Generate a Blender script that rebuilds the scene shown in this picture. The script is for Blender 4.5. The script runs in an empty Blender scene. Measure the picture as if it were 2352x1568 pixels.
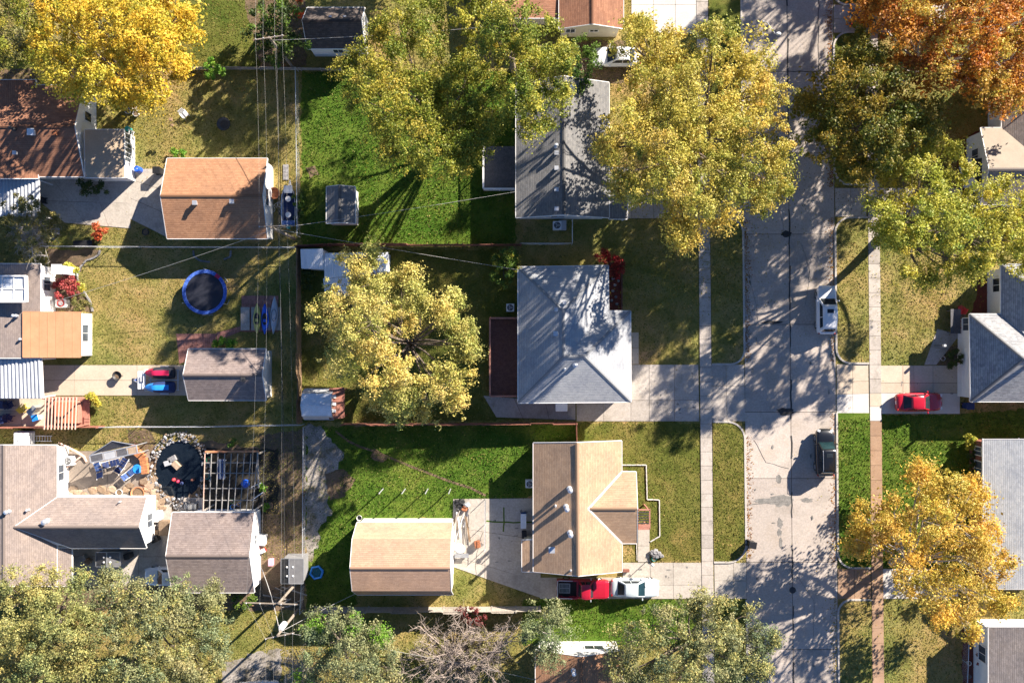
import bpy, math, random
import numpy as np
from mathutils import Vector, Matrix
random.seed(7)
rng = np.random.default_rng(11)
scene = bpy.context.scene
col = scene.collection
R = math.radians

# ------------------------------------------------------------------ camera, sky, sun, exposure
PPM = 24.0                    # plan pixels per metre on the ground
HC = 76.2                     # camera height
CX, CY = 1176.0, 784.0
cam_d = bpy.data.cameras.new('camera')
cam_d.lens = 28.0; cam_d.sensor_width = 36.0
cam_d.clip_start = 1.0; cam_d.clip_end = 3000.0
cam = bpy.data.objects.new('camera', cam_d)
cam.location = (0, 0, HC); cam.rotation_euler = (0, 0, 0)
col.objects.link(cam); scene.camera = cam

SUN_EL, SUN_AZ = R(25.5), math.atan2(0.733, 0.68)      # the sun stands to the upper right
world = bpy.data.worlds.new('World'); scene.world = world
world.use_nodes = True
wn = world.node_tree.nodes; wl = world.node_tree.links; wn.clear()
sky = wn.new('ShaderNodeTexSky'); sky.sky_type = 'NISHITA'; sky.sun_disc = False
sky.sun_elevation = SUN_EL; sky.sun_rotation = SUN_AZ; sky.altitude = 1200
sky.air_density = 0.85; sky.dust_density = 0.1; sky.ozone_density = 6.0
bgn = wn.new('ShaderNodeBackground'); bgn.inputs['Strength'].default_value = 0.06
wo = wn.new('ShaderNodeOutputWorld')
wl.new(sky.outputs[0], bgn.inputs[0]); wl.new(bgn.outputs[0], wo.inputs[0])
sun_d = bpy.data.lights.new('sun', 'SUN')
sun_d.energy = 5.0; sun_d.angle = R(0.55); sun_d.color = (1.0, 0.90, 0.78)
sun = bpy.data.objects.new('sun', sun_d); col.objects.link(sun)
SDIR = Vector((math.sin(SUN_AZ) * math.cos(SUN_EL), math.cos(SUN_AZ) * math.cos(SUN_EL), math.sin(SUN_EL)))
sun.rotation_euler = (-SDIR).to_track_quat('-Z', 'Y').to_euler(); sun.location = SDIR * 120
vs = scene.view_settings
vs.view_transform = 'Standard'; vs.look = 'None'; vs.exposure = 1.65; vs.gamma = 1.0; vs.use_curve_mapping = False
scene.render.engine = 'CYCLES'
scene.cycles.max_bounces = 6; scene.cycles.diffuse_bounces = 3; scene.cycles.glossy_bounces = 2
scene.cycles.transmission_bounces = 4; scene.cycles.transparent_max_bounces = 6
scene.cycles.use_denoising = True

# ------------------------------------------------------------------ plan helpers
def W(px, py, z=0.0):
    """plan pixel of a point that stands z metres up -> place in metres"""
    k = (HC - z) / HC / PPM
    return Vector(((px - CX) * k, (CY - py) * k, z))
def G(px, py): 
    v = W(px, py); return (v.x, v.y)

# ------------------------------------------------------------------ materials
MATS = {}
def _principled(name):
    m = bpy.data.materials.new(name); m.use_nodes = True
    nt = m.node_tree; b = nt.nodes['Principled BSDF']
    MATS[name] = m
    return m, nt, b
def _ramp(nt, fac, stops):
    r = nt.nodes.new('ShaderNodeValToRGB')
    while len(r.color_ramp.elements) < len(stops): r.color_ramp.elements.new(0.5)
    for e, (p, c) in zip(r.color_ramp.elements, stops):
        e.position = p; e.color = (*c, 1)
    nt.links.new(fac, r.inputs[0]); return r.outputs[0]
def _noise(nt, vec, scale, detail=4, rough=0.6, dist=0.0):
    n = nt.nodes.new('ShaderNodeTexNoise'); n.inputs['Scale'].default_value = scale
    n.inputs['Detail'].default_value = detail; n.inputs['Roughness'].default_value = rough
    n.inputs['Distortion'].default_value = dist
    if vec is not None: nt.links.new(vec, n.inputs['Vector'])
    return n.outputs['Fac']
def _mul(nt, a, b, fac=1.0, mode='MULTIPLY'):
    m = nt.nodes.new('ShaderNodeMix'); m.data_type = 'RGBA'; m.blend_type = mode
    m.inputs[0].default_value = fac
    for s, v in ((6, a), (7, b)):
        if isinstance(v, tuple): m.inputs[s].default_value = (*v, 1)
        else: nt.links.new(v, m.inputs[s])
    return m.outputs[2]
def _bump(nt, b, h, strength, dist):
    bp = nt.nodes.new('ShaderNodeBump'); bp.inputs['Strength'].default_value = strength
    bp.inputs['Distance'].default_value = dist
    nt.links.new(h, bp.inputs['Height']); nt.links.new(bp.outputs[0], b.inputs['Normal'])
def mat(name, c1, c2=None, scale=2.0, rough=0.8, metal=0.0, bump=0.0, bscale=30.0, c3=None, fine=None, rnd=0.0, spec=0.5, coat=0.0):
    """two or three tones mottled by noise, a finer grain on top, small relief, per-piece variation"""
    m, nt, b = _principled(name)
    b.inputs['Roughness'].default_value = rough; b.inputs['Metallic'].default_value = metal
    b.inputs['Specular IOR Level'].default_value = spec; b.inputs['Coat Weight'].default_value = coat
    tc = nt.nodes.new('ShaderNodeTexCoord'); v = tc.outputs['Object']
    if c2 is None: c2 = tuple(x * 0.8 for x in c1)
    stops = [(0.36, c1), (0.64, c2)] if c3 is None else [(0.33, c1), (0.5, c2), (0.68, c3)]
    c = _ramp(nt, _noise(nt, v, scale, 6, 0.65), stops)
    if fine:
        g = _ramp(nt, _noise(nt, v, fine[0], 3, 0.7), [(0.3, (1 - fine[1],) * 3), (0.7, (1 + fine[1],) * 3)])
        c = _mul(nt, c, g)
    if rnd:
        oi = nt.nodes.new('ShaderNodeObjectInfo')
        g = _ramp(nt, oi.outputs['Random'], [(0.0, (1 - rnd,) * 3), (1.0, (1 + rnd,) * 3)])
        c = _mul(nt, c, g)
    nt.links.new(c, b.inputs['Base Color'])
    if bump: _bump(nt, b, _noise(nt, v, bscale, 4, 0.7), bump, 0.02)
    return m
def mat_shingle(name, c1, c2, row=0.19, width=0.3, butt_shade=0.45, bump=0.9, blot=None, rough=0.9):
    """asphalt shingle: courses run along u, steps up v, weathering blotches over them"""
    m, nt, b = _principled(name)
    b.inputs['Roughness'].default_value = rough; b.inputs['Specular IOR Level'].default_value = 0.3
    uv = nt.nodes.new('ShaderNodeUVMap'); uv.uv_map = 'UVMap'
    br = nt.nodes.new('ShaderNodeTexBrick')
    br.inputs['Scale'].default_value = 1.0; br.inputs['Brick Width'].default_value = width
    br.inputs['Row Height'].default_value = row; br.inputs['Mortar Size'].default_value = 0.0
    br.offset = 0.37; br.inputs['Bias'].default_value = 0.0
    br.inputs['Color1'].default_value = (*c1, 1); br.inputs['Color2'].default_value = (*c2, 1)
    br.inputs['Mortar'].default_value = (*c1, 1)
    nt.links.new(uv.outputs[0], br.inputs['Vector'])
    n = _ramp(nt, _noise(nt, uv.outputs[0], 0.55, 6, 0.65), [(0.3, (0.80, 0.81, 0.84)), (0.7, (1.12, 1.10, 1.06))])
    c = _mul(nt, br.outputs['Color'], n)
    g = _ramp(nt, _noise(nt, uv.outputs[0], 9.0, 3, 0.8), [(0.3, (0.82,) * 3), (0.7, (1.18,) * 3)])
    c = _mul(nt, c, g)
    if blot:
        k = _ramp(nt, _noise(nt, uv.outputs[0], 1.6, 5, 0.7), [(0.55, (1, 1, 1)), (0.72, blot)])
        c = _mul(nt, c, k)
    # saw-tooth height: each course is thickest at its lower edge
    sep = nt.nodes.new('ShaderNodeSeparateXYZ'); nt.links.new(uv.outputs[0], sep.inputs[0])
    md = nt.nodes.new('ShaderNodeMath'); md.operation = 'DIVIDE'; md.inputs[1].default_value = row
    nt.links.new(sep.outputs[1], md.inputs[0])
    fr = nt.nodes.new('ShaderNodeMath'); fr.operation = 'FRACT'; nt.links.new(md.outputs[0], fr.inputs[0])
    iv = nt.nodes.new('ShaderNodeMath'); iv.operation = 'SUBTRACT'; iv.inputs[0].default_value = 1.0
    nt.links.new(fr.outputs[0], iv.inputs[1])
    # shadow line at the butt edge of each course, painted into the colour
    ce = _ramp(nt, fr.outputs[0], [(0.0, (butt_shade,) * 3), (0.30, (1.0,) * 3), (0.9, (1.06,) * 3)])
    c = _mul(nt, c, ce, 0.75)
    nt.links.new(c, b.inputs['Base Color'])
    ad = nt.nodes.new('ShaderNodeMath'); ad.operation = 'MULTIPLY_ADD'; ad.inputs[1].default_value = 0.6
    nt.links.new(_noise(nt, uv.outputs[0], 14.0, 2, 0.6), ad.inputs[0]); nt.links.new(iv.outputs[0], ad.inputs[2])
    _bump(nt, b, ad.outputs[0], bump, 0.022)
    return m
def mat_grass(name, stops, scale=0.5, fine=7.0):
    m, nt, b = _principled(name)
    b.inputs['Roughness'].default_value = 0.95; b.inputs['Specular IOR Level'].default_value = 0.1
    tc = nt.nodes.new('ShaderNodeTexCoord'); v = tc.outputs['Object']
    c = _ramp(nt, _noise(nt, v, scale, 8, 0.66, 0.6), stops)
    g = _ramp(nt, _noise(nt, v, fine, 4, 0.8), [(0.25, (0.68, 0.70, 0.66)), (0.75, (1.32, 1.3, 1.3))])
    c = _mul(nt, c, g)
    w = _ramp(nt, _noise(nt, v, 0.13, 3, 0.5), [(0.30, (0.62, 0.84, 0.66)), (0.5, (1.0, 1.0, 1.0)), (0.70, (1.38, 1.10, 1.35))])
    c = _mul(nt, c, w)
    nt.links.new(c, b.inputs['Base Color'])
    _bump(nt, b, _noise(nt, v, 9.0, 4, 0.8), 1.0, 0.09)
    return m
def mat_attr(name, rough=0.6, trans=0.35, spec=0.3):
    """leaf tissue: colour carried by each leaf, some light passes through"""
    m = bpy.data.materials.new(name); m.use_nodes = True; MATS[name] = m
    nt = m.node_tree; b = nt.nodes['Principled BSDF']; out = nt.nodes['Material Output']
    b.inputs['Roughness'].default_value = rough; b.inputs['Specular IOR Level'].default_value = spec
    a = nt.nodes.new('ShaderNodeAttribute'); a.attribute_name = 'tint'
    nt.links.new(a.outputs['Color'], b.inputs['Base Color'])
    if trans:
        t = nt.nodes.new('ShaderNodeBsdfTranslucent'); nt.links.new(a.outputs['Color'], t.inputs['Color'])
        mx = nt.nodes.new('ShaderNodeMixShader'); mx.inputs[0].default_value = trans
        nt.links.new(b.outputs[0], mx.inputs[1]); nt.links.new(t.outputs[0], mx.inputs[2])
        nt.links.new(mx.outputs[0], out.inputs['Surface'])
    return m
def mat_glass(name, c=(0.02, 0.025, 0.03), rough=0.06):
    m, nt, b = _principled(name)
    b.inputs['Base Color'].default_value = (*c, 1); b.inputs['Roughness'].default_value = rough
    b.inputs['Specular IOR Level'].default_value = 0.32
    tc = nt.nodes.new('ShaderNodeTexCoord')
    cc = _ramp(nt, _noise(nt, tc.outputs['Object'], 1.5, 2), [(0.4, c), (0.6, tuple(x * 1.6 for x in c))])
    nt.links.new(cc, b.inputs['Base Color'])
    return m

GR_DRY = [(0.28, (0.135, 0.140, 0.036)), (0.42, (0.225, 0.202, 0.060)), (0.56, (0.30, 0.248, 0.088)), (0.72, (0.375, 0.28, 0.122))]
GR_MID = [(0.28, (0.068, 0.085, 0.016)), (0.45, (0.118, 0.130, 0.026)), (0.60, (0.175, 0.165, 0.042)), (0.74, (0.245, 0.195, 0.065))]
GR_LUSH = [(0.25, (0.042, 0.085, 0.012)), (0.45, (0.080, 0.142, 0.017)), (0.62, (0.128, 0.180, 0.028)), (0.74, (0.20, 0.175, 0.065))]
mat_grass('grass_dry', GR_DRY); mat_grass('grass_mid', GR_MID); mat_grass('grass_lush', GR_LUSH)
mat('soil', (0.10, 0.065, 0.038), (0.17, 0.115, 0.07), 0.8, 0.95, bump=0.8, bscale=12, c3=(0.075, 0.06, 0.03), fine=(9, 0.4))
mat('mulch_red', (0.16, 0.035, 0.022), (0.09, 0.028, 0.02), 3, 0.95, bump=1, bscale=14, fine=(10, 0.4))
mat('gravel', (0.13, 0.11, 0.06), (0.27, 0.24, 0.205), 0.8, 0.95, bump=0.9, bscale=14, c3=(0.38, 0.345, 0.305), fine=(8, 0.45))
mat('plastic_grey', (0.10, 0.10, 0.105), (0.13, 0.13, 0.135), 2, 0.6)
mat('plastic_side', (0.20, 0.20, 0.205), (0.25, 0.25, 0.255), 2, 0.6)
mat('frame_grey', (0.24, 0.23, 0.22), (0.34, 0.325, 0.31), 3, 0.7, fine=(10, 0.2))
mat('asphalt_joint', (0.035, 0.033, 0.032), (0.06, 0.055, 0.05), 2, 0.95)
mat('concrete_road', (0.335, 0.29, 0.25), (0.42, 0.365, 0.32), 0.35, 0.85, bump=0.3, bscale=30, c3=(0.38, 0.32, 0.265), fine=(6, 0.16), rnd=0.13)
mat('concrete_walk', (0.31, 0.275, 0.235), (0.42, 0.375, 0.33), 0.7, 0.85, bump=0.25, bscale=30, c3=(0.36, 0.315, 0.265), fine=(7, 0.16), rnd=0.12)
mat('concrete_new', (0.50, 0.475, 0.44), (0.57, 0.54, 0.505), 0.6, 0.85, bump=0.2, bscale=30, fine=(7, 0.06), rnd=0.05)
mat('concrete_tan', (0.46, 0.375, 0.285), (0.53, 0.44, 0.34), 0.5, 0.85, bump=0.2, bscale=30, fine=(7, 0.1), rnd=0.08)
mat('concrete_brown', (0.30, 0.185, 0.115), (0.36, 0.235, 0.15), 0.9, 0.9, bump=0.2, bscale=30, fine=(8, 0.12), rnd=0.12)
mat('concrete_pad', (0.33, 0.295, 0.25), (0.44, 0.395, 0.34), 0.55, 0.85, bump=0.25, bscale=28, c3=(0.37, 0.33, 0.28), fine=(6, 0.16), rnd=0.05)
mat('kerb_stone', (0.40, 0.37, 0.33), (0.48, 0.44, 0.40), 1.2, 0.85, fine=(9, 0.15))
mat('tar', (0.02, 0.02, 0.021), (0.05, 0.047, 0.045), 2.5, 0.8)
mat('stain', (0.14, 0.135, 0.125), (0.24, 0.225, 0.205), 2.4, 0.8, fine=(12, 0.3))
mat('brick_pink', (0.40, 0.19, 0.15), (0.30, 0.13, 0.10), 3, 0.9, fine=(10, 0.2), rnd=0.15)
mat('brick_orange', (0.46, 0.19, 0.075), (0.36, 0.14, 0.06), 3, 0.9, fine=(10, 0.2), rnd=0.12)
mat('brick_wall', (0.25, 0.085, 0.055), (0.18, 0.065, 0.045), 4, 0.9, fine=(12, 0.25))
mat('wood_red', (0.20, 0.072, 0.05), (0.27, 0.11, 0.075), 3, 0.8, fine=(12, 0.25), rnd=0.12)
mat('wood_deckred', (0.115, 0.048, 0.036), (0.16, 0.07, 0.052), 3, 0.75, fine=(12, 0.3), rnd=0.1)
mat('wood_rail_red', (0.33, 0.14, 0.10), (0.40, 0.19, 0.14), 3, 0.8, fine=(12, 0.2))
mat('wood_grey', (0.30, 0.265, 0.225), (0.40, 0.355, 0.305), 3, 0.9, fine=(14, 0.25), rnd=0.16)
mat('wood_brown', (0.20, 0.125, 0.07), (0.29, 0.19, 0.11), 3, 0.85, fine=(12, 0.25), rnd=0.14)
mat('wood_deckgrey', (0.075, 0.075, 0.085), (0.11, 0.11, 0.12), 3, 0.8, fine=(12, 0.3))
mat('wood_pink', (0.62, 0.40, 0.31), (0.70, 0.48, 0.38), 3, 0.8, fine=(12, 0.15))
mat('pole_wood', (0.19, 0.155, 0.12), (0.28, 0.235, 0.19), 4, 0.9, fine=(16, 0.3))
mat('hot_tub_cover', (0.36, 0.12, 0.06), (0.42, 0.155, 0.08), 2, 0.6)
mat('white_paint', (0.78, 0.77, 0.75), (0.72, 0.71, 0.69), 2, 0.6, fine=(8, 0.04))
mat('white_wall', (0.74, 0.73, 0.71), (0.68, 0.67, 0.65), 1.2, 0.75, fine=(6, 0.05))
mat('cream_wall', (0.62, 0.56, 0.42), (0.56, 0.50, 0.37), 1.2, 0.75, fine=(6, 0.05))
mat('grey_wall', (0.42, 0.43, 0.45), (0.36, 0.37, 0.39), 1.2, 0.75, fine=(6, 0.05))
mat('grey_metal', (0.36, 0.37, 0.38), (0.44, 0.45, 0.46), 2, 0.45, metal=0.6, fine=(8, 0.1))
mat('galvanised', (0.55, 0.57, 0.60), (0.64, 0.66, 0.69), 1.5, 0.35, metal=0.55, fine=(6, 0.08), rnd=0.05)
mat('awning_metal', (0.40, 0.42, 0.45), (0.46, 0.48, 0.51), 1.2, 0.5, fine=(6, 0.08), rnd=0.05)
mat('white_metal', (0.70, 0.71, 0.73), (0.78, 0.79, 0.80), 1.2, 0.5, fine=(6, 0.06), rnd=0.05)
mat('dark_metal', (0.03, 0.03, 0.032), (0.05, 0.05, 0.05), 3, 0.5, fine=(9, 0.1))
mat('black_plastic', (0.012, 0.012, 0.013), (0.022, 0.022, 0.024), 3, 0.45)
mat('rubber', (0.018, 0.018, 0.018), (0.03, 0.03, 0.03), 5, 0.85)
mat('rim_metal', (0.45, 0.46, 0.47), (0.55, 0.56, 0.57), 4, 0.3, metal=0.9)
mat('light_tan_roof', (0.38, 0.29, 0.20), (0.43, 0.335, 0.24), 0.8, 0.9, fine=(10, 0.1))
mat('tan_roll', (0.27, 0.225, 0.175), (0.31, 0.262, 0.205), 0.9, 0.9, fine=(11, 0.08))
mat('orange_tan', (0.44, 0.215, 0.11), (0.50, 0.255, 0.135), 0.7, 0.8, fine=(9, 0.06), rnd=0.05)
mat('blue_plastic', (0.010, 0.085, 0.52), (0.016, 0.11, 0.60), 2, 0.4, fine=(9, 0.1))
mat('sky_blue_plastic', (0.02, 0.22, 0.66), (0.03, 0.26, 0.72), 2, 0.35)
mat('soil_shade', (0.018, 0.015, 0.012), (0.035, 0.03, 0.02), 2, 0.95, bump=0.8, bscale=12, fine=(9, 0.4))  # ground tone with the shade under the arbour painted in
mat('navy_fabric', (0.008, 0.02, 0.085), (0.012, 0.03, 0.11), 3, 0.7, fine=(10, 0.15))
mat('blue_fabric', (0.025, 0.065, 0.20), (0.04, 0.09, 0.26), 3, 0.7, fine=(10, 0.15))
mat('pad_blue', (0.020, 0.060, 0.36), (0.10, 0.20, 0.55), 6, 0.45, fine=(14, 0.3))
mat('mat_black', (0.010, 0.012, 0.022), (0.016, 0.018, 0.03), 3, 0.7)
mat('yellow_plastic', (0.60, 0.44, 0.02), (0.66, 0.50, 0.04), 2, 0.45)
mat('kayak_yellow', (0.42, 0.40, 0.09), (0.50, 0.46, 0.13), 2, 0.45)
mat('kayak_clear', (0.33, 0.36, 0.40), (0.42, 0.45, 0.48), 2, 0.3)
mat('teal_plastic', (0.02, 0.28, 0.26), (0.03, 0.34, 0.31), 2, 0.45)
mat('green_plastic', (0.02, 0.22, 0.10), (0.03, 0.28, 0.13), 2, 0.45)
mat('red_plastic', (0.50, 0.02, 0.03), (0.58, 0.035, 0.045), 2, 0.45)
mat('magenta_vinyl', (0.42, 0.012, 0.06), (0.50, 0.02, 0.08), 2, 0.4)
mat('pink_plastic', (0.62, 0.30, 0.38), (0.68, 0.36, 0.44), 2, 0.5)
mat('terracotta', (0.50, 0.20, 0.09), (0.56, 0.25, 0.12), 3, 0.85, fine=(10, 0.15))
mat('rust', (0.26, 0.085, 0.035), (0.34, 0.13, 0.06), 4, 0.85, fine=(12, 0.3))
mat('stone_pale', (0.14, 0.135, 0.14), (0.26, 0.255, 0.255), 3, 0.9, bump=0.6, bscale=9, fine=(9, 0.25), rnd=0.25)
mat('patio_stone', (0.20, 0.165, 0.135), (0.26, 0.215, 0.175), 0.6, 0.9, fine=(7, 0.15), rnd=0.1)
mat('stone_tan', (0.20, 0.135, 0.085), (0.28, 0.20, 0.135), 3, 0.9, bump=0.6, bscale=9, fine=(9, 0.25), rnd=0.2)
mat('stone_flag', (0.33, 0.24, 0.165), (0.40, 0.30, 0.21), 2, 0.9, fine=(9, 0.2), rnd=0.2)
mat('pond_water', (0.006, 0.010, 0.016), (0.010, 0.015, 0.022), 2, 0.08)
mat('pool_water', (0.012, 0.09, 0.13), (0.016, 0.11, 0.16), 2, 0.1)
mat('bark', (0.10, 0.075, 0.055), (0.17, 0.135, 0.105), 3, 0.95, bump=0.8, bscale=12, fine=(14, 0.35))
mat('bark_pale', (0.32, 0.285, 0.25), (0.44, 0.40, 0.36), 3, 0.95, bump=0.5, bscale=12, fine=(14, 0.3))
mat('twig_tan', (0.24, 0.19, 0.155), (0.34, 0.28, 0.235), 3, 0.95, fine=(14, 0.25))
mat('wire_black', (0.03, 0.03, 0.03), (0.045, 0.045, 0.045), 3, 0.6)
mat('wire_pale', (0.34, 0.33, 0.31), (0.42, 0.41, 0.39), 3, 0.5)
mat('flag_red', (0.45, 0.03, 0.03), (0.52, 0.05, 0.045), 2, 0.8)
mat('lamp_lens', (0.75, 0.76, 0.77), (0.70, 0.71, 0.72), 2, 0.3)
mat('headlight', (0.60, 0.62, 0.64), (0.70, 0.72, 0.74), 4, 0.15)
mat('taillight', (0.30, 0.01, 0.012), (0.38, 0.015, 0.018), 4, 0.2)
mat('bed_liner', (0.012, 0.012, 0.014), (0.02, 0.02, 0.022), 5, 0.8, fine=(12, 0.2))
for nme, c in (('car_white', (0.74, 0.75, 0.77)), ('car_black', (0.006, 0.007, 0.009)), ('car_red', (0.42, 0.008, 0.022)),
               ('truck_red', (0.38, 0.010, 0.030)), ('car_silver', (0.52, 0.58, 0.60)), ('car_blue', (0.012, 0.05, 0.20))):
    mat(nme, c, tuple(x * 0.94 for x in c), 1.2, 0.28, spec=0.5, coat=0.8, fine=(5, 0.03))
mat_glass('glass_dark'); mat_glass('glass_teal', (0.009, 0.025, 0.03), 0.05); mat_glass('window_glass', (0.05, 0.06, 0.075), 0.05)
mat_glass('skylight_glass', (0.42, 0.45, 0.48), 0.12)
mat_attr('leaf', 0.55, 0.34, 0.35); mat_attr('leaf_litter', 0.9, 0.0, 0.1); mat_attr('blade', 0.8, 0.25, 0.15)
mat_shingle('sh_white', (0.34, 0.355, 0.375), (0.41, 0.42, 0.435), 0.17, 0.28, 0.55)
mat_shingle('sh_tan', (0.40, 0.265, 0.170), (0.47, 0.32, 0.21), 0.17, 0.28, 0.5)
mat_shingle('sh_peach', (0.41, 0.26, 0.175), (0.47, 0.305, 0.21), 0.17, 0.28, 0.6)
mat_shingle('sh_orange', (0.345, 0.178, 0.098), (0.415, 0.222, 0.125), 0.17, 0.28, 0.5)
mat_shingle('sh_brown', (0.265, 0.125, 0.075), (0.335, 0.165, 0.10), 0.17, 0.28, 0.5)
mat_shingle('sh_pinktan', (0.245, 0.20, 0.178), (0.305, 0.25, 0.222), 0.17, 0.28, 0.6)
mat_shingle('sh_mauve', (0.215, 0.172, 0.158), (0.28, 0.228, 0.21), 0.17, 0.28, 0.5)
mat_shingle('sh_darkgrey', (0.165, 0.165, 0.165), (0.23, 0.225, 0.22), 0.17, 0.28, 0.45)
mat_shingle('sh_grey', (0.27, 0.275, 0.285), (0.40, 0.40, 0.405), 0.17, 0.28, 0.4)
mat_shingle('sh_paleblue', (0.40, 0.42, 0.44), (0.50, 0.515, 0.525), 0.17, 0.28, 0.5)
mat_shingle('sh_warmgrey', (0.25, 0.215, 0.195), (0.33, 0.285, 0.26), 0.17, 0.28, 0.45)
mat_shingle('sh_darkbrown', (0.085, 0.068, 0.060), (0.125, 0.10, 0.088), 0.17, 0.28, 0.5)
def MT(n): return MATS[n]

# ------------------------------------------------------------------ mesh helpers
EXC = []                      # plan polygons (metres) where no grass grows
class MB:
    def __init__(s): s.v = []; s.f = []; s.uv = {}
    def add(s, vs, fs, uvs=None):
        o = len(s.v); s.v.extend([tuple(p) for p in vs])
        for i, f in enumerate(fs):
            if uvs is not None: s.uv[len(s.f)] = uvs[i]
            s.f.append(tuple(o + k for k in f))
        return s
    def box(s, c, size, rz=0.0, rx=0.0, ry=0.0, taper=1.0):
        hx, hy, hz = (d / 2 for d in size); vs_ = []
        m = Matrix.Rotation(rz, 3, 'Z') @ Matrix.Rotation(ry, 3, 'Y') @ Matrix.Rotation(rx, 3, 'X')
        for z in (-hz, hz):
            t = taper if z > 0 else 1.0
            for x, y in ((-hx, -hy), (hx, -hy), (hx, hy), (-hx, hy)):
                vs_.append(m @ Vector((x * t, y * t, z)) + Vector(c))
        return s.add(vs_, [(3, 2, 1, 0), (4, 5, 6, 7), (0, 1, 5, 4), (1, 2, 6, 5), (2, 3, 7, 6), (3, 0, 4, 7)])
    def prism(s, poly, z0, z1):
        n = len(poly)
        a = sum(poly[i][0] * poly[(i + 1) % n][1] - poly[(i + 1) % n][0] * poly[i][1] for i in range(n))
        if a < 0: poly = poly[::-1]
        vs_ = [(x, y, z0) for x, y in poly] + [(x, y, z1) for x, y in poly]
        fs = [tuple(range(n))[::-1], tuple(range(n, 2 * n))]
        fs += [(i, (i + 1) % n, n + (i + 1) % n, n + i) for i in range(n)]
        return s.add(vs_, fs)
    def quad(s, *p): return s.add(p, [tuple(range(len(p)))])
    def slab(s, pts, d):
        """a plate: polygon pts (3-D) thickened by vector d"""
        n = len(pts); d = Vector(d)
        vs_ = [Vector(p) for p in pts] + [Vector(p) + d for p in pts]
        fs = [tuple(range(n)), tuple(range(n, 2 * n))[::-1]] + [((i + 1) % n, i, n + i, n + (i + 1) % n) for i in range(n)]
        return s.add(vs_, fs)
    def tube(s, pts, rad, n=6, cap=True):
        pts = [Vector(p) for p in pts]; k = len(pts)
        if not hasattr(rad, '__len__'): rad = [rad] * k
        vs_ = []; fs = []
        for i, p in enumerate(pts):
            t = (pts[min(i + 1, k - 1)] - pts[max(i - 1, 0)])
            t = t.normalized() if t.length > 1e-9 else Vector((0, 0, 1))
            u = t.cross(Vector((0.31, 0.17, 0.93)) if abs(t.z) < 0.93 else Vector((1, 0.1, 0))).normalized(); w = t.cross(u)
            for j in range(n):
                a = 2 * math.pi * j / n
                vs_.append(p + (u * math.cos(a) + w * math.sin(a)) * rad[i])
        for i in range(k - 1):
            for j in range(n):
                fs.append((i * n + j, i * n + (j + 1) % n, (i + 1) * n + (j + 1) % n, (i + 1) * n + j))
        if cap: fs += [tuple(range(n))[::-1], tuple(range((k - 1) * n, k * n))]
        return s.add(vs_, fs)
    def bar(s, a, b, w, h=None):
        """square bar from a to b"""
        a = Vector(a); b = Vector(b); t = b - a; L = t.length; h = h or w
        m = t.to_track_quat('X', 'Z').to_matrix(); vs_ = []
        for x in (0, L):
            for y, z in ((-w / 2, -h / 2), (w / 2, -h / 2), (w / 2, h / 2), (-w / 2, h / 2)):
                vs_.append(a + m @ Vector((x, y, z)))
        return s.add(vs_, [(3, 2, 1, 0), (4, 5, 6, 7), (0, 1, 5, 4), (1, 2, 6, 5), (2, 3, 7, 6), (3, 0, 4, 7)])
    def lathe(s, c, prof, n=20, ry=1.0):
        c = Vector(c); vs_ = []; fs = []
        for r, z in prof:
            for j in range(n):
                a = 2 * math.pi * j / n
                vs_.append(c + Vector((r * math.cos(a), r * ry * math.sin(a), z)))
        k = len(prof)
        for i in range(k - 1):
            for j in range(n): fs.append((i * n + j, i * n + (j + 1) % n, (i + 1) * n + (j + 1) % n, (i + 1) * n + j))
        fs.append(tuple(range(n))[::-1]); fs.append(tuple(range((k - 1) * n, k * n)))
        return s.add(vs_, fs)
    def loft(s, rings, cap=True, closed=True):
        n = len(rings[0]); vs_ = [p for r in rings for p in r]; fs = []
        m = n if closed else n - 1
        for i in range(len(rings) - 1):
            for j in range(m): fs.append((i * n + j, i * n + (j + 1) % n, (i + 1) * n + (j + 1) % n, (i + 1) * n + j))
        if cap: fs += [tuple(range(n))[::-1], tuple(range((len(rings) - 1) * n, len(rings) * n))]
        return s.add(vs_, fs)
    def strip(s, pts, w, z0, z1):
        """kerb-like band of width w along plan points"""
        P = [Vector((p[0], p[1])) for p in pts]; n = len(P); L = []; Rr = []
        for i in range(n):
            t = (P[min(i + 1, n - 1)] - P[max(i - 1, 0)]).normalized(); nrm = Vector((-t.y, t.x))
            L.append(P[i] + nrm * w / 2); Rr.append(P[i] - nrm * w / 2)
        rings = [[(l.x, l.y, z0), (l.x, l.y, z1), (r.x, r.y, z1), (r.x, r.y, z0)] for l, r in zip(L, Rr)]
        return s.loft(rings)
    def blob(s, c, r, n=7, k=5, jit=0.18):
        c = Vector(c); r = r if hasattr(r, '__len__') else (r, r, r); rings = []
        for i in range(1, k):
            ph = math.pi * i / k; ring = []
            for j in range(n):
                a = 2 * math.pi * (j + 0.5 * (i % 2)) / n; q = 1 + random.uniform(-jit, jit)
                ring.append(c + Vector((r[0] * q * math.sin(ph) * math.cos(a), r[1] * q * math.sin(ph) * math.sin(a), -r[2] * q * math.cos(ph))))
            rings.append(ring)
        return s.loft(rings)
    def build(s, name, m, parent=None, smooth=False, bevel=0.0, world=True, seg=2):
        me = bpy.data.meshes.new(name); me.from_pydata(s.v, [], s.f)
        if s.uv:
            ul = me.uv_layers.new(name='UVMap')
            for i, p in enumerate(me.polygons):
                if i in s.uv:
                    for li, q in zip(p.loop_indices, s.uv[i]): ul.data[li].uv = q
        me.materials.append(MT(m) if isinstance(m, str) else m)
        if smooth: me.polygons.foreach_set('use_smooth', [True] * len(me.polygons))
        me.update()
        o = bpy.data.objects.new(name, me); col.objects.link(o)
        if parent is not None:
            o.parent = parent
            if world: o.matrix_parent_inverse = WM(parent).inverted()
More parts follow.
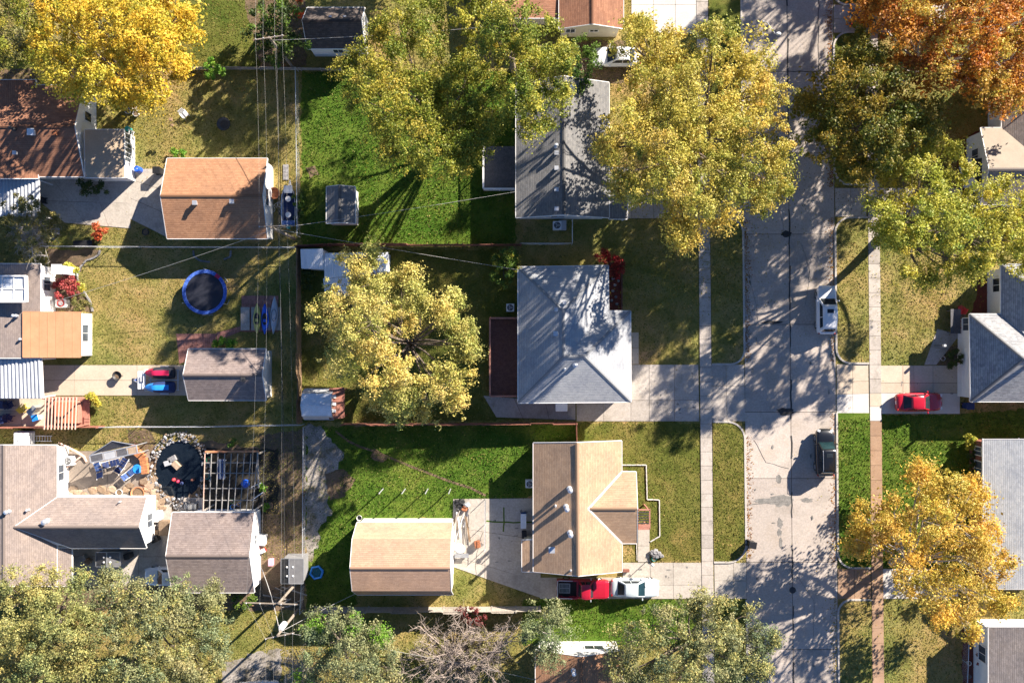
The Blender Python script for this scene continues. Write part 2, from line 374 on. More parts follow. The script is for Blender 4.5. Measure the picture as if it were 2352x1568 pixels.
        if bevel:
            b = o.modifiers.new('bevel', 'BEVEL'); b.width = bevel; b.segments = seg; b.limit_method = 'ANGLE'
        return o
def WM(o):
    m = Matrix.LocRotScale(o.location, o.rotation_euler, None)
    if o.parent is not None: m = WM(o.parent) @ o.matrix_parent_inverse @ m
    return m
def tag(o, label=None, cat=None, group=None, kind=None):
    if label: o['label'] = label
    if cat: o['category'] = cat
    if group: o['group'] = group
    if kind: o['kind'] = kind
    return o
def thing(name, label, cat, loc=(0, 0, 0), rz=0.0, group=None):
    o = bpy.data.objects.new(name, None); col.objects.link(o)
    o.empty_display_size = 0.3; o.location = loc; o.rotation_euler = (0, 0, rz)
    return tag(o, label, cat, group)
def struct(name, mb, m, label=None, **k):
    o = mb.build(name, m, **k); tag(o, label, None, None, 'structure'); return o
def copy_tree(o, parent=None):
    c = o.copy(); col.objects.link(c); c.parent = parent
    for ch in [x for x in bpy.data.objects if x.parent == o]: copy_tree(ch, c)
    return c
def npmesh(name, verts, faces, m, parent=None, tint=None, smooth=False):
    """big mesh from arrays; faces (n,k); tint per vertex"""
    k = faces.shape[1]; me = bpy.data.meshes.new(name)
    me.vertices.add(len(verts)); me.vertices.foreach_set('co', np.asarray(verts, np.float32).ravel())
    me.loops.add(faces.size); me.loops.foreach_set('vertex_index', faces.astype(np.int32).ravel())
    me.polygons.add(len(faces)); me.polygons.foreach_set('loop_start', np.arange(0, faces.size, k, dtype=np.int32))
    me.polygons.foreach_set('loop_total', np.full(len(faces), k, np.int32))
    if tint is not None:
        a = me.color_attributes.new('tint', 'FLOAT_COLOR', 'POINT')
        a.data.foreach_set('color', np.c_[tint, np.ones(len(tint))].astype(np.float32).ravel())
    me.materials.append(MT(m)); me.update(calc_edges=True)
    if smooth: me.polygons.foreach_set('use_smooth', [True] * len(faces))
    o = bpy.data.objects.new(name, me); col.objects.link(o)
    if parent is not None:
        o.parent = parent; o.matrix_parent_inverse = WM(parent).inverted()
    return o
# ------------------------------------------------------------------ ground, road, walks, drives, lawns
def lerp2(c, u, v):
    (ax, ay), (bx, by), (cx, cy), (dx, dy) = c          # tl, tr, br, bl
    tx = ax + (bx - ax) * u; ty = ay + (by - ay) * u; qx = dx + (cx - dx) * u; qy = dy + (cy - dy) * u
    return (tx + (qx - tx) * v, ty + (qy - ty) * v)
def slabs(parent, c, us, vs_, z, m, name='slab', gap=0.028, th=0.05, mfun=None):
    """concrete slabs with real joints in the plan quad c (tl,tr,br,bl in plan pixels)"""
    g = gap * PPM / 2
    for i in range(len(us) - 1):
        for j in range(len(vs_) - 1):
            q = [lerp2(c, us[i], vs_[j]), lerp2(c, us[i + 1], vs_[j]), lerp2(c, us[i + 1], vs_[j + 1]), lerp2(c, us[i], vs_[j + 1])]
            mx = sum(p[0] for p in q) / 4; my = sum(p[1] for p in q) / 4
            q2 = [(p[0] + (g if p[0] < mx else -g), p[1] + (g if p[1] < my else -g)) for p in q]
            zz = z + random.uniform(-0.004, 0.004)
            MB().prism([G(*p) for p in q2], zz - th, zz).build(name, m if mfun is None else mfun(mx, my), parent)
def lin(n): return [i / n for i in range(n + 1)]
def exc(poly): EXC.append([G(*p) for p in poly])

struct('ground', MB().quad((-400, -400, 0), (400, -400, 0), (400, 400, 0), (-400, 400, 0)), 'grass_dry')

def ragged(pts, step=9.0, amp=5.0):
    out = []
    for (x0, y0), (x1, y1) in zip(pts, pts[1:] + pts[:1]):
        n = max(1, int(math.hypot(x1 - x0, y1 - y0) / step))
        for i in range(n): out.append((x0 + (x1 - x0) * i / n + random.uniform(-amp, amp), y0 + (y1 - y0) * i / n + random.uniform(-amp, amp)))
    return out
def lawn(pts, m, z, name='lawn', ex=False):
    pts = ragged(list(pts), 9.0, 3.5 if m != 'gravel' else 6.0)
    o = struct(name, MB().add([(*G(*p), z) for p in pts], [tuple(range(len(pts)))[::-1]]), m)
    if ex: exc(pts)
    return o
# lush and middling turf
lawn([(702, 980), (1322, 972), (1322, 1016), (1226, 1018), (1226, 1140), (1040, 1150), (1040, 1190), (820, 1190), (820, 1390), (705, 1392)], 'grass_lush', 0.004)
lawn([(692, 165), (1184, 165), (1184, 562), (692, 566)], 'grass_lush', 0.004)
lawn([(2023, 952), (2204, 952), (2420, 932), (2420, 1010), (2256, 1010), (2256, 1305), (2027, 1305)], 'grass_lush', 0.004)
lawn([(410, 0), (700, 0), (690, 160), (420, 160)], 'grass_mid', 0.004)
lawn([(692, 575), (1190, 572), (1190, 965), (692, 968)], 'grass_mid', 0.004)
lawn([(1323, 970), (1610, 970), (1612, 1288), (1495, 1288), (1428, 1240), (1428, 1014), (1323, 1016)], 'grass_mid', 0.004)
lawn([(1200, 1376), (1716, 1374), (1716, 1480), (1200, 1480)], 'grass_lush', 0.005)
lawn([(180, 572), (688, 575), (688, 835), (213, 838)], 'grass_dry', 0.004)
# soil, beds, gravel
lawn([(290, 985), (350, 985), (360, 1040), (300, 1042)], 'soil', 0.008, 'soil_patch')
lawn([(596, 1000), (702, 985), (702, 1290), (596, 1290)], 'soil', 0.008, 'soil_patch')
lawn([(150, 1050), (350, 1040), (480, 1010), (600, 1030), (600, 1400), (120, 1400), (140, 1150)], 'soil', 0.007, 'soil_patch', True)
lawn([(112, 572), (232, 574), (222, 592), (192, 606), (180, 630), (182, 652), (205, 690), (214, 716), (125, 716)], 'soil', 0.009, 'planting_bed', True)
lawn([(1397, 605), (1428, 605), (1428, 713), (1397, 713)], 'mulch_red', 0.009, 'mulch_or_shade_bed', True)
lawn([(2200, 330), (2260, 290), (2260, 440), (2200, 440)], 'mulch_red', 0.009, 'mulch_or_shade_bed', True)
lawn([(2248, 640), (2290, 640), (2290, 725), (2230, 725)], 'mulch_red', 0.009, 'mulch_or_shade_bed', True)
lawn([(2150, 800), (2200, 790), (2204, 845), (2140, 838)], 'soil', 0.009, 'planting_bed')
lawn([(2210, 1440), (2268, 1440), (2268, 1600), (2210, 1600)], 'mulch_red', 0.009, 'mulch_or_shade_bed', True)
lawn([(596, 1285), (700, 1285), (700, 1400), (596, 1400)], 'soil', 0.010, 'soil_patch', True)
lawn([(703, 975), (735, 978), (785, 1035), (780, 1110), (755, 1150), (762, 1180), (735, 1215), (722, 1285), (704, 1290)], 'gravel', 0.012, 'gravel_path')
lawn([(520, 1515), (645, 1490), (645, 1640), (500, 1640)], 'gravel', 0.012, 'gravel_path', True)
lawn([(1290, 95), (1460, 95), (1460, 190), (1290, 190)], 'soil', 0.008, 'soil_patch')
lawn([(0, 160), (240, 160), (240, 200), (0, 200)], 'soil', 0.008, 'soil_patch')
lawn([(560, 0), (700, 0), (705, 155), (600, 155)], 'soil', 0.009, 'soil_patch')

lawn([(460, 1030), (640, 1030), (640, 1180), (460, 1180)], 'soil_shade', 0.014, 'mulch_or_shade_bed')  # dark sheet that paints the arbour's shade onto the ground, no mulch here
# street: two lanes of concrete slabs over a dark bed
def cl(y): return 1807 + 0.0095 * y
def le(y): return 1702.5 + 0.0088 * y
def re(y): return 1912.5 + 0.0080 * y
Y0, Y1 = -700, 2300
bed = struct('road', MB().prism([G(le(Y0), Y0), G(re(Y0), Y0), G(re(Y1), Y1), G(le(Y1), Y1)], 0.002, 0.012), 'asphalt_joint', 'two lane concrete residential street with dark joints')
ys = [Y0, -460, -236, -36, 165, 352, 538, 745, 946, 1098, 1290, 1490, 1700, 1960, Y1]
for a, b in zip(ys[:-1], ys[1:]):
    o = random.uniform(-5, 5)
    slabs(bed, [(le(a), a), (cl(a), a), (cl(b), b), (le(b), b)], [0, 1], [0, 1], 0.03, 'concrete_road', 'road_slab', 0.05, 0.03)
    slabs(bed, [(cl(a), a + o * 0), (re(a), a), (re(b), b), (cl(b), b)], [0, 1], [0, 1], 0.03, 'concrete_road', 'road_slab', 0.05, 0.03)
exc([(le(Y0), Y0), (re(Y0), Y0), (re(Y1), Y1), (le(Y1), Y1)])
def patch(pts, m, z, name):
    """thin irregular stain or tar repair on the slabs, under the road"""
    o = MB().add([(*G(*p), z) for p in pts], [tuple(range(len(pts)))]).build(name, m, bed); return o
SPZ = [0.0355]
def splat(cx, cy, rx, ry, m, n=18, jit=0.3, z=None, name='stain'):
    SPZ[0] += 0.0008; z = SPZ[0]
    patch([(cx + rx * (1 + random.uniform(-jit, jit)) * math.cos(2 * math.pi * i / n), cy + ry * (1 + random.uniform(-jit, jit)) * math.sin(2 * math.pi * i / n)) for i in range(n)], m, z, name)
for a in ((1795, 1147, 24, 15), (1765, 1150, 32, 6), (1852, 1148, 13, 5), (1788, 1100, 6, 10), (1791, 1200, 7, 11), (1790, 1222, 5, 8), (1793, 1245, 4, 12)): splat(*a, 'stain')
for k in range(46):
    yy = random.uniform(0, 1568); splat(cl(yy) + random.choice((-48, -50, 52, 55, 88, -85)) + random.uniform(-8, 8), yy, random.uniform(1, 4), random.uniform(1, 6), 'stain', 9)
for a in ((1802, 943, 17, 8), (1806, 537, 14, 6), (1772, 740, 20, 3)): splat(*a, 'tar', jit=0.45)
def crack(pts, w=0.05, m='tar', par=None, z=0.05):
    P = []
    for (x0, y0), (x1, y1) in zip(pts[:-1], pts[1:]):
        n = max(2, int(math.hypot(x1 - x0, y1 - y0) / 14))
        for i in range(n): P.append((x0 + (x1 - x0) * i / n + random.uniform(-1.5, 1.5), y0 + (y1 - y0) * i / n + random.uniform(-1.5, 1.5)))
    P.append(pts[-1])
    MB().strip([G(*p) for p in P], w, 0.031 if z < 0.0505 else 0.045, z + random.uniform(0, 0.001)).build('crack', m, par or bed)
for y0 in range(-40, 1570, 130):     # tar bleeding along the centre joint
    crack([(cl(y0) + 1, y0), (cl(y0 + 95), y0 + random.randint(50, 118))], random.choice((0.07, 0.1, 0.13)))
crack([(cl(165), 165), (1880, 165)], 0.06); crack([(1880, 0), (1880, 165)], 0.05)
crack([(1722, 640), (1735, 690), (1742, 745)], 0.022, 'stain'); crack([(1715, 760), (1745, 790), (1810, 800)], 0.02, 'stain')
crack([(1840, 560), (1860, 620), (1850, 700)], 0.02, 'stain'); crack([(1730, 1010), (1760, 1060), (1812, 1075)], 0.02, 'stain')
crack([(1830, 1320), (1870, 1380), (1868, 1460)], 0.025, 'stain'); crack([(1745, 420), (1790, 470), (1800, 535)], 0.025, 'stain')
crack([(1716, 1160), (1750, 1155), (1790, 1150), (1816, 1152)], 0.05, 'stain')
for p in ((1820, 1354), (1804, 538)):   # iron covers
    MB().lathe((*G(*p), 0.03), [(0.32, 0), (0.32, 0.012), (0.0, 0.013)], 18).build('manhole_cover', 'dark_metal', bed)

# sidewalks
def wl_(y): return 1598.8 + 0.0095 * y
def wr_(y): return 1987.8 + 0.0098 * y
wside = struct('sidewalk', MB().prism([G(wl_(Y0), Y0), G(wl_(Y0) + 27, Y0), G(wl_(Y1) + 27, Y1), G(wl_(Y1), Y1)], 0.0, 0.02), 'asphalt_joint', 'pale concrete sidewalk along the left side of the street')
y = -120
while y < 1700:
    n = y + random.uniform(30, 34)
    slabs(wside, [(wl_(y), y), (wl_(y) + 27, y), (wl_(n) + 27, n), (wl_(n), n)], [0, 1], [0, 1], 0.075, 'concrete_walk', 'slab', 0.03, 0.07); y = n
exc([(wl_(Y0), Y0), (wl_(Y0) + 27, Y0), (wl_(Y1) + 27, Y1), (wl_(Y1), Y1)])
wsr = struct('sidewalk', MB().prism([G(wr_(Y0), Y0), G(wr_(Y0) + 27, Y0), G(wr_(Y1) + 27, Y1), G(wr_(Y1), Y1)], 0.0, 0.02), 'asphalt_joint', 'sidewalk along the right side of the street, brown in its lower half')
y = -120
def wm(mx, my):
    if my < 895: return 'concrete_walk'
    if my < 925: return 'concrete_tan'
    if my < 962: return 'concrete_new'
    return 'concrete_brown'
for n in sorted([-120 + 33 * i for i in range(31)] + [903, 933, 966] + [966 + 34 * i for i in range(1, 22)]):
    if n <= y + 8: continue
    slabs(wsr, [(wr_(y), y), (wr_(y) + 27, y), (wr_(n) + 27, n), (wr_(n), n)], [0, 1], [0, 1], 0.075, None, 'slab', 0.03, 0.07, wm); y = n
exc([(wr_(Y0), Y0), (wr_(Y0) + 27, Y0), (wr_(Y1) + 27, Y1), (wr_(Y1), Y1)])

# parkway strips with kerbs
def arc(cx, cy, r, a0, a1, n=8):
    return [(cx + r * math.cos(R(a0 + (a1 - a0) * i / n)), cy + r * math.sin(R(a0 + (a1 - a0) * i / n))) for i in range(n + 1)]
def parkway(side, y0, y1, m, r=32, top=True, bot=True):
    if side == 'l':
        x0 = lambda y: wl_(y) + 28; x1 = lambda y: le(y) - 1
        edge = []
        if top: edge += [(x0(y0), y0)] + arc(x1(y0) - r, y0 + r, r, -90, 0)
        else: edge += [(x1(y0), y0)]
        if bot: edge += arc(x1(y1) - r, y1 - r, r, 0, 90) + [(x0(y1), y1)]
        else: edge += [(x1(y1), y1)]
        poly = [(x0(y0), y0)] + edge[(1 if top else 0):(len(edge) - 1 if bot else None)] + [(x0(y1), y1)]
    else:
        x0 = lambda y: wr_(y) - 1; x1 = lambda y: re(y) + 1
        edge = []
        if top: edge += [(x0(y0), y0)] + [(p[0], p[1]) for p in arc(x1(y0) + r, y0 + r, r, 270, 180)]
        else: edge += [(x1(y0), y0)]
        if bot: edge += arc(x1(y1) + r, y1 - r, r, 180, 90) + [(x0(y1), y1)]
        else: edge += [(x1(y1), y1)]
        poly = [(x0(y0), y0)] + edge[(1 if top else 0):(len(edge) - 1 if bot else None)] + [(x0(y1), y1)]
    struct('parkway_lawn', MB().prism([G(*p) for p in poly], 0.0, 0.09), m)
    struct('kerb', MB().strip([G(*p) for p in edge], 0.17, 0.0, 0.13), 'kerb_stone')
    return poly
PK = [parkway('l', 503, 836, 'grass_dry'), parkway('l', 968, 1290, 'grass_mid', 40), parkway('r', 500, 834, 'grass_dry', 34),
      parkway('r', 948, 1303, 'grass_lush', 34, top=False), parkway('r', 1376, 2300, 'grass_dry', 30, bot=False),
      parkway('l', -700, 432, 'grass_mid', 30, top=False), parkway('r', 75, 424, 'grass_mid', 34), parkway('r', -700, 12, 'grass_mid', 30, top=False),
      parkway('l', 1376, 2300, 'grass_mid', 30, top=False, bot=False)]

# driveways
def drive(name, label, c, us, vs_, m, z=0.045, mfun=None, kerb=None):
    b = struct(name, MB().prism([G(*p) for p in c], 0.0, 0.014), 'asphalt_joint', label)
    slabs(b, c, us, vs_, z, m, 'slab', 0.03, 0.05, mfun); exc(c); return b
d1 = drive('driveway', 'shadow dappled driveway below the white roofed house', [(1449, 837), (1604, 837), (1606, 967), (1449, 967)], [0, 0.27, 0.64, 1], [0, 0.63, 1], 'concrete_walk')
slabs(d1, [(1324, 925), (1449, 925), (1449, 967), (1324, 967)], lin(2), [0, 1], 0.045, 'concrete_walk')
slabs(d1, [(1451, 763), (1467, 763), (1467, 836), (1451, 836)], [0, 1], lin(2), 0.045, 'concrete_tan')
slabs(d1, [(1633, 837), (1709, 837), (1712, 967), (1635, 967)], [0, 0.45, 1], [0, 0.38, 1], 0.04, 'concrete_walk')
exc([(1324, 925), (1449, 925), (1449, 967), (1324, 967)]); exc([(1450, 762), (1468, 762), (1468, 838), (1450, 838)])
d2 = drive('driveway', 'sunlit driveway beside the tan house with the parked pickup', [(1430, 1291), (1611, 1291), (1612, 1374), (1430, 1374)], [0, 0.35, 0.64, 1], [0, 0.62, 1], 'concrete_pad')
slabs(d2, [(1240, 1325), (1430, 1325), (1430, 1374), (1240, 1374)], lin(2), [0, 1], 0.045, 'concrete_pad')
slabs(d2, [(1640, 1291), (1714, 1291), (1715, 1374), (1641, 1374)], [0, 0.6, 1], [0, 0.5, 1], 0.04, 'concrete_pad')
slabs(d2, [(1465, 1215), (1492, 1215), (1492, 1290), (1465, 1290)], [0, 1], lin(2), 0.047, 'concrete_pad')
exc([(1240, 1310), (1430, 1310), (1430, 1374), (1240, 1374)]); exc([(1464, 1215), (1493, 1215), (1493, 1291), (1464, 1291)])
d3 = drive('driveway', 'two toned driveway with the red car parked on it', [(2022, 839), (2204, 839), (2204, 950), (2023, 950)], [0, 0.28, 0.42, 0.66, 1], [0, 0.36, 0.57, 1], 'concrete_tan',
           mfun=lambda mx, my: 'concrete_new' if my > 900 else 'concrete_tan')
slabs(d3, [(1921, 836), (1994, 836), (1996, 958), (1921, 962)], [0, 0.5, 1], [0, 0.32, 0.55, 1], 0.04, None, mfun=lambda mx, my: 'concrete_new' if my > 905 else 'concrete_tan')
slabs(d3, [(2152, 755), (2204, 768), (2150, 838), (2122, 838)], [0, 1], [0, 0.5, 1], 0.042, 'concrete_walk')
d4 = drive('driveway', 'short driveway under the golden yellow tree by the street', [(2027, 1305), (2200, 1305), (2200, 1374), (2028, 1374)], lin(3), lin(2), 'concrete_new')
slabs(d4, [(1924, 1305), (1999, 1305), (2000, 1374), (1924, 1374)], lin(2), lin(2), 0.04, 'concrete_brown')
d5 = drive('driveway', 'shaded driveway under the pale green trees at the right', [(2020, 432), (2210, 432), (2210, 498), (2020, 498)], lin(4), lin(2), 'concrete_walk')
slabs(d5, [(1917, 432), (1990, 432), (1990, 498), (1918, 498)], lin(2), lin(2), 0.04, 'concrete_walk')
d6 = drive('driveway', 'driveway of the dark grey house under the big yellow tree', [(1400, 434), (1602, 434), (1603, 502), (1400, 502)], lin(4), lin(2), 'concrete_walk')
slabs(d6, [(1632, 434), (1706, 434), (1706, 502), (1632, 502)], lin(2), lin(2), 0.04, 'concrete_walk')
d7 = drive('driveway', 'bright pale driveway at the top edge of the picture', [(1450, -120), (1600, -120), (1602, 78), (1450, 78)], lin(3), lin(3), 'concrete_new')
slabs(d7, [(1630, -120), (1702, -120), (1703, 78), (1630, 78)], lin(2), lin(3), 0.04, 'concrete_new')
d8 = drive('driveway', 'driveway at the top right under the orange tree', [(2016, 12), (2200, 12), (2200, 76), (2016, 76)], lin(3), lin(2), 'concrete_walk')
slabs(d8, [(1914, 12), (1986, 12), (1986, 76), (1914, 76)], lin(2), lin(2), 0.04, 'concrete_walk')
for c in ([(1633, 837), (1709, 837), (1712, 967), (1635, 967)], [(1640, 1291), (1714, 1291), (1715, 1374), (1641, 1374)], [(1921, 836), (1994, 836), (1996, 958), (1921, 962)], [(2152, 755), (2204, 768), (2150, 838), (2122, 838)], [(1924, 1305), (1999, 1305), (2000, 1374), (1924, 1374)], [(1917, 432), (1990, 432), (1990, 498), (1918, 498)], [(1632, 434), (1706, 434), (1706, 502), (1632, 502)], [(1630, -120), (1702, -120), (1703, 78), (1630, 78)], [(1914, 12), (1986, 12), (1986, 76), (1914, 76)]): exc(c)
# pads and patios
p1_ = drive('concrete_pad', 'wide bright concrete pad between the barn roofed garage and tan house', [(1041, 1145), (1242, 1143), (1242, 1372), (1038, 1300)], [0, 0.37, 1], [0, 0.42, 0.84, 1], 'concrete_pad')
for c in ([(1118, 1196), (1165, 1198), (1222, 1198)], [(1157, 1165), (1158, 1200), (1156, 1220)]): crack(c, 0.13, 'grass_lush', p1_, 0.056)
crack([(1110, 1220), (1095, 1270), (1092, 1330)], 0.03, 'tar', p1_, 0.055)
p2_ = drive('concrete_pad', 'pale concrete yard between the brown house and the orange roofed garage', [(92, 400), (312, 388), (388, 388), (392, 549)], lin(3), [0, 0.45, 0.7, 1], 'concrete_pad')
p2b = drive('concrete_pad', 'concrete strip below the brown house at the left', [(30, 410), (300, 410), (300, 525), (150, 512)], lin(3), lin(2), 'concrete_pad', 0.05)
p3_ = drive('concrete_pad', 'long tan concrete drive with the covered watercraft trailer', [(70, 838), (436, 838), (436, 908), (70, 908)], [0, 0.28, 0.67, 1], [0, 0.5, 1], 'concrete_tan')
p4_ = drive('patio', 'cluttered concrete patio of the house at the lower left', [(150, 1035), (345, 1035), (345, 1142), (150, 1142)], lin(2), lin(1), 'patio_stone')
p5_ = drive('patio', 'shaded patio below the white roofed house', [(1110, 908), (1322, 925), (1322, 964), (1140, 958)], lin(3), lin(1), 'concrete_walk')
p6_ = drive('patio', 'wooden toned patio under the carport and arbour', [(0, 910), (205, 910), (205, 978), (0, 978)], lin(4), lin(2), 'concrete_tan', 0.035)
p7_ = drive('patio', 'narrow paved court between the house wing and the mauve roofed garage', [(165, 1142), (395, 1142), (395, 1345), (165, 1345)], lin(3), lin(3), 'concrete_walk', 0.03)
for o in (p4_, p7_): pass

struct('worn_track', MB().strip([G(x + random.uniform(-2, 2), y + random.uniform(-1.5, 1.5)) for x, y in ((770, 990), (800, 1012), (830, 1026), (862, 1036), (900, 1052), (930, 1066), (965, 1078), (1000, 1092), (1040, 1106), (1080, 1120), (1115, 1138))], 0.22, 0.0, 0.02), 'soil')
lawn([(745, 1090), (790, 1075), (815, 1100), (790, 1140), (760, 1150)], 'soil', 0.013, 'soil_patch')
lawn([(860, 1030), (890, 1045), (880, 1065), (850, 1050)], 'soil', 0.013, 'soil_patch')
lawn([(700, 385), (725, 378), (735, 400), (712, 410)], 'soil', 0.013, 'soil_patch')
for par, n, x0, x1, y0, y1 in ((d1, 10, 1460, 1600, 845, 960), (d2, 12, 1440, 1600, 1300, 1368), (d3, 8, 2030, 2200, 845, 945), (p1_, 14, 1060, 1230, 1160, 1300)):
    for k in range(n):
        cx_, cy_ = random.uniform(x0, x1), random.uniform(y0, y1); rx_, ry_ = random.uniform(1, 6), random.uniform(1, 4); SPZ[0] += 0.0002
        MB().add([(*G(cx_ + rx_ * random.uniform(.6, 1.3) * math.cos(k_ * .7), cy_ + ry_ * random.uniform(.6, 1.3) * math.sin(k_ * .7)), 0.0505 + k * 0.0003) for k_ in range(9)], [tuple(range(9))[::-1]]).build('oil_stain', 'stain', par)
# red brick paths, every paver its own piece
def pavers(name, label, c, nu, nv, m, z=0.03):
    b = struct(name, MB().prism([G(*p) for p in c], 0.0, 0.008), 'soil', label); exc(c)
    for j in range(nv):
        off = 0.5 / nu if j % 2 else 0.0
        us = [0.0] + [min(1.0, max(0.0, i / nu + off)) for i in range(0 if off else 1, nu)] + [1.0]
        for u0, u1 in zip(us[:-1], us[1:]):
            if u1 - u0 < 1e-4: continue
            slabs(b, c, [u0, u1], [j / nv, (j + 1) / nv], z, m, 'paver', 0.022, 0.04)
pavers('brick_path', 'pinkish brick path leading to the mauve shed', [(405, 766), (497, 766), (497, 800), (412, 836)], 9, 4, 'brick_pink')
pavers('brick_path', 'narrow brick path between the shed and the kayak rack', [(497, 764), (556, 748), (556, 760), (500, 782)], 6, 2, 'brick_pink')
pavers('brick_path', 'brick landing under the kayaks', [(555, 679), (640, 679), (640, 762), (555, 762)], 8, 8, 'brick_pink')
# curved edging stones
def edging(name, label, pts, step=0.32, m='stone_pale', w=0.16, h=0.14, cat='edging'):
    t = thing(name, label, cat, (*G(*pts[0]), 0)); d = 0
    P = [Vector(G(*p)) for p in pts]
    for a, b in zip(P[:-1], P[1:]):
        L = (b - a).length; n = max(1, int(L / step)); ang = math.atan2(b.y - a.y, b.x - a.x)
        for i in range(n):
            q = a + (b - a) * ((i + 0.5) / n)
            MB().box((q.x, q.y, h / 2), (L / n * 0.94, w * random.uniform(0.85, 1.1), h * random.uniform(0.85, 1.1)), ang + random.uniform(-0.06, 0.06)).build('stone', m, t)
    return t
edging('garden_edging', 'curved pale stone edging of the bed beside the left house', [(231, 574), (228, 586), (215, 593), (200, 598), (185, 615), (178, 635), (181, 652), (195, 672), (208, 692), (214, 715)])
edging('garden_edging', 'bowed stone edging of the small bed above the trampoline', [(445, 575), (446, 588), (460, 599), (483, 602)])
edging('garden_edging', 'short stone edging at the right of the small bed above the trampoline', [(515, 596), (530, 590), (531, 575)])
edging('garden_edging', 'white block edging stepping around the tan house front bed', [(1428, 1067), (1484, 1067), (1486, 1146), (1514, 1147), (1515, 1230), (1493, 1243)], 0.4, 'concrete_new', 0.09, 0.12)
edging('garden_edging', 'thin pale edging round the lawn by the tan house porch', [(1430, 1247), (1462, 1247), (1463, 1286)], 0.5, 'concrete_new', 0.08, 0.1)
# ------------------------------------------------------------------ buildings
def make_roof(faces, m, parent, thick=0.14, trim='white_paint', name='roof', ridge=None, ridge_m=None):
    """faces: lists of 3-D points, seen from above; makes the shingled sheet, its underside and the fascia round its edge"""
    key = lambda p: (round(p[0], 2), round(p[1], 2), round(p[2], 2))
    top = MB(); edges = {}
    for f in faces:
        f = [Vector(p) for p in f]
        n = Vector((0, 0, 0))
        for i in range(len(f)): n += f[i].cross(f[(i + 1) % len(f)])
        if n.z < 0: f = f[::-1]; n = -n
        n.normalize()
        u = Vector((-n.y, n.x, 0))
        u = u.normalized() if u.length > 1e-4 else Vector((1, 0, 0)); v = n.cross(u)
        top.add(f, [tuple(range(len(f)))], [[(p.dot(u) , p.dot(v)) for p in f]])
        top.add([p - Vector((0, 0, thick)) for p in f], [tuple(range(len(f)))[::-1]])
        for i in range(len(f)):
            a, b = f[i], f[(i + 1) % len(f)]; k = frozenset((key(a), key(b)))
            edges.setdefault(k, []).append((a, b))
    r = top.build(name, m, parent)
    fa = MB()
    for k, e in edges.items():
        if len(e) == 1 and len(k) == 2:
            a, b = e[0]; t = b - a
            o = Vector((t.y, -t.x, 0))
            if o.length < 1e-6: continue
            o = o.normalized() * 0.05; up = Vector((0, 0, 0.012)); dn = Vector((0, 0, -thick - 0.02))
            fa.slab([a + up, b + up, b + dn, a + dn], o)
    fa.build('fascia', trim, r)
    if ridge:
        rb = MB()
        for a, b in ridge:
            a = Vector(a); b = Vector(b); t = (b - a).normalized(); s = t.cross(Vector((0, 0, 1))).normalized() * 0.14
            u = Vector((0, 0, 0.035)); d = Vector((0, 0, -0.02))
            rb.add([a + s + d, a + u, a - s + d, b + s + d, b + u, b - s + d], [(0, 3, 4, 1), (1, 4, 5, 2)])
        rb.build('ridge_cap', ridge_m or m, r)
    return r
def window(parent, c, n, w, h, name='window', pane='window_glass', fr='white_paint', bars=1):
    """frame and pane on a wall: c centre on the wall, n outward normal"""
    c = Vector(c); n = Vector(n).normalized(); s = Vector((-n.y, n.x, 0)); z = Vector((0, 0, 1)); f = MB(); b = 0.07
    for d, L, q in ((s * (w / 2), h, z), (s * (-w / 2), h, z), (z * (h / 2), w + b, s), (z * (-h / 2), w + b, s)):
        f.bar(c + d - q * L / 2 + n * 0.03, c + d + q * L / 2 + n * 0.03, b, 0.09)
    for i in range(bars): f.bar(c - z * h / 2 + s * (w * ((i + 1) / (bars + 1) - 0.5)) + n * 0.03, c + z * h / 2 + s * (w * ((i + 1) / (bars + 1) - 0.5)) + n * 0.03, 0.04, 0.05)
    o = f.build(name, fr, parent)
    MB().slab([c + s * a * w / 2 + z * e * h / 2 + n * 0.015 for a, e in ((-1, -1), (1, -1), (1, 1), (-1, 1))], n * 0.012).build('pane', pane, o)
    return o
def panel_door(parent, c, n, w, h, m='white_paint', rows=4, name='garage_door'):
    c = Vector(c); n = Vector(n).normalized(); s = Vector((-n.y, n.x, 0)); z = Vector((0, 0, 1)); o = None
    base = MB().slab([c + s * a * w / 2 + z * e * h / 2 + n * 0.01 for a, e in ((-1, -1), (1, -1), (1, 1), (-1, 1))], n * 0.02).build(name, m, parent)
    for i in range(rows):
        zc = (i + 0.5) / rows - 0.5
        MB().slab([c + s * a * w * 0.48 + z * (zc + e * 0.45 / rows) * h + n * 0.03 for a, e in ((-1, -1), (1, -1), (1, 1), (-1, 1))], n * 0.02).build('door_panel', m, base)
    return base
def pipe_vent(parent, px, py, z, h=0.7, r=0.11, m='galvanised', cap=True):
    p = W(px, py, z); b = MB().lathe((p.x, p.y, z - 0.25), [(r * 1.8, 0), (r * 1.7, 0.28), (r, 0.32), (r, h), (r * 0.9, h)], 12)
    if cap: b.lathe((p.x, p.y, z - 0.25 + h), [(r * 0.9, 0.0), (r * 1.6, 0.05), (r * 1.5, 0.12), (0.02, 0.2)], 12)
    return b.build('roof_vent', m, parent, smooth=False)
def box_vent(parent, px, py, z, s=0.35, m='galvanised', h=0.28):
    p = W(px, py, z)
    return MB().box((p.x, p.y, z + h / 2 - 0.1), (s, s, h)).box((p.x, p.y, z + h - 0.08), (s * 1.35, s * 1.35, 0.05)).build('roof_vent', m, parent)
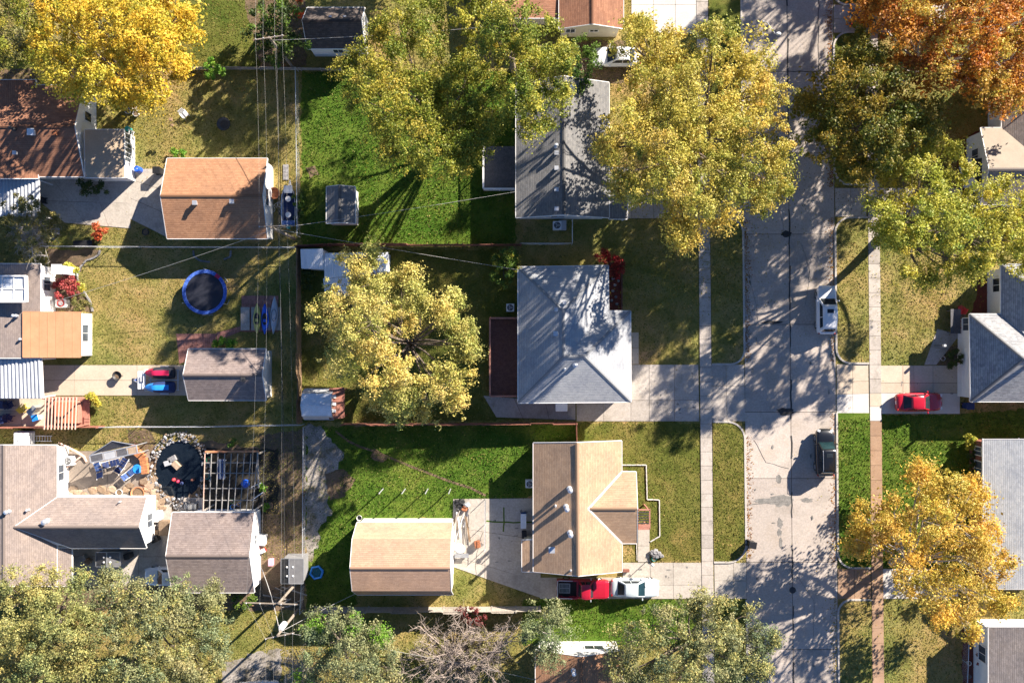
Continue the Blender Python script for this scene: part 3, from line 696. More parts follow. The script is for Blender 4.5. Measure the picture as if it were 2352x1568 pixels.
def gable(name, label, cat, x0, x1, y0, y1, axis, ze, zr, roof, wall, oh=0.3, rk=0.22, kn=None, trim='white_paint', ins=None, group=None, roof2=None, skew=0.0):
    """gabled (or, with kn=(frac,z), gambrel) building; the rectangle is its eaves in plan pixels at height ze"""
    a = W(x0, y1, ze); b = W(x1, y0, ze); X0, X1, Y0, Y1 = a.x, b.x, a.y, b.y
    t = thing(name, label, cat, ((X0 + X1) / 2, (Y0 + Y1) / 2, 0), 0, group)
    if axis == 'x': A0, A1, B0, B1 = X0, X1, Y0, Y1; mk = lambda a_, b_, z: Vector((a_, b_, z))
    else: A0, A1, B0, B1 = Y0, Y1, X0, X1; mk = lambda a_, b_, z: Vector((b_, a_, z))
    Bm = (B0 + B1) / 2; hw = (B1 - B0) / 2
    prof = [(0.0, ze)] + ([(kn[0], kn[1])] if kn else []) + [(1.0, zr)]
    faces = []; lo = []
    for sgn in (-1, 1):
        for (f0, z0), (f1, z1) in zip(prof[:-1], prof[1:]):
            bb0 = Bm + sgn * hw * (1 - f0); bb1 = Bm + sgn * hw * (1 - f1)
            q = [mk(A0, bb0, z0), mk(A1, bb0, z0), mk(A1, bb1, z1), mk(A0, bb1, z1)]
            (lo if (kn and f0 == 0 and roof2 and sgn == roof2[0]) else faces).append(q)
    r = make_roof(faces, roof, t, trim=trim, ridge=[(mk(A0, Bm, zr + 0.01), mk(A1, Bm, zr + 0.01))])
    if lo: make_roof(lo, roof2[1], t, trim=trim, name='lower_roof')
    # walls: the cross-section extruded
    def zat(bv):
        f = 1 - abs(bv - Bm) / hw
        for (f0, z0), (f1, z1) in zip(prof[:-1], prof[1:]):
            if f <= f1 + 1e-9: return z0 + (z1 - z0) * (f - f0) / (f1 - f0)
        return zr
    bs = [B0 + oh] + ([Bm - hw * (1 - kn[0])] if kn else []) + [Bm] + ([Bm + hw * (1 - kn[0])] if kn else []) + [B1 - oh]
    sec = [(B0 + oh, 0.0)] + [(q, zat(q) - 0.16) for q in bs] + [(B1 - oh, 0.0)]
    w = MB().loft([[mk(A0 + rk, q, z) for q, z in sec], [mk(A1 - rk, q, z) for q, z in sec]])
    w.build('wall', wall, t)
    EXC.append([(X0, Y0), (X1, Y0), (X1, Y1), (X0, Y1)])
    t['_'] = 0; del t['_']
    return t, dict(X0=X0, X1=X1, Y0=Y0, Y1=Y1, oh=oh, rk=rk, Bm=Bm, axis=axis, Z=zat)
def prism_wall(t, pts, z, m, name='wall', inset=0.0, ze=None):
    P = [W(px, py, ze if ze is not None else z) for px, py in pts]
    c = sum(P, Vector((0, 0, 0))) / len(P)
    if inset:
        Q = []
        n = len(P)
        ar = sum(P[i].x * P[(i + 1) % n].y - P[(i + 1) % n].x * P[i].y for i in range(n)); sg = 1 if ar > 0 else -1
        for i in range(n):
            d1 = (P[i] - P[i - 1]); d2 = (P[(i + 1) % n] - P[i]); d1.z = d2.z = 0; d1.normalize(); d2.normalize()
            n1 = Vector((-d1.y, d1.x, 0)) * sg; n2 = Vector((-d2.y, d2.x, 0)) * sg
            k = (n1 + n2); k = k / max(0.3, (1 + n1.dot(n2)))
            Q.append(P[i] + k * inset)
        P = Q
    EXC.append([(p.x, p.y) for p in P])
    return MB().prism([(p.x, p.y) for p in P], 0.0, z).build(name, m, t), P

# --- white roofed hip house in the middle
t = thing('house', 'white roofed house with a hipped roof half in tree shade, left of the street', 'house', (*G(1310, 770), 0))
ze, zr = 2.8, 4.75
e = lambda x, y: W(x, y, ze); q = lambda x, y: W(x, y, zr)
NW, NE, IN, EN, ES, SW = e(1190, 613), e(1397, 610), e(1398, 714), e(1448, 714), e(1449, 923), e(1190, 925)
R1, R2, R3 = q(1294, 714), q(1295, 819), q(1343, 819)
make_roof([[NW, R1, R2, SW], [NW, NE, R1], [NE, IN, R2, R1], [IN, EN, R3, R2], [EN, ES, R3], [SW, R2, R3, ES]], 'sh_white', t,
          ridge=[(R1, R2), (R2, R3), (SW, R2), (NW, R1), (R3, ES), (EN, R3), (R1, NE)], ridge_m='sh_white')
wl0, P = prism_wall(t, [(1190, 613), (1397, 610), (1398, 714), (1448, 714), (1449, 923), (1190, 925)], ze - 0.1, 'white_wall', inset=0.42, ze=ze)
panel_door(t, (P[4].x, (P[3].y + P[4].y) / 2 - 0.3, 1.15), (1, 0, 0), 4.8, 2.1)
for yy in (-0.4, -2.6): window(t, (P[0].x, P[0].y + yy - 2, 1.5), (-1, 0, 0), 1.2, 1.1)
window(t, (P[0].x + 3, P[5].y, 1.5), (0, -1, 0), 1.2, 1.1); window(t, (P[2].x, P[1].y - 1.6, 1.5), (1, 0, 0), 2.0, 1.3, bars=2)
pipe_vent(t, 1320, 838, 4.45, 1.1, 0.14); pipe_vent(t, 1297, 847, 4.3, 0.65, 0.07, cap=False); box_vent(t, 1277, 711, 4.5, 0.25); box_vent(t, 1276, 766, 4.5, 0.32); box_vent(t, 1296, 695, 4.5, 0.22)
# downspout and gutter
g = MB(); 
for a, b in ((EN, ES), (SW, ES), (NW, SW)): g.bar(a + Vector((0, 0, -0.05)), b + Vector((0, 0, -0.05)), 0.13, 0.11)
g.build('gutter', 'white_paint', t)

# --- tan roofed house
t = thing('house', 'tan shingled house with a cross gable and a row of roof pipes', 'house', (*G(1330, 1170), 0))
ze, zr = 2.7, 4.75
NW, RN, NE = W(1225, 1017, ze), W(1325, 1016, zr), W(1428, 1012, ze)
SW, RS, SE = W(1225, 1312, ze), W(1328, 1322, zr), W(1429, 1312, ze)
make_roof([[NW, RN, RS, SW], [RN, NE, SE, RS]], 'sh_tan', t, ridge=[(RN, RS)])
J0, J1 = W(1225, 1239, ze - 0.02), W(1225, 1312, ze - 0.02); J2, J3 = W(1199, 1312, ze - 0.5), W(1199, 1240, ze - 0.5)
make_roof([[J0, J1, J2, J3]], 'sh_tan', t, name='lower_roof')
zw = 4.25; V0, V1 = W(1351, 1168, zw), W(1464, 1168, zw)
make_roof([[V0, V1, W(1461, 1083, ze), W(1426, 1083, ze + 0.02)], [V0, W(1427, 1247, ze + 0.02), W(1463, 1247, ze), V1]], 'sh_tan', t, name='wing_roof', ridge=[(V0, V1)])
fl = MB()
for a, b in ((V0, W(1427, 1084, ze)), (V0, W(1428, 1246, ze))): fl.bar(a + Vector((0, 0, 0.04)), b + Vector((0, 0, 0.05)), 0.16, 0.02)
fl.build('valley_flashing', 'white_metal', t)
# gable shell: main and wing
X0, X1, Yn, Ys = NW.x + 0.35, NE.x - 0.35, NW.y - 0.25, SW.y + 0.25; Xm = (NW.x + NE.x) / 2; EXC.append([(X0, Yn), (X1, Yn), (X1, Ys), (X0, Ys)])
MB().loft([[(X0, y_, 0), (X0, y_, ze + 0.02), (Xm, y_, zr - 0.2), (X1, y_, ze + 0.02), (X1, y_, 0)] for y_ in (Yn, Ys)]).build('wall', 'cream_wall', t)
Ya, Yb = W(0, 1083, ze).y - 0.3, W(0, 1247, ze).y + 0.3; Ymid = (Ya + Yb) / 2; Xe = V1.x - 0.25
MB().loft([[(x_, Ya, 0), (x_, Ya, ze + 0.02), (x_, Ymid, zw - 0.2), (x_, Yb, ze + 0.02), (x_, Yb, 0)] for x_ in (X1 - 0.2, Xe)]).build('wall', 'brick_wall', t); EXC.append([(X1, Ya), (Xe, Ya), (Xe, Yb), (X1, Yb)])
jx = W(1199, 0, ze - 0.5).x + 0.25
MB().prism([(jx, J0.y - 0.2), (X0 + 0.1, J0.y - 0.2), (X0 + 0.1, J1.y + 0.2), (jx, J1.y + 0.2)], 0, ze - 0.5).build('wall', 'cream_wall', t)
window(t, (X0, Yn - 1.6, 1.5), (-1, 0, 0), 1.2, 1.1); window(t, ((X0 + Xm) / 2, Yn, 1.5), (0, 1, 0), 1.2, 1.1); window(t, ((X1 + Xm) / 2, Yn, 1.5), (0, 1, 0), 1.2, 1.1)
window(t, (Xe, Ymid + 1.2, 1.5), (1, 0, 0), 1.6, 1.2)
panel_door(t, (X0, W(0, 1190).y, 1.05), (-1, 0, 0), 0.95, 2.05, rows=3, name='door')
pipe_vent(t, 1308, 1122, 4.5, 1.15, 0.15); pipe_vent(t, 1300, 1163, 4.4, 1.5, 0.14); pipe_vent(t, 1276, 1161, 4.0, 0.75, 0.06, cap=False); pipe_vent(t, 1309, 1223, 4.5, 1.15, 0.15); box_vent(t, 1267, 1261, 3.9, 0.42); pipe_vent(t, 1311, 1309, 4.4, 0.5, 0.06, cap=False)
# slatted porch cover on the wing
pg = thing('porch_pergola', 'small reddish brown slatted porch cover at the tan house front', 'pergola', (*G(1478, 1190), 0))
for px, py in ((1466, 1170), (1489, 1170), (1466, 1212), (1489, 1212)):
    p = W(px, py, 2.4); MB().box((p.x, p.y, 1.2), (0.12, 0.12, 2.4)).build('post', 'wood_rail_red', pg)
for (ax, ay), (bx, by) in (((1464, 1170), (1492, 1170)), ((1492, 1168), (1492, 1214)), ((1464, 1213), (1492, 1213)), ((1465, 1168), (1465, 1214))):
    MB().bar(W(ax, ay, 2.45), W(bx, by, 2.45), 0.12, 0.16).build('beam', 'wood_rail_red', pg)
for i in range(6): MB().bar(W(1465, 1176 + i * 6.2, 2.56), W(1491, 1176 + i * 6.2, 2.56), 0.09, 0.05).build('slat', 'dark_metal', pg)
MB().box((*W(1478, 1209, 2.5).xy, 2.6), (1.0, 0.5, 0.06)).build('cover_board', 'wood_rail_red', pg)

# --- gambrel garage
t, d = gable('garage', 'tan barn roofed garage with a steep shaded lower slope', 'garage', 820, 1040, 1199, 1365, 'x', 2.6, 5.75, 'sh_peach', 'white_wall', 0.2, 0.15, kn=(0.30, 4.75))
for x_ in (0.3, 0.7): window(t, (d['X0'] + (d['X1'] - d['X0']) * x_, d['Y1'] - 0.2, 1.6), (0, 1, 0), 1.0, 0.9)
panel_door(t, (d['X1'] - 0.15, d['Bm'] + 0.2, 1.15), (1, 0, 0), 4.6, 2.2)
window(t, (d['X1'] - 0.15, d['Bm'], 4.0), (1, 0, 0), 0.9, 0.8)

# --- orange-brown garage
t, d = gable('garage', 'orange brown shingled garage below the round fire pit lawn', 'garage', 384, 614, 364, 548, 'x', 2.45, 3.85, 'sh_orange', 'white_wall', 0.25, 0.18)
box_vent(t, 450, 467, 3.6, 0.3, h=0.4); box_vent(t, 535, 464, 3.6, 0.3, h=0.4)
window(t, (d['X1'] - 0.18, d['Bm'] + 0.2, 2.0), (1, 0, 0), 1.6, 0.9, pane='glass_dark', bars=0)
panel_door(t, (d['X0'] + 0.18, d['Bm'] - 0.3, 1.1), (-1, 0, 0), 4.6, 2.1)
# --- mauve shed
t, d = gable('shed', 'mauve shingled outbuilding at the end of the trailer drive', 'shed', 433, 611, 801, 919, 'x', 2.4, 3.6, 'sh_mauve', 'white_wall', 0.2, 0.18)
box_vent(t, 560, 871, 3.4, 0.3, 'dark_metal'); panel_door(t, (d['X0'] + 0.18, d['Bm'], 1.1), (-1, 0, 0), 3.2, 2.1)
# --- lower left garage
t, d = gable('garage', 'mauve brown garage with branch shadows, right of the lower left house', 'garage', 396, 584, 1176, 1360, 'x', 2.5, 3.9, 'sh_mauve', 'white_wall', 0.22, 0.18)
window(t, (d['X1'] - 0.18, d['Bm'] + 1.0, 1.7), (1, 0, 0), 0.9, 0.9)
# --- dark shed at the top
t, d = gable('shed', 'dark brown roofed shed with white walls at the top beside the pole', 'shed', 706, 838, 18, 112, 'x', 2.5, 4.3, 'sh_darkbrown', 'white_wall', 0.15, 0.15)
window(t, ((d['X0'] + d['X1']) / 2, d['Y0'] + 0.15, 1.5), (0, -1, 0), 1.0, 0.9); box_vent(t, 760, 42, 3.6, 0.2); box_vent(t, 793, 42, 3.6, 0.2)
# --- grey garden shed
t, d = gable('shed', 'small grey shingled garden shed standing alone on the green lawn', 'shed', 750, 816, 429, 513, 'y', 2.1, 2.75, 'sh_darkgrey', 'white_wall', 0.12, 0.12)
panel_door(t, (d['X1'] - 0.12, (d['Y0'] + d['Y1']) / 2, 0.95), (1, 0, 0), 1.3, 1.75, rows=2, name='door')
# --- lower centre house
t, d = gable('house', 'brown roofed house with a white gable wall at the bottom edge', 'house', 1230, 1432, 1492, 1850, 'y', 2.7, 4.3, 'sh_orange', 'white_wall', 0.35, 0.2)
window(t, (W(1365, 0, 2).x, d['Y1'] - 0.2, 1.6), (0, 1, 0), 1.8, 1.0, pane='glass_dark'); pipe_vent(t, 1317, 1539, 4.2, 0.9, 0.13)
# --- dark grey house
t, d = gable('house', 'dark grey shingled house under the big yellow tree', 'house', 1185, 1399, 190, 500, 'y', 2.8, 4.6, 'sh_darkgrey', 'white_wall', 0.35, 0.3)
ze = 2.75
make_roof([[W(1399, 386, ze), W(1441, 386, ze - 0.35), W(1441, 503, ze - 0.35), W(1399, 503, ze)]], 'sh_darkgrey', t, name='porch_roof')
for py in (392, 440, 497):
    p = W(1437, py, 2.3); MB().box((p.x, p.y, 1.15), (0.14, 0.14, 2.3)).build('porch_post', 'white_paint', t)
for px in (1222, 1282, 1368): window(t, (W(px, 0, 2).x, d['Y0'] + 0.3, 1.75), (0, -1, 0), 1.3, 0.9)
for py in (352, 387, 436, 480): box_vent(t, 1278, py, 4.4, 0.28)
pipe_vent(t, 1312, 207, 4.0, 0.7, 0.2); pipe_vent(t, 1310, 226, 4.0, 0.4, 0.07, cap=False); pipe_vent(t, 1277, 336, 4.4, 0.5, 0.12)
# --- top centre house
t, d = gable('house', 'brown roofed house with a cream wall at the top edge', 'house', 1284, 1432, -190, 66, 'y', 2.8, 3.9, 'sh_brown', 'cream_wall', 0.3, 0.3)
a = [W(1130, -150, 2.9), W(1284, -150, 2.9), W(1284, 42, 2.6), W(1130, 42, 2.6)]
make_roof([[a[0], a[1], a[2], a[3]]], 'sh_brown', t, name='wing_roof'); prism_wall(t, [(1136, -140), (1284, -140), (1284, 34), (1136, 34)], 2.35, 'cream_wall')
window(t, (W(1364, 0, 1.5).x, d['Y0'] + 0.3, 1.6), (0, -1, 0), 0.8, 0.5, pane='glass_dark'); window(t, (W(1310, 0, 1.5).x, d['Y0'] + 0.3, 1.6), (0, -1, 0), 0.9, 0.9)
# --- brown house upper left
ze, zr = 2.7, 4.3
t, d = gable('house', 'brown shingled house dappled by the golden tree at the upper left', 'house', -150, 193, 196, 406, 'x', ze, zr, 'sh_brown', 'white_wall', 0.3, 0.25)
make_roof([[W(-190, 184, zr + 1.2), W(82, 184, ze + 0.06), W(88, 410, ze + 0.06), W(-190, 410, zr + 1.2)]], 'sh_brown', t, name='cross_roof')
window(t, (d['X1'] - 0.25, d['Bm'] + 1.6, 1.6), (1, 0, 0), 0.9, 1.2, pane='glass_dark', bars=0); window(t, (W(120, 0, 1.5).x, d['Y0'] + 0.3, 1.5), (0, -1, 0), 1.4, 1.0)
box_vent(t, 75, 305, 4.2, 0.45, 'white_metal', 0.4); pipe_vent(t, 30, 296, 4.5, 0.6, 0.1, 'dark_metal'); box_vent(t, 36, 352, 3.9, 0.25); box_vent(t, 127, 307, 4.2, 0.3, 'rust')
# sunroom
s0 = [W(195, 298, 2.9), W(285, 298, 2.45), W(286, 408, 2.45), W(196, 408, 2.9)]
make_roof([s0], 'light_tan_roof', t, name='sunroom_roof', thick=0.1)
P = [W(197, 300, 2.4), W(282, 300, 2.4), W(283, 405, 2.4), W(197, 405, 2.4)]
prism_wall(t, [(190, 300), (282, 300), (283, 405), (190, 405)], 2.4, 'white_wall', 'sunroom_wall')
for py in (318, 340, 362, 384): window(t, (P[1].x, W(0, py, 1.5).y, 1.5), (1, 0, 0), 0.85, 1.3, 'sunroom_window')
# white rail along the sunroom ramp
rl = thing('deck_rail', 'white slatted rail beside the sunroom of the brown house', 'railing', (*G(305, 360), 0))
for i in range(6):
    p = G(309, 305 + i * 20); MB().box((*p, 0.55), (0.09, 0.09, 1.1)).build('post', 'white_paint', rl)
for z_ in (0.25, 0.6, 1.05): MB().bar((*G(309, 303), z_), (*G(309, 407), z_), 0.06, 0.08).build('rail', 'white_paint', rl)
# --- middle left house
ze = 2.7
t = thing('house', 'pinkish tan house with a big glass skylight at the left edge', 'house', (*G(20, 700), 0))
A = [W(-260, 605, 4.4), W(93, 606, ze), W(93, 716, ze), W(93, 822, ze), W(-260, 822, 4.4)]
make_roof([[A[0], A[1], A[3], A[4]]], 'sh_pinktan', t)
prism_wall(t, [(-250, 606), (93, 606), (93, 820), (-250, 820)], ze - 0.1, 'white_wall', inset=0.12, ze=ze)
B = [W(53, 716, 3.05), W(186, 717, 2.3), W(186, 820, 2.3), W(53, 820, 3.05)]
nb = 7
rb = MB()
for i in range(nb):
    f = lambda u, k: B[0 + 3 * k] + (B[1 + k] - B[0 + 3 * k]) * u
    o = make_roof([[f(i / nb, 0), f((i + 1) / nb - 0.006, 0), f((i + 1) / nb - 0.006, 1), f(i / nb, 1)]], 'orange_tan', t, 0.05, 'orange_tan', 'roof_panel')
prism_wall(t, [(90, 719), (184, 719), (184, 817), (90, 817)], 2.15, 'white_wall', 'wall')
wx = W(93, 0, ze).x - 0.12
window(t, (wx, W(0, 652, 1.5).y, 1.5), (1, 0, 0), 1.3, 1.1); window(t, (W(184, 0, 2.15).x, W(0, 765, 1.4).y, 1.3), (1, 0, 0), 1.6, 1.1)
pipe_vent(t, 36, 725, 3.3, 0.6, 0.09); pipe_vent(t, 45, 779, 3.2, 0.35, 0.07, cap=False)
sk = MB(); c = [W(-20, 634, 4.0), W(60, 634, 3.75), W(61, 693, 3.75), W(-20, 693, 4.0)]
for a, b in ((0, 1), (1, 2), (2, 3), (3, 0)): sk.bar(c[a], c[b], 0.14, 0.4)
sk.bar((c[0] + c[3]) / 2 + Vector((0, 0, 0.06)), (c[1] + c[2]) / 2 + Vector((0, 0, 0.06)), 0.08, 0.12)
for u in (0.32, 0.66): sk.bar(c[0] + (c[1] - c[0]) * u + Vector((0, 0, 0.06)), c[3] + (c[2] - c[3]) * u + Vector((0, 0, 0.06)), 0.08, 0.12)
so = sk.build('skylight', 'white_paint', t)
for u0, u1 in ((0.02, 0.3), (0.34, 0.64), (0.68, 0.98)):
    for v0, v1 in ((0.04, 0.47), (0.53, 0.96)):
        f = lambda u, v: (c[0] + (c[1] - c[0]) * u) + ((c[3] + (c[2] - c[3]) * u) - (c[0] + (c[1] - c[0]) * u)) * v + Vector((0, 0, 0.05))
        MB().slab([f(u0, v0), f(u1, v0), f(u1, v1), f(u0, v1)], (0, 0, -0.02)).build('pane', 'skylight_glass', so)
ch = W(135, 619, 2.7); MB().box((ch.x, ch.y, 1.5), (0.75, 0.75, 3.0)).box((ch.x, ch.y, 3.04), (0.9, 0.9, 0.12)).build('chimney', 'white_wall', t)
# --- lower left house
ze, zr = 2.7, 4.6
t = thing('house', 'pale pinkish house with a long side wing at the lower left', 'house', (*G(60, 1180), 0))
r0, r1 = W(8, 1022, zr), W(8, 1345, zr)
make_roof([[r0, W(131, 1022, ze), W(131, 1142, ze), W(131, 1258, ze), W(131, 1345, ze), r1], [W(-160, 1022, 2.4), r0, r1, W(-160, 1345, 2.4)]], 'sh_pinktan', t, ridge=[(r0, r1)])
make_roof([[W(131, 1258, ze - 0.01), W(165, 1258, ze - 0.45), W(165, 1345, ze - 0.45), W(131, 1345, ze - 0.01)]], 'sh_pinktan', t, name='lower_roof')
zw = 4.3; v0, v1 = W(32, 1210, zw), W(319, 1210, zw)
make_roof([[v0, W(131, 1142, ze + 0.03), W(337, 1142, ze), v1], [v0, v1, W(336, 1258, ze), W(165, 1258, ze + 0.03)]], 'sh_pinktan', t, name='wing_roof', ridge=[(v0, v1)])
prism_wall(t, [(-160, 1024), (129, 1024), (129, 1344), (-160, 1344)], ze - 0.1, 'white_wall', inset=0.3, ze=ze)
Ya, Yb = W(0, 1142, ze).y - 0.25, W(0, 1258, ze).y + 0.25; Ym = v0.y; x1 = v1.x - 0.3
MB().loft([[(x_, Ya, 0), (x_, Ya, ze), (x_, Ym, zw - 0.2), (x_, Yb, ze), (x_, Yb, 0)] for x_ in (W(100, 0, ze).x, x1)]).build('wall', 'white_wall', t); EXC.append([(W(100, 0).x, Ya), (x1, Ya), (x1, Yb), (W(100, 0).x, Yb)])
window(t, (x1, Ym, 1.5), (1, 0, 0), 1.3, 1.1); window(t, (W(240, 0, 2).x, Ya, 1.5), (0, 1, 0), 1.8, 1.1)
window(t, (W(129, 0, ze).x - 0.3, W(0, 1085, 1.5).y, 1.5), (1, 0, 0), 1.5, 1.2)
pipe_vent(t, 20, 1174, 4.4, 0.6, 0.13); pipe_vent(t, 66, 1170, 3.7, 0.5, 0.08); pipe_vent(t, 106, 1197, 4.1, 0.55, 0.16); pipe_vent(t, 275, 1152, 3.1, 0.5, 0.05, cap=False)
# --- right side houses
ze, zr = 2.75, 4.35
t = thing('house', 'grey brown shingled house with a pale gabled wing at the upper right', 'house', (*G(2320, 340), 0))
n0 = [W(2300, 110, ze), W(2300, 470, ze), W(2420, 470, 4.6), W(2420, 110, 4.6)]
make_roof([n0], 'sh_warmgrey', t)
v0, v1 = W(2272, 389, 4.5), W(2480, 389, 4.5)
make_roof([[v0, v1, W(2480, 292, ze), W(2252, 294, ze)]], 'tan_roll', t, name='wing_roof'); make_roof([[v0, W(2252, 470, ze), W(2480, 470, ze), v1]], 'sh_warmgrey', t, name='wing_roof', ridge=[(v0, v1)])
prism_wall(t, [(2302, 112), (2480, 112), (2480, 470), (2302, 470)], ze - 0.1, 'white_wall', inset=0.3, ze=ze)
Ya, Yb = W(0, 294, ze).y - 0.25, W(0, 470, ze).y + 0.25; x0 = W(2252, 0, ze).x + 0.25
MB().loft([[(x_, Ya, 0), (x_, Ya, ze), (x_, v0.y, 4.3), (x_, Yb, ze), (x_, Yb, 0)] for x_ in (x0, x0 + 7)]).build('wall', 'white_wall', t); EXC.append([(x0, Ya), (x0 + 7, Ya), (x0 + 7, Yb), (x0, Yb)])
make_roof([[W(2231, 366, 2.4), W(2262, 362, 2.6), W(2266, 422, 2.6), W(2242, 424, 2.4)]], 'dark_metal', t, 0.1, name='porch_roof')
prism_wall(t, [(2232, 368), (2262, 366), (2266, 420), (2243, 422)], 2.2, 'white_wall', 'porch_wall')
window(t, (x0, v0.y + 1.9, 1.5), (-1, 0, 0), 1.3, 1.1); window(t, (x0, v0.y - 2.0, 1.5), (-1, 0, 0), 1.3, 1.1)
t = thing('house', 'grey shingled hipped house with a white garage door at the right', 'house', (*G(2300, 780), 0))
zr = 5.0; ap = W(2352, 824, zr); apR = W(2700, 824, zr)
NW, SW, IN = W(2227, 721, ze), W(2229, 922, ze), W(2300, 721, ze)
k = 0.62
make_roof([[NW, SW, ap], [SW, W(2700, 922, ze), apR, ap], [NW, ap, apR, W(2700, 721, ze)]], 'sh_grey', t, ridge=[(NW, ap), (SW, ap), (ap, apR)])
u0, u1 = W(2299, 607, ze), W(2299, 735, ze + 0.3); ua = W(2390, 672, 4.6)
make_roof([[u0, W(2299, 760, ze + 0.02), W(2390, 760, 4.6), ua], [u0, ua, W(2700, 672, 4.6), W(2700, 607, ze)]], 'sh_grey', t, name='wing_roof', ridge=[(u0, ua)])
wl0, P = prism_wall(t, [(2227, 721), (2700, 721), (2700, 922), (2229, 922)], ze - 0.1, 'white_wall', inset=0.4, ze=ze)
wl1, P2 = prism_wall(t, [(2299, 607), (2700, 607), (2700, 740), (2299, 740)], ze - 0.1, 'white_wall', inset=0.35, ze=ze)
panel_door(t, (P[0].x, W(0, 855, 1).y, 1.1), (-1, 0, 0), 4.6, 2.1); window(t, (P2[0].x, W(0, 655, 1.4).y, 1.5), (-1, 0, 0), 1.3, 1.1, pane='glass_dark'); window(t, (P[0].x, W(0, 745, 1).y, 1.5), (-1, 0, 0), 1.2, 1.1)
pipe_vent(t, 2362, 842, 4.9, 0.9, 0.14)
t = thing('house', 'pale blue grey roofed house with red brick walls at the right edge', 'house', (*G(2320, 1150), 0))
make_roof([[W(2258, 1009, ze), W(2258, 1352, ze), W(2430, 1352, 4.7), W(2430, 1009, 4.7)]], 'sh_paleblue', t)
wl0, P = prism_wall(t, [(2258, 1009), (2430, 1009), (2430, 1352), (2258, 1352)], ze - 0.05, 'brick_wall', inset=0.3, ze=ze)
window(t, (P[0].x, W(0, 1075, 1.5).y, 1.5), (-1, 0, 0), 1.4, 1.2); window(t, (P[0].x, W(0, 1035, 1.5).y, 1.5), (-1, 0, 0), 0.8, 1.1)
gu = MB(); gu.bar(W(2257, 1007, ze - 0.06), W(2257, 1352, ze - 0.06), 0.12, 0.1); gu.bar(W(2340, 1006, ze - 0.05), W(2340, 1006, 0.1), 0.09); gu.build('gutter', 'white_paint', t)
t = thing('house', 'dark brown shingled house at the lower right corner', 'house', (*G(2320, 1510), 0))
make_roof([[W(2270, 1440, ze), W(2270, 1800, ze), W(2400, 1800, 4.4), W(2400, 1440, 4.4)]], 'sh_warmgrey', t)
wl0, P = prism_wall(t, [(2270, 1440), (2420, 1440), (2420, 1800), (2270, 1800)], ze - 0.05, 'white_wall', inset=0.2, ze=ze)
x0_, x1_ = P[0].x, W(2400, 0, 4.3).x
MB().add([(x0_, P[0].y + 0.012, 0), (x1_, P[0].y + 0.012, 0), (x1_, P[0].y + 0.012, 4.2), (x0_, P[0].y + 0.012, ze - 0.1)], [(3, 2, 1, 0)]).build('gable_wall', 'white_wall', t)
window(t, (P[0].x, W(0, 1500, 1.5).y, 1.5), (-1, 0, 0), 1.5, 1.2)

# --- corrugated carports: every sheet its own piece
def corrugated(name, label, c, zs, n, m, per=3, cat='carport', posts=True, amp=0.035, along='v', trim='white_paint'):
    """c: four plan corners tl,tr,br,bl at heights zs; n sheets side by side, ribs run down the slope"""
    P = [W(x, y_, z) for (x, y_), z in zip(c, zs)]
    t = thing(name, label, cat, (*((P[0] + P[2]) / 2).xy, 0))
    f = lambda u, v: (P[0] + (P[1] - P[0]) * u) + ((P[3] + (P[2] - P[3]) * u) - (P[0] + (P[1] - P[0]) * u)) * v
    if along == 'u': g_ = f; f = lambda u, v: g_(v, u)
    for i in range(n):
        b = MB(); rows = [[], []]; k = per * 4
        for j in range(k + 1):
            u = (i + j / k * 0.998) / n; dz = (0, amp, amp, 0)[j % 4]
            for r, v in ((0, 0.0), (1, 1.0)): rows[r].append(f(u, v) + Vector((0, 0, dz)))
        b.loft(rows, cap=False, closed=False); o = b.build('roof_sheet', m, t)
        md = o.modifiers.new('s', 'SOLIDIFY'); md.thickness = 0.012
    if posts:
        for p in P:
            q = p + ((P[0] + P[2]) / 2 - p) * 0.06
            MB().box((q.x, q.y, p.z / 2 - 0.05), (0.1, 0.1, p.z - 0.1)).build('post', trim, t)
    e = MB()
    for a, b_ in ((0, 1), (1, 2), (2, 3), (3, 0)): e.bar(P[a] - Vector((0, 0, 0.08)), P[b_] - Vector((0, 0, 0.08)), 0.08, 0.12)
    e.build('edge_beam', trim, t)
    EXC.append([(p.x, p.y) for p in P])
    return t, P
corrugated('carport', 'blue white ribbed carport roof below the brown house at the left edge', [(-60, 404), (89, 410), (90, 496), (-60, 496)], (2.7, 2.6, 2.3, 2.4), 6, 'awning_metal', 3, amp=0.08)
corrugated('carport', 'white ribbed carport roof half in shade beside the tan drive', [(-60, 822), (95, 822), (99, 914), (-60, 914)], (2.65, 2.6, 2.3, 2.35), 6, 'awning_metal', 3, amp=0.08)
tt, P = corrugated('shed', 'small ribbed metal shed in the fence corner below the pole', [(691, 573), (741, 572), (745, 618), (693, 616)], (2.2, 2.3, 1.95, 1.9), 4, 'white_metal', 4, 'shed', False)
MB().prism([(p.x * 0.99 + P[(i + 2) % 4].x * 0.01, p.y * 0.99 + P[(i + 2) % 4].y * 0.01) for i, p in enumerate(P)], 0, 1.8).build('wall', 'white_metal', tt)
tt, P = corrugated('shed', 'long white metal shed partly hidden by the pale yellow tree', [(746, 582), (891, 580), (889, 622), (746, 640)], (2.1, 2.1, 2.35, 2.35), 9, 'white_metal', 4, 'shed', False)
MB().prism([(p.x * 0.985 + P[(i + 2) % 4].x * 0.015, p.y * 0.985 + P[(i + 2) % 4].y * 0.015) for i, p in enumerate(P)], 0, 2.0).build('wall', 'white_metal', tt)
tt, P = corrugated('shed', 'narrow grey white lean-to shed left of the pale yellow tree', [(743, 640), (800, 636), (802, 678), (748, 680)], (2.35, 2.35, 2.0, 2.0), 4, 'white_metal', 4, 'shed', False)
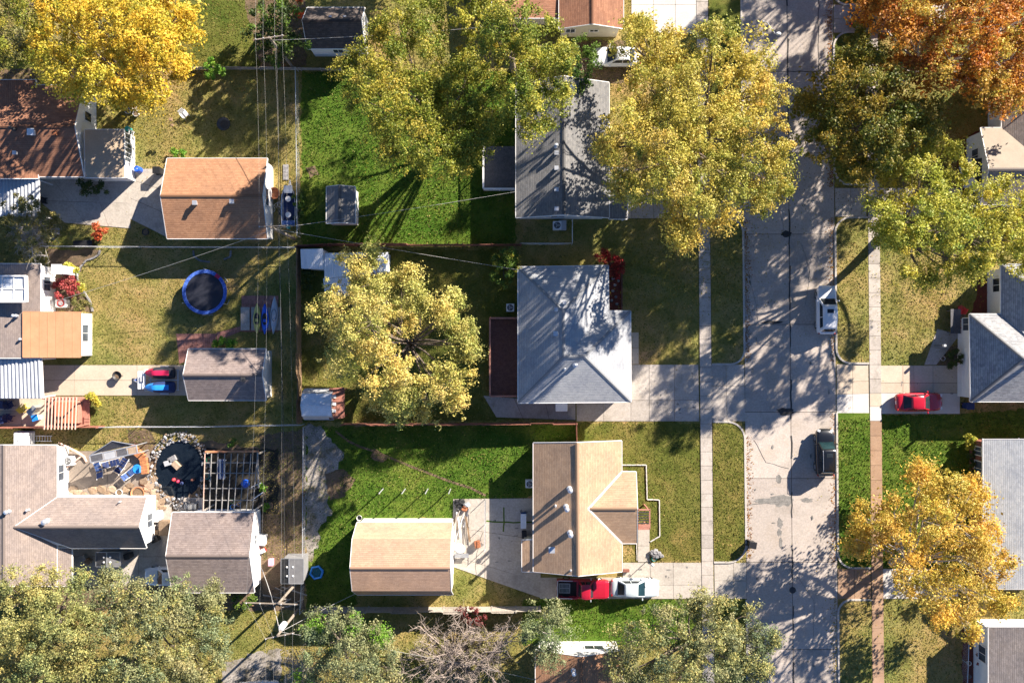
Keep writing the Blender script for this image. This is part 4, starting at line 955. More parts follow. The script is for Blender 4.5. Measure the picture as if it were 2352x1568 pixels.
MB().prism([(p.x * 0.985 + P[(i + 2) % 4].x * 0.015, p.y * 0.985 + P[(i + 2) % 4].y * 0.015) for i, p in enumerate(P)], 0, 1.95).build('wall', 'white_metal', tt)

# --- barn shed with flag panel
t, d = gable('shed', 'blue grey barn roofed shed with a red and white painted front', 'shed', 699, 766, 893, 963, 'x', 1.85, 3.1, 'galvanised', 'grey_wall', 0.06, 0.05, kn=(0.28, 2.6), trim='grey_metal')
fr = make_roof([[W(757, 893, 2.25), W(790, 890, 1.7), W(790, 958, 1.7), W(757, 962, 2.25)]], 'wood_red', t, 0.06, 'wood_red', 'porch_roof')
for i, py in enumerate((905, 922, 938)):
    MB().slab([W(758, py, 2.32), W(772, py + 2, 2.1), W(772, py + 9, 2.1), W(758, py + 8, 2.32)], (0, 0, 0.02)).build('painted_stripe', 'white_paint', t)
for py in (894, 956):
    p = W(788, py, 1.6); MB().box((p.x, p.y, 0.8), (0.1, 0.1, 1.6)).build('post', 'wood_red', t)
# --- plastic storage sheds with round vents
def plastic_shed(label, x0, x1, y0, y1, z, mid):
    t = thing('storage_shed', label, 'shed', (*G((x0 + x1) / 2, (y0 + y1) / 2), 0))
    P = [W(x0, y0, z), W(x1, y0, z), W(x1, y1, z), W(x0, y1, z)]; m0 = W(mid, y0, z + 0.35); m1 = W(mid, y1, z + 0.35)
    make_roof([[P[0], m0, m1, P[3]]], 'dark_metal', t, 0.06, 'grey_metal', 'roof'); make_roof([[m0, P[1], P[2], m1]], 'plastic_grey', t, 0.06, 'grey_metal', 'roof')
    MB().loft([[(p.x, p.y, 0), (p.x, p.y, z - 0.05), (m.x, m.y, z + 0.25), (q_.x, q_.y, z - 0.05), (q_.x, q_.y, 0)] for p, m, q_ in (((P[0] * 0.97 + P[2] * 0.03), m0 * 0.97 + m1 * 0.03, P[1] * 0.97 + P[3] * 0.03), (P[3] * 0.97 + P[1] * 0.03, m1 * 0.97 + m0 * 0.03, P[2] * 0.97 + P[0] * 0.03))]).build('wall', 'plastic_side', t)
    for v in (0.33, 0.7):
        for a, b in ((0.25, 0), (0.28, 1)):
            p = (m0 + (m1 - m0) * v); p = p + ((P[1] if b else P[0]) - m0) * a
            MB().lathe((p.x, p.y, p.z), [(0.09, -0.05), (0.09, 0.06), (0.02, 0.09)], 10).build('vent_cap', 'white_paint', t)
plastic_shed('dark grey storage shed with four round vents in the alley corner', 646, 696, 1283, 1339, 2.2, 664)
plastic_shed('grey storage box with four round vents below the long house wing', 221, 275, 1268, 1300, 1.7, 245)
# ------------------------------------------------------------------ vehicles (built facing +x, then turned)
def car(name, label, px, py, ang, L, Wd, Hh, paint, kind='sedan', glass='glass_dark', group='cars parked along the street and drives', sunroof=False, rails=False, wglass=None, z0=0.045):
    t = thing(name, label, 'pickup' if kind == 'pickup' else 'car', (*G(px, py), z0), ang)
    hw = Wd / 2; bl = 0.95 if kind in ('suv', 'pickup') else 0.86      # belt line
    hood = bl * 0.98; gl = 0.26 if kind != 'sedan' else 0.18
    # stations: x (0..1 from rear), half width, bottom, top
    if kind == 'sedan': st = [(0, .74, .42, .70), (.02, .84, .28, .80), (.07, .93, gl, .88), (.16, .985, gl, .90), (.3, 1, gl, bl), (.5, 1, gl, bl), (.66, 1, gl, bl), (.76, .985, gl, .84), (.88, .95, gl, .76), (.94, .88, .22, .70), (.975, .76, .26, .63), (.992, .62, .3, .57), (1, .45, .34, .52)]
    elif kind == 'suv': st = [(0, .66, .42, .84), (.015, .80, .32, .92), (.045, .91, gl, .98), (.09, .96, gl, 1.0), (.16, .99, gl, 1.0), (.3, 1, gl, bl), (.5, 1, gl, bl), (.66, 1, gl, bl), (.74, .99, gl, .98), (.85, .965, gl, .93), (.91, .92, .24, .88), (.955, .83, .27, .80), (.985, .68, .32, .70), (1, .45, .38, .60)]
    else: st = [(0, .93, .5, .98), (.01, .95, .4, 1.0), (.3, .97, .35, 1.0), (.43, .98, gl, 1.0), (.5, .98, gl, bl + .05), (.7, .98, gl, bl + .07), (.8, .97, gl, 1.02), (.92, .95, gl, .98), (.98, .9, .3, .9), (1, .82, .4, .78)]
    def sec(x, w, b, tp):
        w *= hw; h = [(w * .86, b), (w * .985, b + .12), (w, (b + tp) * .5), (w * .975, tp - .13), (w * .90, tp - .035), (w * .70, tp), (w * .3, tp + .018), (0, tp + .022)]
        pts = [(x, y, z) for y, z in h] + [(x, -y, z) for y, z in h[::-1][1:]]
        return pts
    X = lambda u: (u - 0.5) * L
    b = MB()
    if kind == 'pickup':
        cabst = [s_ for s_ in st if s_[0] >= .40]
        b.loft([sec(X(u), w, bb, tp) for u, w, bb, tp in [(.40, .98, gl, 1.0)] + cabst])
        body = b.build('body', paint, t, smooth=False, world=False, bevel=0.02)
        bed = MB(); x0, x1 = X(0.0), X(.398); wv = hw * .96
        bed.box(((x0 + x1) / 2, wv - .06, .72), (x1 - x0, .14, .60)).box(((x0 + x1) / 2, -wv + .06, .72), (x1 - x0, .14, .60)).box((x0 + .04, 0, .72), (.08, 2 * wv - .1, .58)).box((x1 - .03, 0, .78), (.06, 2 * wv - .1, .64)).box(((x0 + x1) / 2, 0, .46), (x1 - x0 - .02, 2 * wv - .08, .1))
        bed.build('bed', paint, t, world=False, bevel=0.015)
        MB().box(((x0 + x1) / 2, 0, .52), (x1 - x0 - .2, 2 * wv - .34, .025)).build('bed_liner', 'bed_liner', t, world=False)
        for s_ in (-1, 1): MB().bar((x0 + .15, s_ * (wv - .06), 1.045), (x1 - .5, s_ * (wv - .06), 1.045), .07, .03).build('bed_rail', 'galvanised', t, world=False)
        MB().box((x0 + .06, 0, 1.02), (.09, 2 * wv - .2, .03)).build('tailgate_cap', 'galvanised', t, world=False)
        gr = MB(); gx = x0 + .75
        for i in range(8):
            for k_ in (-1, 1): gr.box((gx - .42 + i * .12, k_ * .22, .60), (.05, .34, .03))
        gr.box((gx, .43, .60), (1.05, .07, .05)).box((gx, -.43, .60), (1.05, .07, .05)).box((gx, 0, .60), (1.05, .07, .05)).box((gx - .5, 0, .60), (.07, .9, .05)).box((gx + .5, 0, .60), (.07, .9, .05))
        gr.build('ramp_panel', 'grey_metal', t, world=False)
        cab = (.41, .455, .625, .70)
    else:
        b.loft([sec(X(u), w, bb, tp) for u, w, bb, tp in st])
        body = b.build('body', paint, t, smooth=True, world=False)
        cab = {'sedan': (.12, .27, .53, .70), 'suv': (.04, .11, .59, .735)}[kind]
    # cabin: base ring and roof ring
    xa, xb, xc, xd = (X(u) for u in cab); zb = bl - .03; zt = Hh
    wb = hw * (.94 if kind != 'pickup' else .95); wt = hw * (.72 if kind == 'sedan' else .78)
    wr_b, wr_f = wb * .90, wb * .92
    B = [(xa, wr_b, zb), (xd, wr_f, zb), (xd, -wr_f, zb), (xa, -wr_b, zb)]
    xm = (xb + xc) / 2
    T = [(xb, wt * .86, zt - .05), (xc, wt * .92, zt - .04), (xc, -wt * .92, zt - .04), (xb, -wt * .86, zt - .05)]
    cb = MB(); cb.add(B + T, [(0, 1, 5, 4), (1, 2, 6, 5), (2, 3, 7, 6), (3, 0, 4, 7), (4, 5, 6, 7)])
    cb.build('cabin_frame', paint, t, world=False)
    rf = MB(); N = 8; rings = []
    for i in range(N + 1):
        u = i / N; x = xb - .03 + (xc - xb + .05) * u; w = wt * (.86 + .06 * u + .09 * math.sin(math.pi * u)); hz = zt - .06 + .07 * math.sin(math.pi * (0.12 + 0.76 * u))
        rings.append([(x, w, hz - .03), (x, w * .86, hz + .015), (x, w * .45, hz + .035), (x, 0, hz + .04), (x, -w * .45, hz + .035), (x, -w * .86, hz + .015), (x, -w, hz - .03)])
    rings = [[(x, y, z - .03) for x, y, z in rings[0]]] + rings + [[(x, y, z - .03) for x, y, z in rings[-1]]]
    rf.loft(rings, cap=False, closed=False); roof = rf.build('roof', paint, t, smooth=True, world=False)
    def pane(nm, i0, i1, a, lo, hi, m, mid=None):
        p = [Vector(B[i0]), Vector(B[i1]), Vector(T[i1]), Vector(T[i0])]
        f = lambda u, v: (p[0] + (p[1] - p[0]) * u) * (1 - v) + (p[3] + (p[2] - p[3]) * u) * v
        nrm = (p[1] - p[0]).cross(p[3] - p[0]).normalized()
        cc = (p[0] + p[1] + p[2] + p[3]) / 4
        if nrm.dot(cc - Vector((xm, 0, zb))) < 0: nrm = -nrm
        MB().slab([f(a, lo) + nrm * .006, f(1 - a, lo) + nrm * .006, f(1 - a, hi) + nrm * .006, f(a, hi) + nrm * .006], nrm * .012).build(nm, m, t, world=False)
    pane('windshield', 1, 2, .07, .04, .93, wglass or glass); pane('rear_window', 3, 0, .10, .12, .90, glass)
    pane('side_window', 0, 1, .10, .22, .86, glass); pane('side_window', 2, 3, .10, .22, .86, glass)
    for s_ in (1, -1):
        pb = Vector((xm - .05, s_ * (wb * .945), zb)); pt = Vector((xm - .02, s_ * wt * .975, zt - .07)); MB().bar(pb * .8 + pt * .2, pt, .06, .05).build('pillar', paint, t, world=False)
        m_ = MB().box((xd - .25, s_ * (hw + .09), bl + .07), (.11, .20, .13)).build('mirror', paint if kind != 'pickup' else 'galvanised', t, world=False, bevel=.02)
        MB().box((X(.965), s_ * hw * .68, (.62 if kind == 'sedan' else .78)), (.2, hw * .32, .10), s_ * -.35).build('headlight', 'headlight', t, world=False, bevel=.02)
        MB().box((X(.018), s_ * hw * .76, .78), (.12, hw * .22, .16), s_ * .25).build('taillight', 'taillight', t, world=False, bevel=.02)
        if rails: MB().tube([(xb + .1, s_ * wt * .84, zt - .02), (xb + .25, s_ * wt * .84, zt + .05), (xc - .25, s_ * wt * .84, zt + .05), (xc - .1, s_ * wt * .84, zt - .02)], .022, 5).build('roof_rail', 'galvanised', t, world=False)
    if sunroof: MB().box((xc - (xc - xb) * .26, 0, zt + .035), ((xc - xb) * .17, wt * .85, .05)).build('sunroof', glass, t, world=False, bevel=.02)
    for u in (.185, .80):
        for s_ in (1, -1):
            r = .33 if kind == 'sedan' else .37; wx = X(u); wy = s_ * (hw - .13)
            b = MB(); b.tube([(wx, wy - .11, r), (wx, wy - .09, r), (wx, wy + .09, r), (wx, wy + .11, r)], [r * .9, r, r, r * .9], 20)
            wh = b.build('wheel', 'rubber', t, world=False, smooth=False)
            MB().tube([(wx, wy + s_ * .09, r), (wx, wy + s_ * .125, r)], [r * .66, r * .6], 14).build('rim', 'rim_metal', wh, world=False)
    # wipers and plate
    MB().bar((xd + .02, .1, zb + .05), (xd - .1, .55 * hw, zb + .1), .025, .02).build('wiper', 'black_plastic', t, world=False)
    MB().box((X(0) + (.01 if kind != 'pickup' else -.02), 0, .62), (.03, .32, .16)).build('number_plate', 'white_paint', t, world=False)
    MB().box((X(1) - .03, 0, .46), (.08, hw * .9, .14)).build('grille', 'black_plastic', t, world=False, bevel=.02)
    return t
car('parked_car', 'white crossover with a sunroof parked at the right kerb', 1891, 712, R(90), 4.62, 1.84, 1.66, 'car_white', 'suv', sunroof=True)
car('parked_car', 'black crossover with roof rails parked below the white one', 1888, 1036, R(90.6), 4.45, 1.80, 1.72, 'car_black', 'suv', sunroof=True, rails=True, wglass='glass_teal')
car('parked_car', 'red sedan nosed toward the white garage door', 2103, 922, R(1), 4.45, 1.76, 1.45, 'car_red', 'sedan')
car('parked_car', 'silver white sedan parked in front of the red pickup', 1456, 1344, R(-1), 4.60, 1.80, 1.46, 'car_silver', 'sedan', wglass='glass_teal')
car('pickup_truck', 'red pickup with an open black bed beside the tan house', 1337, 1346, R(-1), 4.95, 1.86, 1.72, 'truck_red', 'pickup', wglass='glass_teal')
car('parked_car', 'white car half under the yellow tree by the cream wall', 1414, 136, R(180), 4.6, 1.8, 1.5, 'car_white', 'sedan')
car('parked_car', 'dark car at the top right under the orange tree', 2000, 46, R(0), 4.5, 1.8, 1.5, 'car_black', 'sedan')
car('parked_car', 'dark blue car at the bottom edge below the sage green tree', 1742, 1552, R(90), 4.5, 1.8, 1.48, 'car_blue', 'sedan')
car('parked_car', 'white car under the left edge of the mauve brown garage', 392, 1318, R(180), 4.4, 1.76, 1.5, 'car_white', 'sedan')
car('parked_car', 'white car roof peeking in at the bottom edge below the pole', 594, 1578, R(5), 4.4, 1.76, 1.5, 'car_white', 'suv')
# ------------------------------------------------------------------ fences
def wood_fence(label, pts, h, m, plen=2.4, lean=0.0, name='wood_fence', z0=0.0):
    t = thing(name, label, 'fence', (*G(*pts[0]), 0)); P = [Vector(G(*p)) for p in pts]
    for a, b in zip(P[:-1], P[1:]):
        L = (b - a).length; n = max(1, round(L / plen)); d = (b - a) / n; u = d.normalized(); nr = Vector((-u.y, u.x))
        for i in range(n + 1):
            q = a + d * i; MB().box((q.x, q.y, h / 2 + 0.05), (0.1, 0.1, h + 0.1), math.atan2(u.y, u.x)).build('post', m, t)
        for i in range(n):
            s = a + d * (i + 0.02); e = a + d * (i + 0.98); b_ = MB(); ln = random.uniform(-0.03, 0.03) + lean
            for z in (0.3, h - 0.25): b_.bar((s.x, s.y, z), (e.x, e.y, z), 0.04, 0.09)
            k = max(2, int((e - s).length / 0.145))
            for j in range(k):
                q = s + (e - s) * ((j + 0.5) / k) + nr * 0.035; hh = h + random.uniform(-0.04, 0.03)
                tp = q + nr * ln * hh * 2
                ex = u * ((e - s).length / k * 0.47); th = nr * 0.011
                vs_ = [(*(q - ex - th), 0.04), (*(q + ex - th), 0.04), (*(q + ex + th), 0.04), (*(q - ex + th), 0.04), (*(tp - ex - th), hh), (*(tp + ex - th), hh), (*(tp + ex + th), hh), (*(tp - ex + th), hh)]
                b_.add(vs_, [(3, 2, 1, 0), (4, 5, 6, 7), (0, 1, 5, 4), (1, 2, 6, 5), (2, 3, 7, 6), (3, 0, 4, 7)])
            tag(b_.build('picket_panel', m, t), kind='stuff')
    return t
def chain_fence(label, pts, h=1.2, step=3.0, name='chain_link_fence'):
    t = thing(name, label, 'fence', (*G(*pts[0]), 0)); P = [Vector(G(*p)) for p in pts]; msh = MB()
    for a, b in zip(P[:-1], P[1:]):
        L = (b - a).length; n = max(1, round(L / step)); d = (b - a) / n
        for i in range(n + 1):
            q = a + d * i; MB().tube([(q.x, q.y, 0), (q.x, q.y, h + 0.06), (q.x, q.y, h + 0.1)], [0.035, 0.035, 0.01], 7).build('post', 'galvanised', t)
        MB().tube([(a.x, a.y, h), (b.x, b.y, h)], 0.03, 6).build('top_rail', 'galvanised', t)
        k = int(L / 0.16)
        for i in range(k):
            for s in (1, -1):
                p0 = a + (b - a) * (i / k); j = i + s * h / 0.16
                if j < 0 or j > k: continue
                p1 = a + (b - a) * (j / k); msh.tube([(p0.x, p0.y, 0.04), (p1.x, p1.y, h - 0.02)], 0.0035, 3, False)
    tag(msh.build('wire_mesh', 'galvanised', t), kind='stuff')
    return t
wood_fence('reddish board fence between the dark grey house yard and the white roofed house', [(690, 570), (760, 566), (1000, 566), (1196, 565)], 1.75, 'wood_red')
wood_fence('reddish board fence along the lower side of the white roofed house yard', [(792, 972), (1060, 972), (1322, 969)], 1.7, 'wood_red')
wood_fence('short reddish fence return beside the white roofed house driveway', [(1322, 970), (1323, 1014)], 1.6, 'wood_red')
wood_fence('long brown board fence facing the alley with the overhead wires', [(690, 572), (691, 760), (694, 968)], 1.7, 'wood_brown')
wood_fence('weathered grey board fence behind the barn roofed garage', [(1240, 1390), (1020, 1392), (790, 1392), (720, 1390)], 1.75, 'wood_grey')
wood_fence('terracotta coloured fence below the hot tub arbour', [(0, 979), (100, 979), (240, 978)], 1.5, 'wood_red')
wood_fence('low grey plank wall below the golden tree lawn', [(412, 161), (600, 161), (786, 164)], 0.7, 'wood_grey', 2.0)
chain_fence('chain link fence from the fire pit lawn down to the kayak yard', [(686, 165), (688, 330), (690, 545)])
chain_fence('long chain link fence between the orange garage and trampoline yard', [(112, 568), (325, 570), (690, 571)], 1.25)
chain_fence('chain link fence below the mauve shed and trailer drive', [(240, 978), (480, 977), (700, 973)], 1.2)
chain_fence('chain link fence along the gravel path of the alley', [(704, 978), (703, 1130), (702, 1290), (696, 1400)], 1.2)
chain_fence('short chain link fence beside the dark grey house', [(1195, 562), (1313, 562), (1313, 508)], 1.1)
chain_fence('chain link fence by the porch of the lower right house', [(2208, 1568), (2212, 1460), (2214, 1440)], 1.0)
chain_fence('chain link fence between the clothes poles and concrete pad', [(1115, 1145), (1114, 1260)], 1.1)
# ------------------------------------------------------------------ decks
def deck(label, x0, x1, y0, y1, z, m, rail, sides, along='x', cat='deck', rails=True):
    t = thing('deck', label, cat, (*G((x0 + x1) / 2, (y0 + y1) / 2), 0)); a = W(x0, y1, z); b = W(x1, y0, z); bd = MB()
    n = int(((b.y - a.y) if along == 'x' else (b.x - a.x)) / 0.15)
    for i in range(n):
        if along == 'x': bd.box(((a.x + b.x) / 2, a.y + (i + 0.5) * (b.y - a.y) / n, z - 0.02), (b.x - a.x, (b.y - a.y) / n * 0.93, 0.04))
        else: bd.box((a.x + (i + 0.5) * (b.x - a.x) / n, (a.y + b.y) / 2, z - 0.02), ((b.x - a.x) / n * 0.93, b.y - a.y, 0.04))
    tag(bd.build('deck_boards', m, t), kind='stuff')
    MB().prism([(a.x + .1, a.y + .1), (b.x - .1, a.y + .1), (b.x - .1, b.y - .1), (a.x + .1, b.y - .1)], 0, z - 0.05).build('deck_base', m, t)
    C = {'w': ((a.x, a.y), (a.x, b.y)), 'e': ((b.x, a.y), (b.x, b.y)), 'n': ((a.x, b.y), (b.x, b.y)), 's': ((a.x, a.y), (b.x, a.y))}
    for s in sides:
        p, q = C[s]; L = math.hypot(q[0] - p[0], q[1] - p[1]); n = max(2, int(L / 1.5))
        MB().bar((*p, z + 0.95), (*q, z + 0.95), 0.16, 0.05).build('handrail', rail, t); MB().bar((*p, z + 0.15), (*q, z + 0.15), 0.05, 0.09).build('lower_rail', rail, t)
        for i in range(n + 1):
            u = i / n; MB().box((p[0] + (q[0] - p[0]) * u, p[1] + (q[1] - p[1]) * u, z + 0.47), (0.1, 0.1, 0.95)).build('post', rail, t)
        bl = MB()
        for i in range(int(L / 0.14)):
            u = (i + 0.5) / int(L / 0.14); bl.box((p[0] + (q[0] - p[0]) * u, p[1] + (q[1] - p[1]) * u, z + 0.53), (0.035, 0.035, 0.8))
        tag(bl.build('balusters', rail, t), kind='stuff')
    EXC.append([(a.x, a.y), (b.x, a.y), (b.x, b.y), (a.x, b.y)]); return t
deck('dark red board deck along the white roofed house', 1126, 1188, 731, 908, 0.6, 'wood_deckred', 'wood_rail_red', 'nws')
deck('dark grey deck with white rails beside the dark grey house', 1111, 1183, 336, 438, 0.6, 'wood_deckgrey', 'white_paint', 'ws', 'y')
# ------------------------------------------------------------------ yard things
def lathe_thing(name, label, cat, px, py, prof, m, z=0.0, n=20, extra=None, group=None):
    t = thing(name, label, cat, (*G(px, py), z), 0, group)
    MB().lathe((0, 0, 0), prof, n).build(extra or 'body', m, t, world=False, smooth=False)
    return t
# trampoline
t = thing('trampoline', 'round trampoline with a blue pad and black mat', 'trampoline', (*G(478, 672), 0)); r = 2.12; zt = 0.85
MB().lathe((0, 0, zt), [(r * 0.86, 0), (r * 0.86, 0.01), (0.01, -0.03)], 48).build('mat', 'mat_black', t, world=False)
b = MB(); rings = []
for i in range(49):
    a = 2 * math.pi * i / 48; k = 0.012 * (i % 2)
    rings.append([(rr * math.cos(a), rr * math.sin(a), zt + zz) for rr, zz in ((r * 0.84, 0.02), (r * 0.85, 0.06 + k), (r * 0.99, 0.06 + k), (r, 0.02))])
b.loft(rings, cap=False).build('pad', 'pad_blue', t, world=False)
a0 = R(50); pr = [[(rr * math.cos(a0 + R(7) * i / 6), rr * math.sin(a0 + R(7) * i / 6), zt + 0.085) for rr in (r * 0.83, r)] for i in range(-6, 7)]
MB().loft(pr, cap=False, closed=False).build('pad_patch', 'magenta_vinyl', t, world=False)
b = MB(); b.tube([(r * .97 * math.cos(2 * math.pi * i / 32), r * .97 * math.sin(2 * math.pi * i / 32), zt - .03) for i in range(33)], 0.03, 6).build('frame', 'galvanised', t, world=False)
for i in range(6):
    a = 2 * math.pi * i / 6 + 0.5; c, s = math.cos(a), math.sin(a)
    MB().tube([(r * c, r * s, zt), (r * 1.02 * c, r * 1.02 * s, 0.02), (r * 1.02 * math.cos(a + .25), r * 1.02 * math.sin(a + .25), 0.02)], 0.025, 6).build('leg', 'galvanised', t, world=False)
    MB().tube([(r * 1.02 * c, r * 1.02 * s, 0.3), (r * 1.04 * c, r * 1.04 * s, 1.25)], 0.022, 6).build('net_pole', 'galvanised', t, world=False)
# kayaks on a rack
rk = thing('kayak_rack', 'grey plank rack holding the three kayaks', 'rack', (*G(615, 735), 0))
for px in (566, 590, 614, 638): MB().box((*G(px, 732), 0.32), (0.85, 2.2, 0.04)).build('plank', 'wood_grey', rk)
for px, py in ((558, 712), (558, 752), (640, 712), (640, 752)): MB().box((*G(px, py), 0.15), (0.1, 0.1, 0.3)).build('leg', 'wood_grey', rk)
def kayak(label, px, py, L, m, ang=R(90), z=0.36):
    t = thing('kayak', label, 'kayak', (*G(px, py), z), ang, 'kayaks on the rack'); rings = []
    for i in range(17):
        u = -1 + 2 * i / 16; w = 0.36 * (1 - abs(u) ** 2.2) + 0.012; h = 0.30 + 0.10 * abs(u) ** 3
        rings.append([(u * L / 2, w, h * .62), (u * L / 2, w * .7, h * .95), (u * L / 2, 0, h), (u * L / 2, -w * .7, h * .95), (u * L / 2, -w, h * .62), (u * L / 2, -w * .6, .06 + .12 * abs(u) ** 3), (u * L / 2, 0, .12 * abs(u) ** 3), (u * L / 2, w * .6, .06 + .12 * abs(u) ** 3)])
    MB().loft(rings).build('hull', m, t, world=False, smooth=True)
    b = MB(); b.tube([(0.55 * math.cos(2 * math.pi * i / 20), .23 * math.sin(2 * math.pi * i / 20), .315) for i in range(21)], .025, 6).build('cockpit_rim', 'black_plastic', t, world=False)
    MB().add([(.53 * math.cos(2 * math.pi * i / 20), .21 * math.sin(2 * math.pi * i / 20), .308) for i in range(20)], [tuple(range(20))]).build('cockpit', 'black_plastic' if m != 'kayak_clear' else 'grey_wall', t, world=False)
    MB().box((-.15, 0, .33), (.3, .3, .05)).build('seat', m, t, world=False, bevel=.02)
kayak('yellow green kayak, leftmost of the three on the rack', 595, 732, 2.9, 'kayak_yellow'); kayak('bright blue kayak in the middle of the rack', 613, 733, 2.9, 'blue_plastic'); kayak('pale grey kayak, rightmost on the rack', 634, 724, 3.6, 'kayak_clear', R(88))
# watercraft trailer
tr = thing('trailer', 'white metal double trailer carrying two covered watercraft', 'trailer', (*G(368, 872), 0), R(180))
fr = MB(); 
for y_ in (-.95, 0, .95): fr.bar((-2.0, y_, .45), (.9, y_, .45), .08, .1)
for x_ in (-1.9, -.6, .7): fr.bar((x_, -1.0, .45), (x_, 1.0, .45), .08, .1)
fr.bar((.9, -.9, .45), (2.3, 0, .45), .08, .1).bar((.9, .9, .45), (2.3, 0, .45), .08, .1); fr.build('frame', 'galvanised', tr, world=False)
MB().box((1.5, 0, .56), (.75, 1.7, .05)).build('front_plate', 'white_metal', tr, world=False); MB().box((1.45, -.1, .64), (.35, .5, .12)).build('tool_box', 'grey_wall', tr, world=False)
MB().tube([(2.15, 0, .5), (2.15, 0, .1)], .04, 8).tube([(2.15, -.06, .12), (2.15, .06, .12)], .14, 12).build('jack_wheel', 'blue_plastic', tr, world=False)
MB().tube([(.8, -1.0, .5), (1.1, -1.0, .75), (1.2, -.4, .8), (1.2, .4, .8), (1.1, 1.0, .75), (.8, 1.0, .5)], .03, 6).build('hoop', 'white_metal', tr, world=False)
for s in (-1, 1):
    w = MB().tube([(-.7, s * 1.15, .3), (-.7, s * 1.32, .3)], .3, 16).build('wheel', 'rubber', tr, world=False); MB().tube([(-.7, s * 1.32, .3), (-.7, s * 1.34, .3)], .17, 12).build('rim', 'white_metal', w, world=False)
    MB().box((-.7, s * 1.22, .64), (.8, .26, .04)).build('fender', 'galvanised', tr, world=False)
def pwc(label, px, py, m):
    t = thing('watercraft', label, 'watercraft', (*G(px, py), .5), R(180), 'covered watercraft on the trailer'); rings = []; pr = [(-1.35, .38, .34), (-1.3, .52, .42), (-.9, .56, .56), (-.3, .55, .70), (.15, .54, .80), (.5, .50, .88), (.75, .44, .70), (1.1, .34, .55), (1.35, .2, .45), (1.5, .06, .36)]
    for x, w, h in pr: rings.append([(x, w * .75, .03), (x, w, .25), (x, w * .85, h * .72), (x, w * .45, h * .97), (x, 0, h), (x, -w * .45, h * .97), (x, -w * .85, h * .72), (x, -w, .25), (x, -w * .75, .03)])
    MB().loft(rings).build('cover', 'navy_fabric' if m != 'magenta_vinyl' else 'mat_black', t, world=False, smooth=True)
    rg = [[(x, w * .44, h * .99 + .012), (x, w * .2, h + .018), (x, -w * .2, h + .018), (x, -w * .44, h * .99 + .012)] for x, w, h in pr[2:]]
    MB().loft(rg, cap=False, closed=False).build('cover_stripe', m, t, world=False, smooth=True)
    for s in (-1, 1):
        rg = [[(x, s * (w * .86 + .012), h * .70), (x, s * (w * .46 + .012), h * .955 + .012)] for x, w, h in pr[5:9]]
        MB().loft(rg, cap=False, closed=False).build('side_stripe', m, t, world=False, smooth=True)
pwc('magenta and black covered watercraft on the trailer', 377, 855, 'magenta_vinyl'); pwc('blue covered watercraft on the trailer', 377, 888, 'sky_blue_plastic')
# round bowls, pots, barrels
def bowl(label, px, py, r, h, m, inner='dark_metal', name='fire_pit', cat='fire pit', legs=3):
    t = thing(name, label, cat, (*G(px, py), 0))
    MB().lathe((0, 0, 0.12 if legs else 0), [(r * .55, 0), (r * .9, h * .6), (r, h), (r * 1.05, h), (r * .95, h - .02), (r * .5, h * .4), (0.02, h * .35)], 24).build('bowl', m, t, world=False)
    MB().lathe((0, 0, (0.12 if legs else 0) + h * .55), [(r * .86, 0), (r * .86, .015), (.01, .02)], 20).build('contents', inner, t, world=False)
    for i in range(legs):
        a = 2 * math.pi * i / legs; MB().tube([(r * .7 * math.cos(a), r * .7 * math.sin(a), .2), (r * .85 * math.cos(a), r * .85 * math.sin(a), 0)], .025, 5).build('leg', m, t, world=False)
bowl('black round fire pit on the dry lawn', 518, 288, 0.62, 0.4, 'dark_metal'); bowl('small dark fire bowl standing on the tan drive', 275, 862, 0.42, 0.45, 'dark_metal', 'soil')
bowl('round rusty barrel pit beside the orange garage wall', 634, 447, 0.55, 0.7, 'rust', 'rust', 'burn_barrel', 'barrel', 0)
PR = lambda r, h: [(r * .72, 0), (r, h), (r * 1.08, h), (r * 1.08, h - .04), (r * .9, h - .05), (r * .8, h * .5), (.01, h * .5)]
def pot(label, px, py, r, h, m, plant=None, group=None, soil='soil'):
    t = thing('plant_pot', label, 'pot', (*G(px, py), 0), 0, group); MB().lathe((0, 0, 0), PR(r, h), 18).build('pot', m, t, world=False)
    MB().lathe((0, 0, h * .8), [(r * .9, 0), (r * .9, .01), (.01, .02)], 14).build('soil', soil, t, world=False); return t
pot('white pot, uppermost of the three beside the brown house', 312, 247, .26, .4, 'white_paint'); pot('white pot, leftmost of the three beside the brown house', 297, 257, .26, .4, 'white_paint'); pot('white pot, lowest of the three beside the brown house', 316, 263, .28, .4, 'white_paint')
pot('orange terracotta pot by the end of the long wing', 322, 1131, .62, .55, 'terracotta'); pot('white ring planter on the cluttered patio', 278, 1129, .3, .4, 'white_paint'); pot('dark pot at the lower end of the patio by the wing', 308, 1130, .3, .45, 'black_plastic')
pot('pale round pot by the alley, left of a pair', 602, 1158, .27, .35, 'stone_tan'); pot('pale round pot by the alley, right of a pair', 622, 1158, .27, .35, 'stone_tan'); pot('white bucket on the lawn at the barn roofed garage corner', 827, 1187, .24, .4, 'white_paint', soil='black_plastic')
pot('small teal pot by the rockery at the tan house walk', 1501, 1281, .2, .3, 'teal_plastic'); pot('green pot at the top of the arbour frame', 482, 1054, .22, .35, 'green_plastic'); pot('green pot at the foot of the arbour frame', 535, 1149, .2, .3, 'green_plastic'); pot('teal pot at the left of the arbour frame', 478, 1092, .25, .4, 'teal_plastic'); pot('dark round pot above the trampoline fence', 338, 534, .3, .4, 'dark_metal')
pot('blue pot in the lower right of the arbour frame', 537, 1162, .22, .35, 'sky_blue_plastic'); pot('pale blue pot at the arbour bottom corner', 550, 1157, .18, .3, 'blue_fabric')
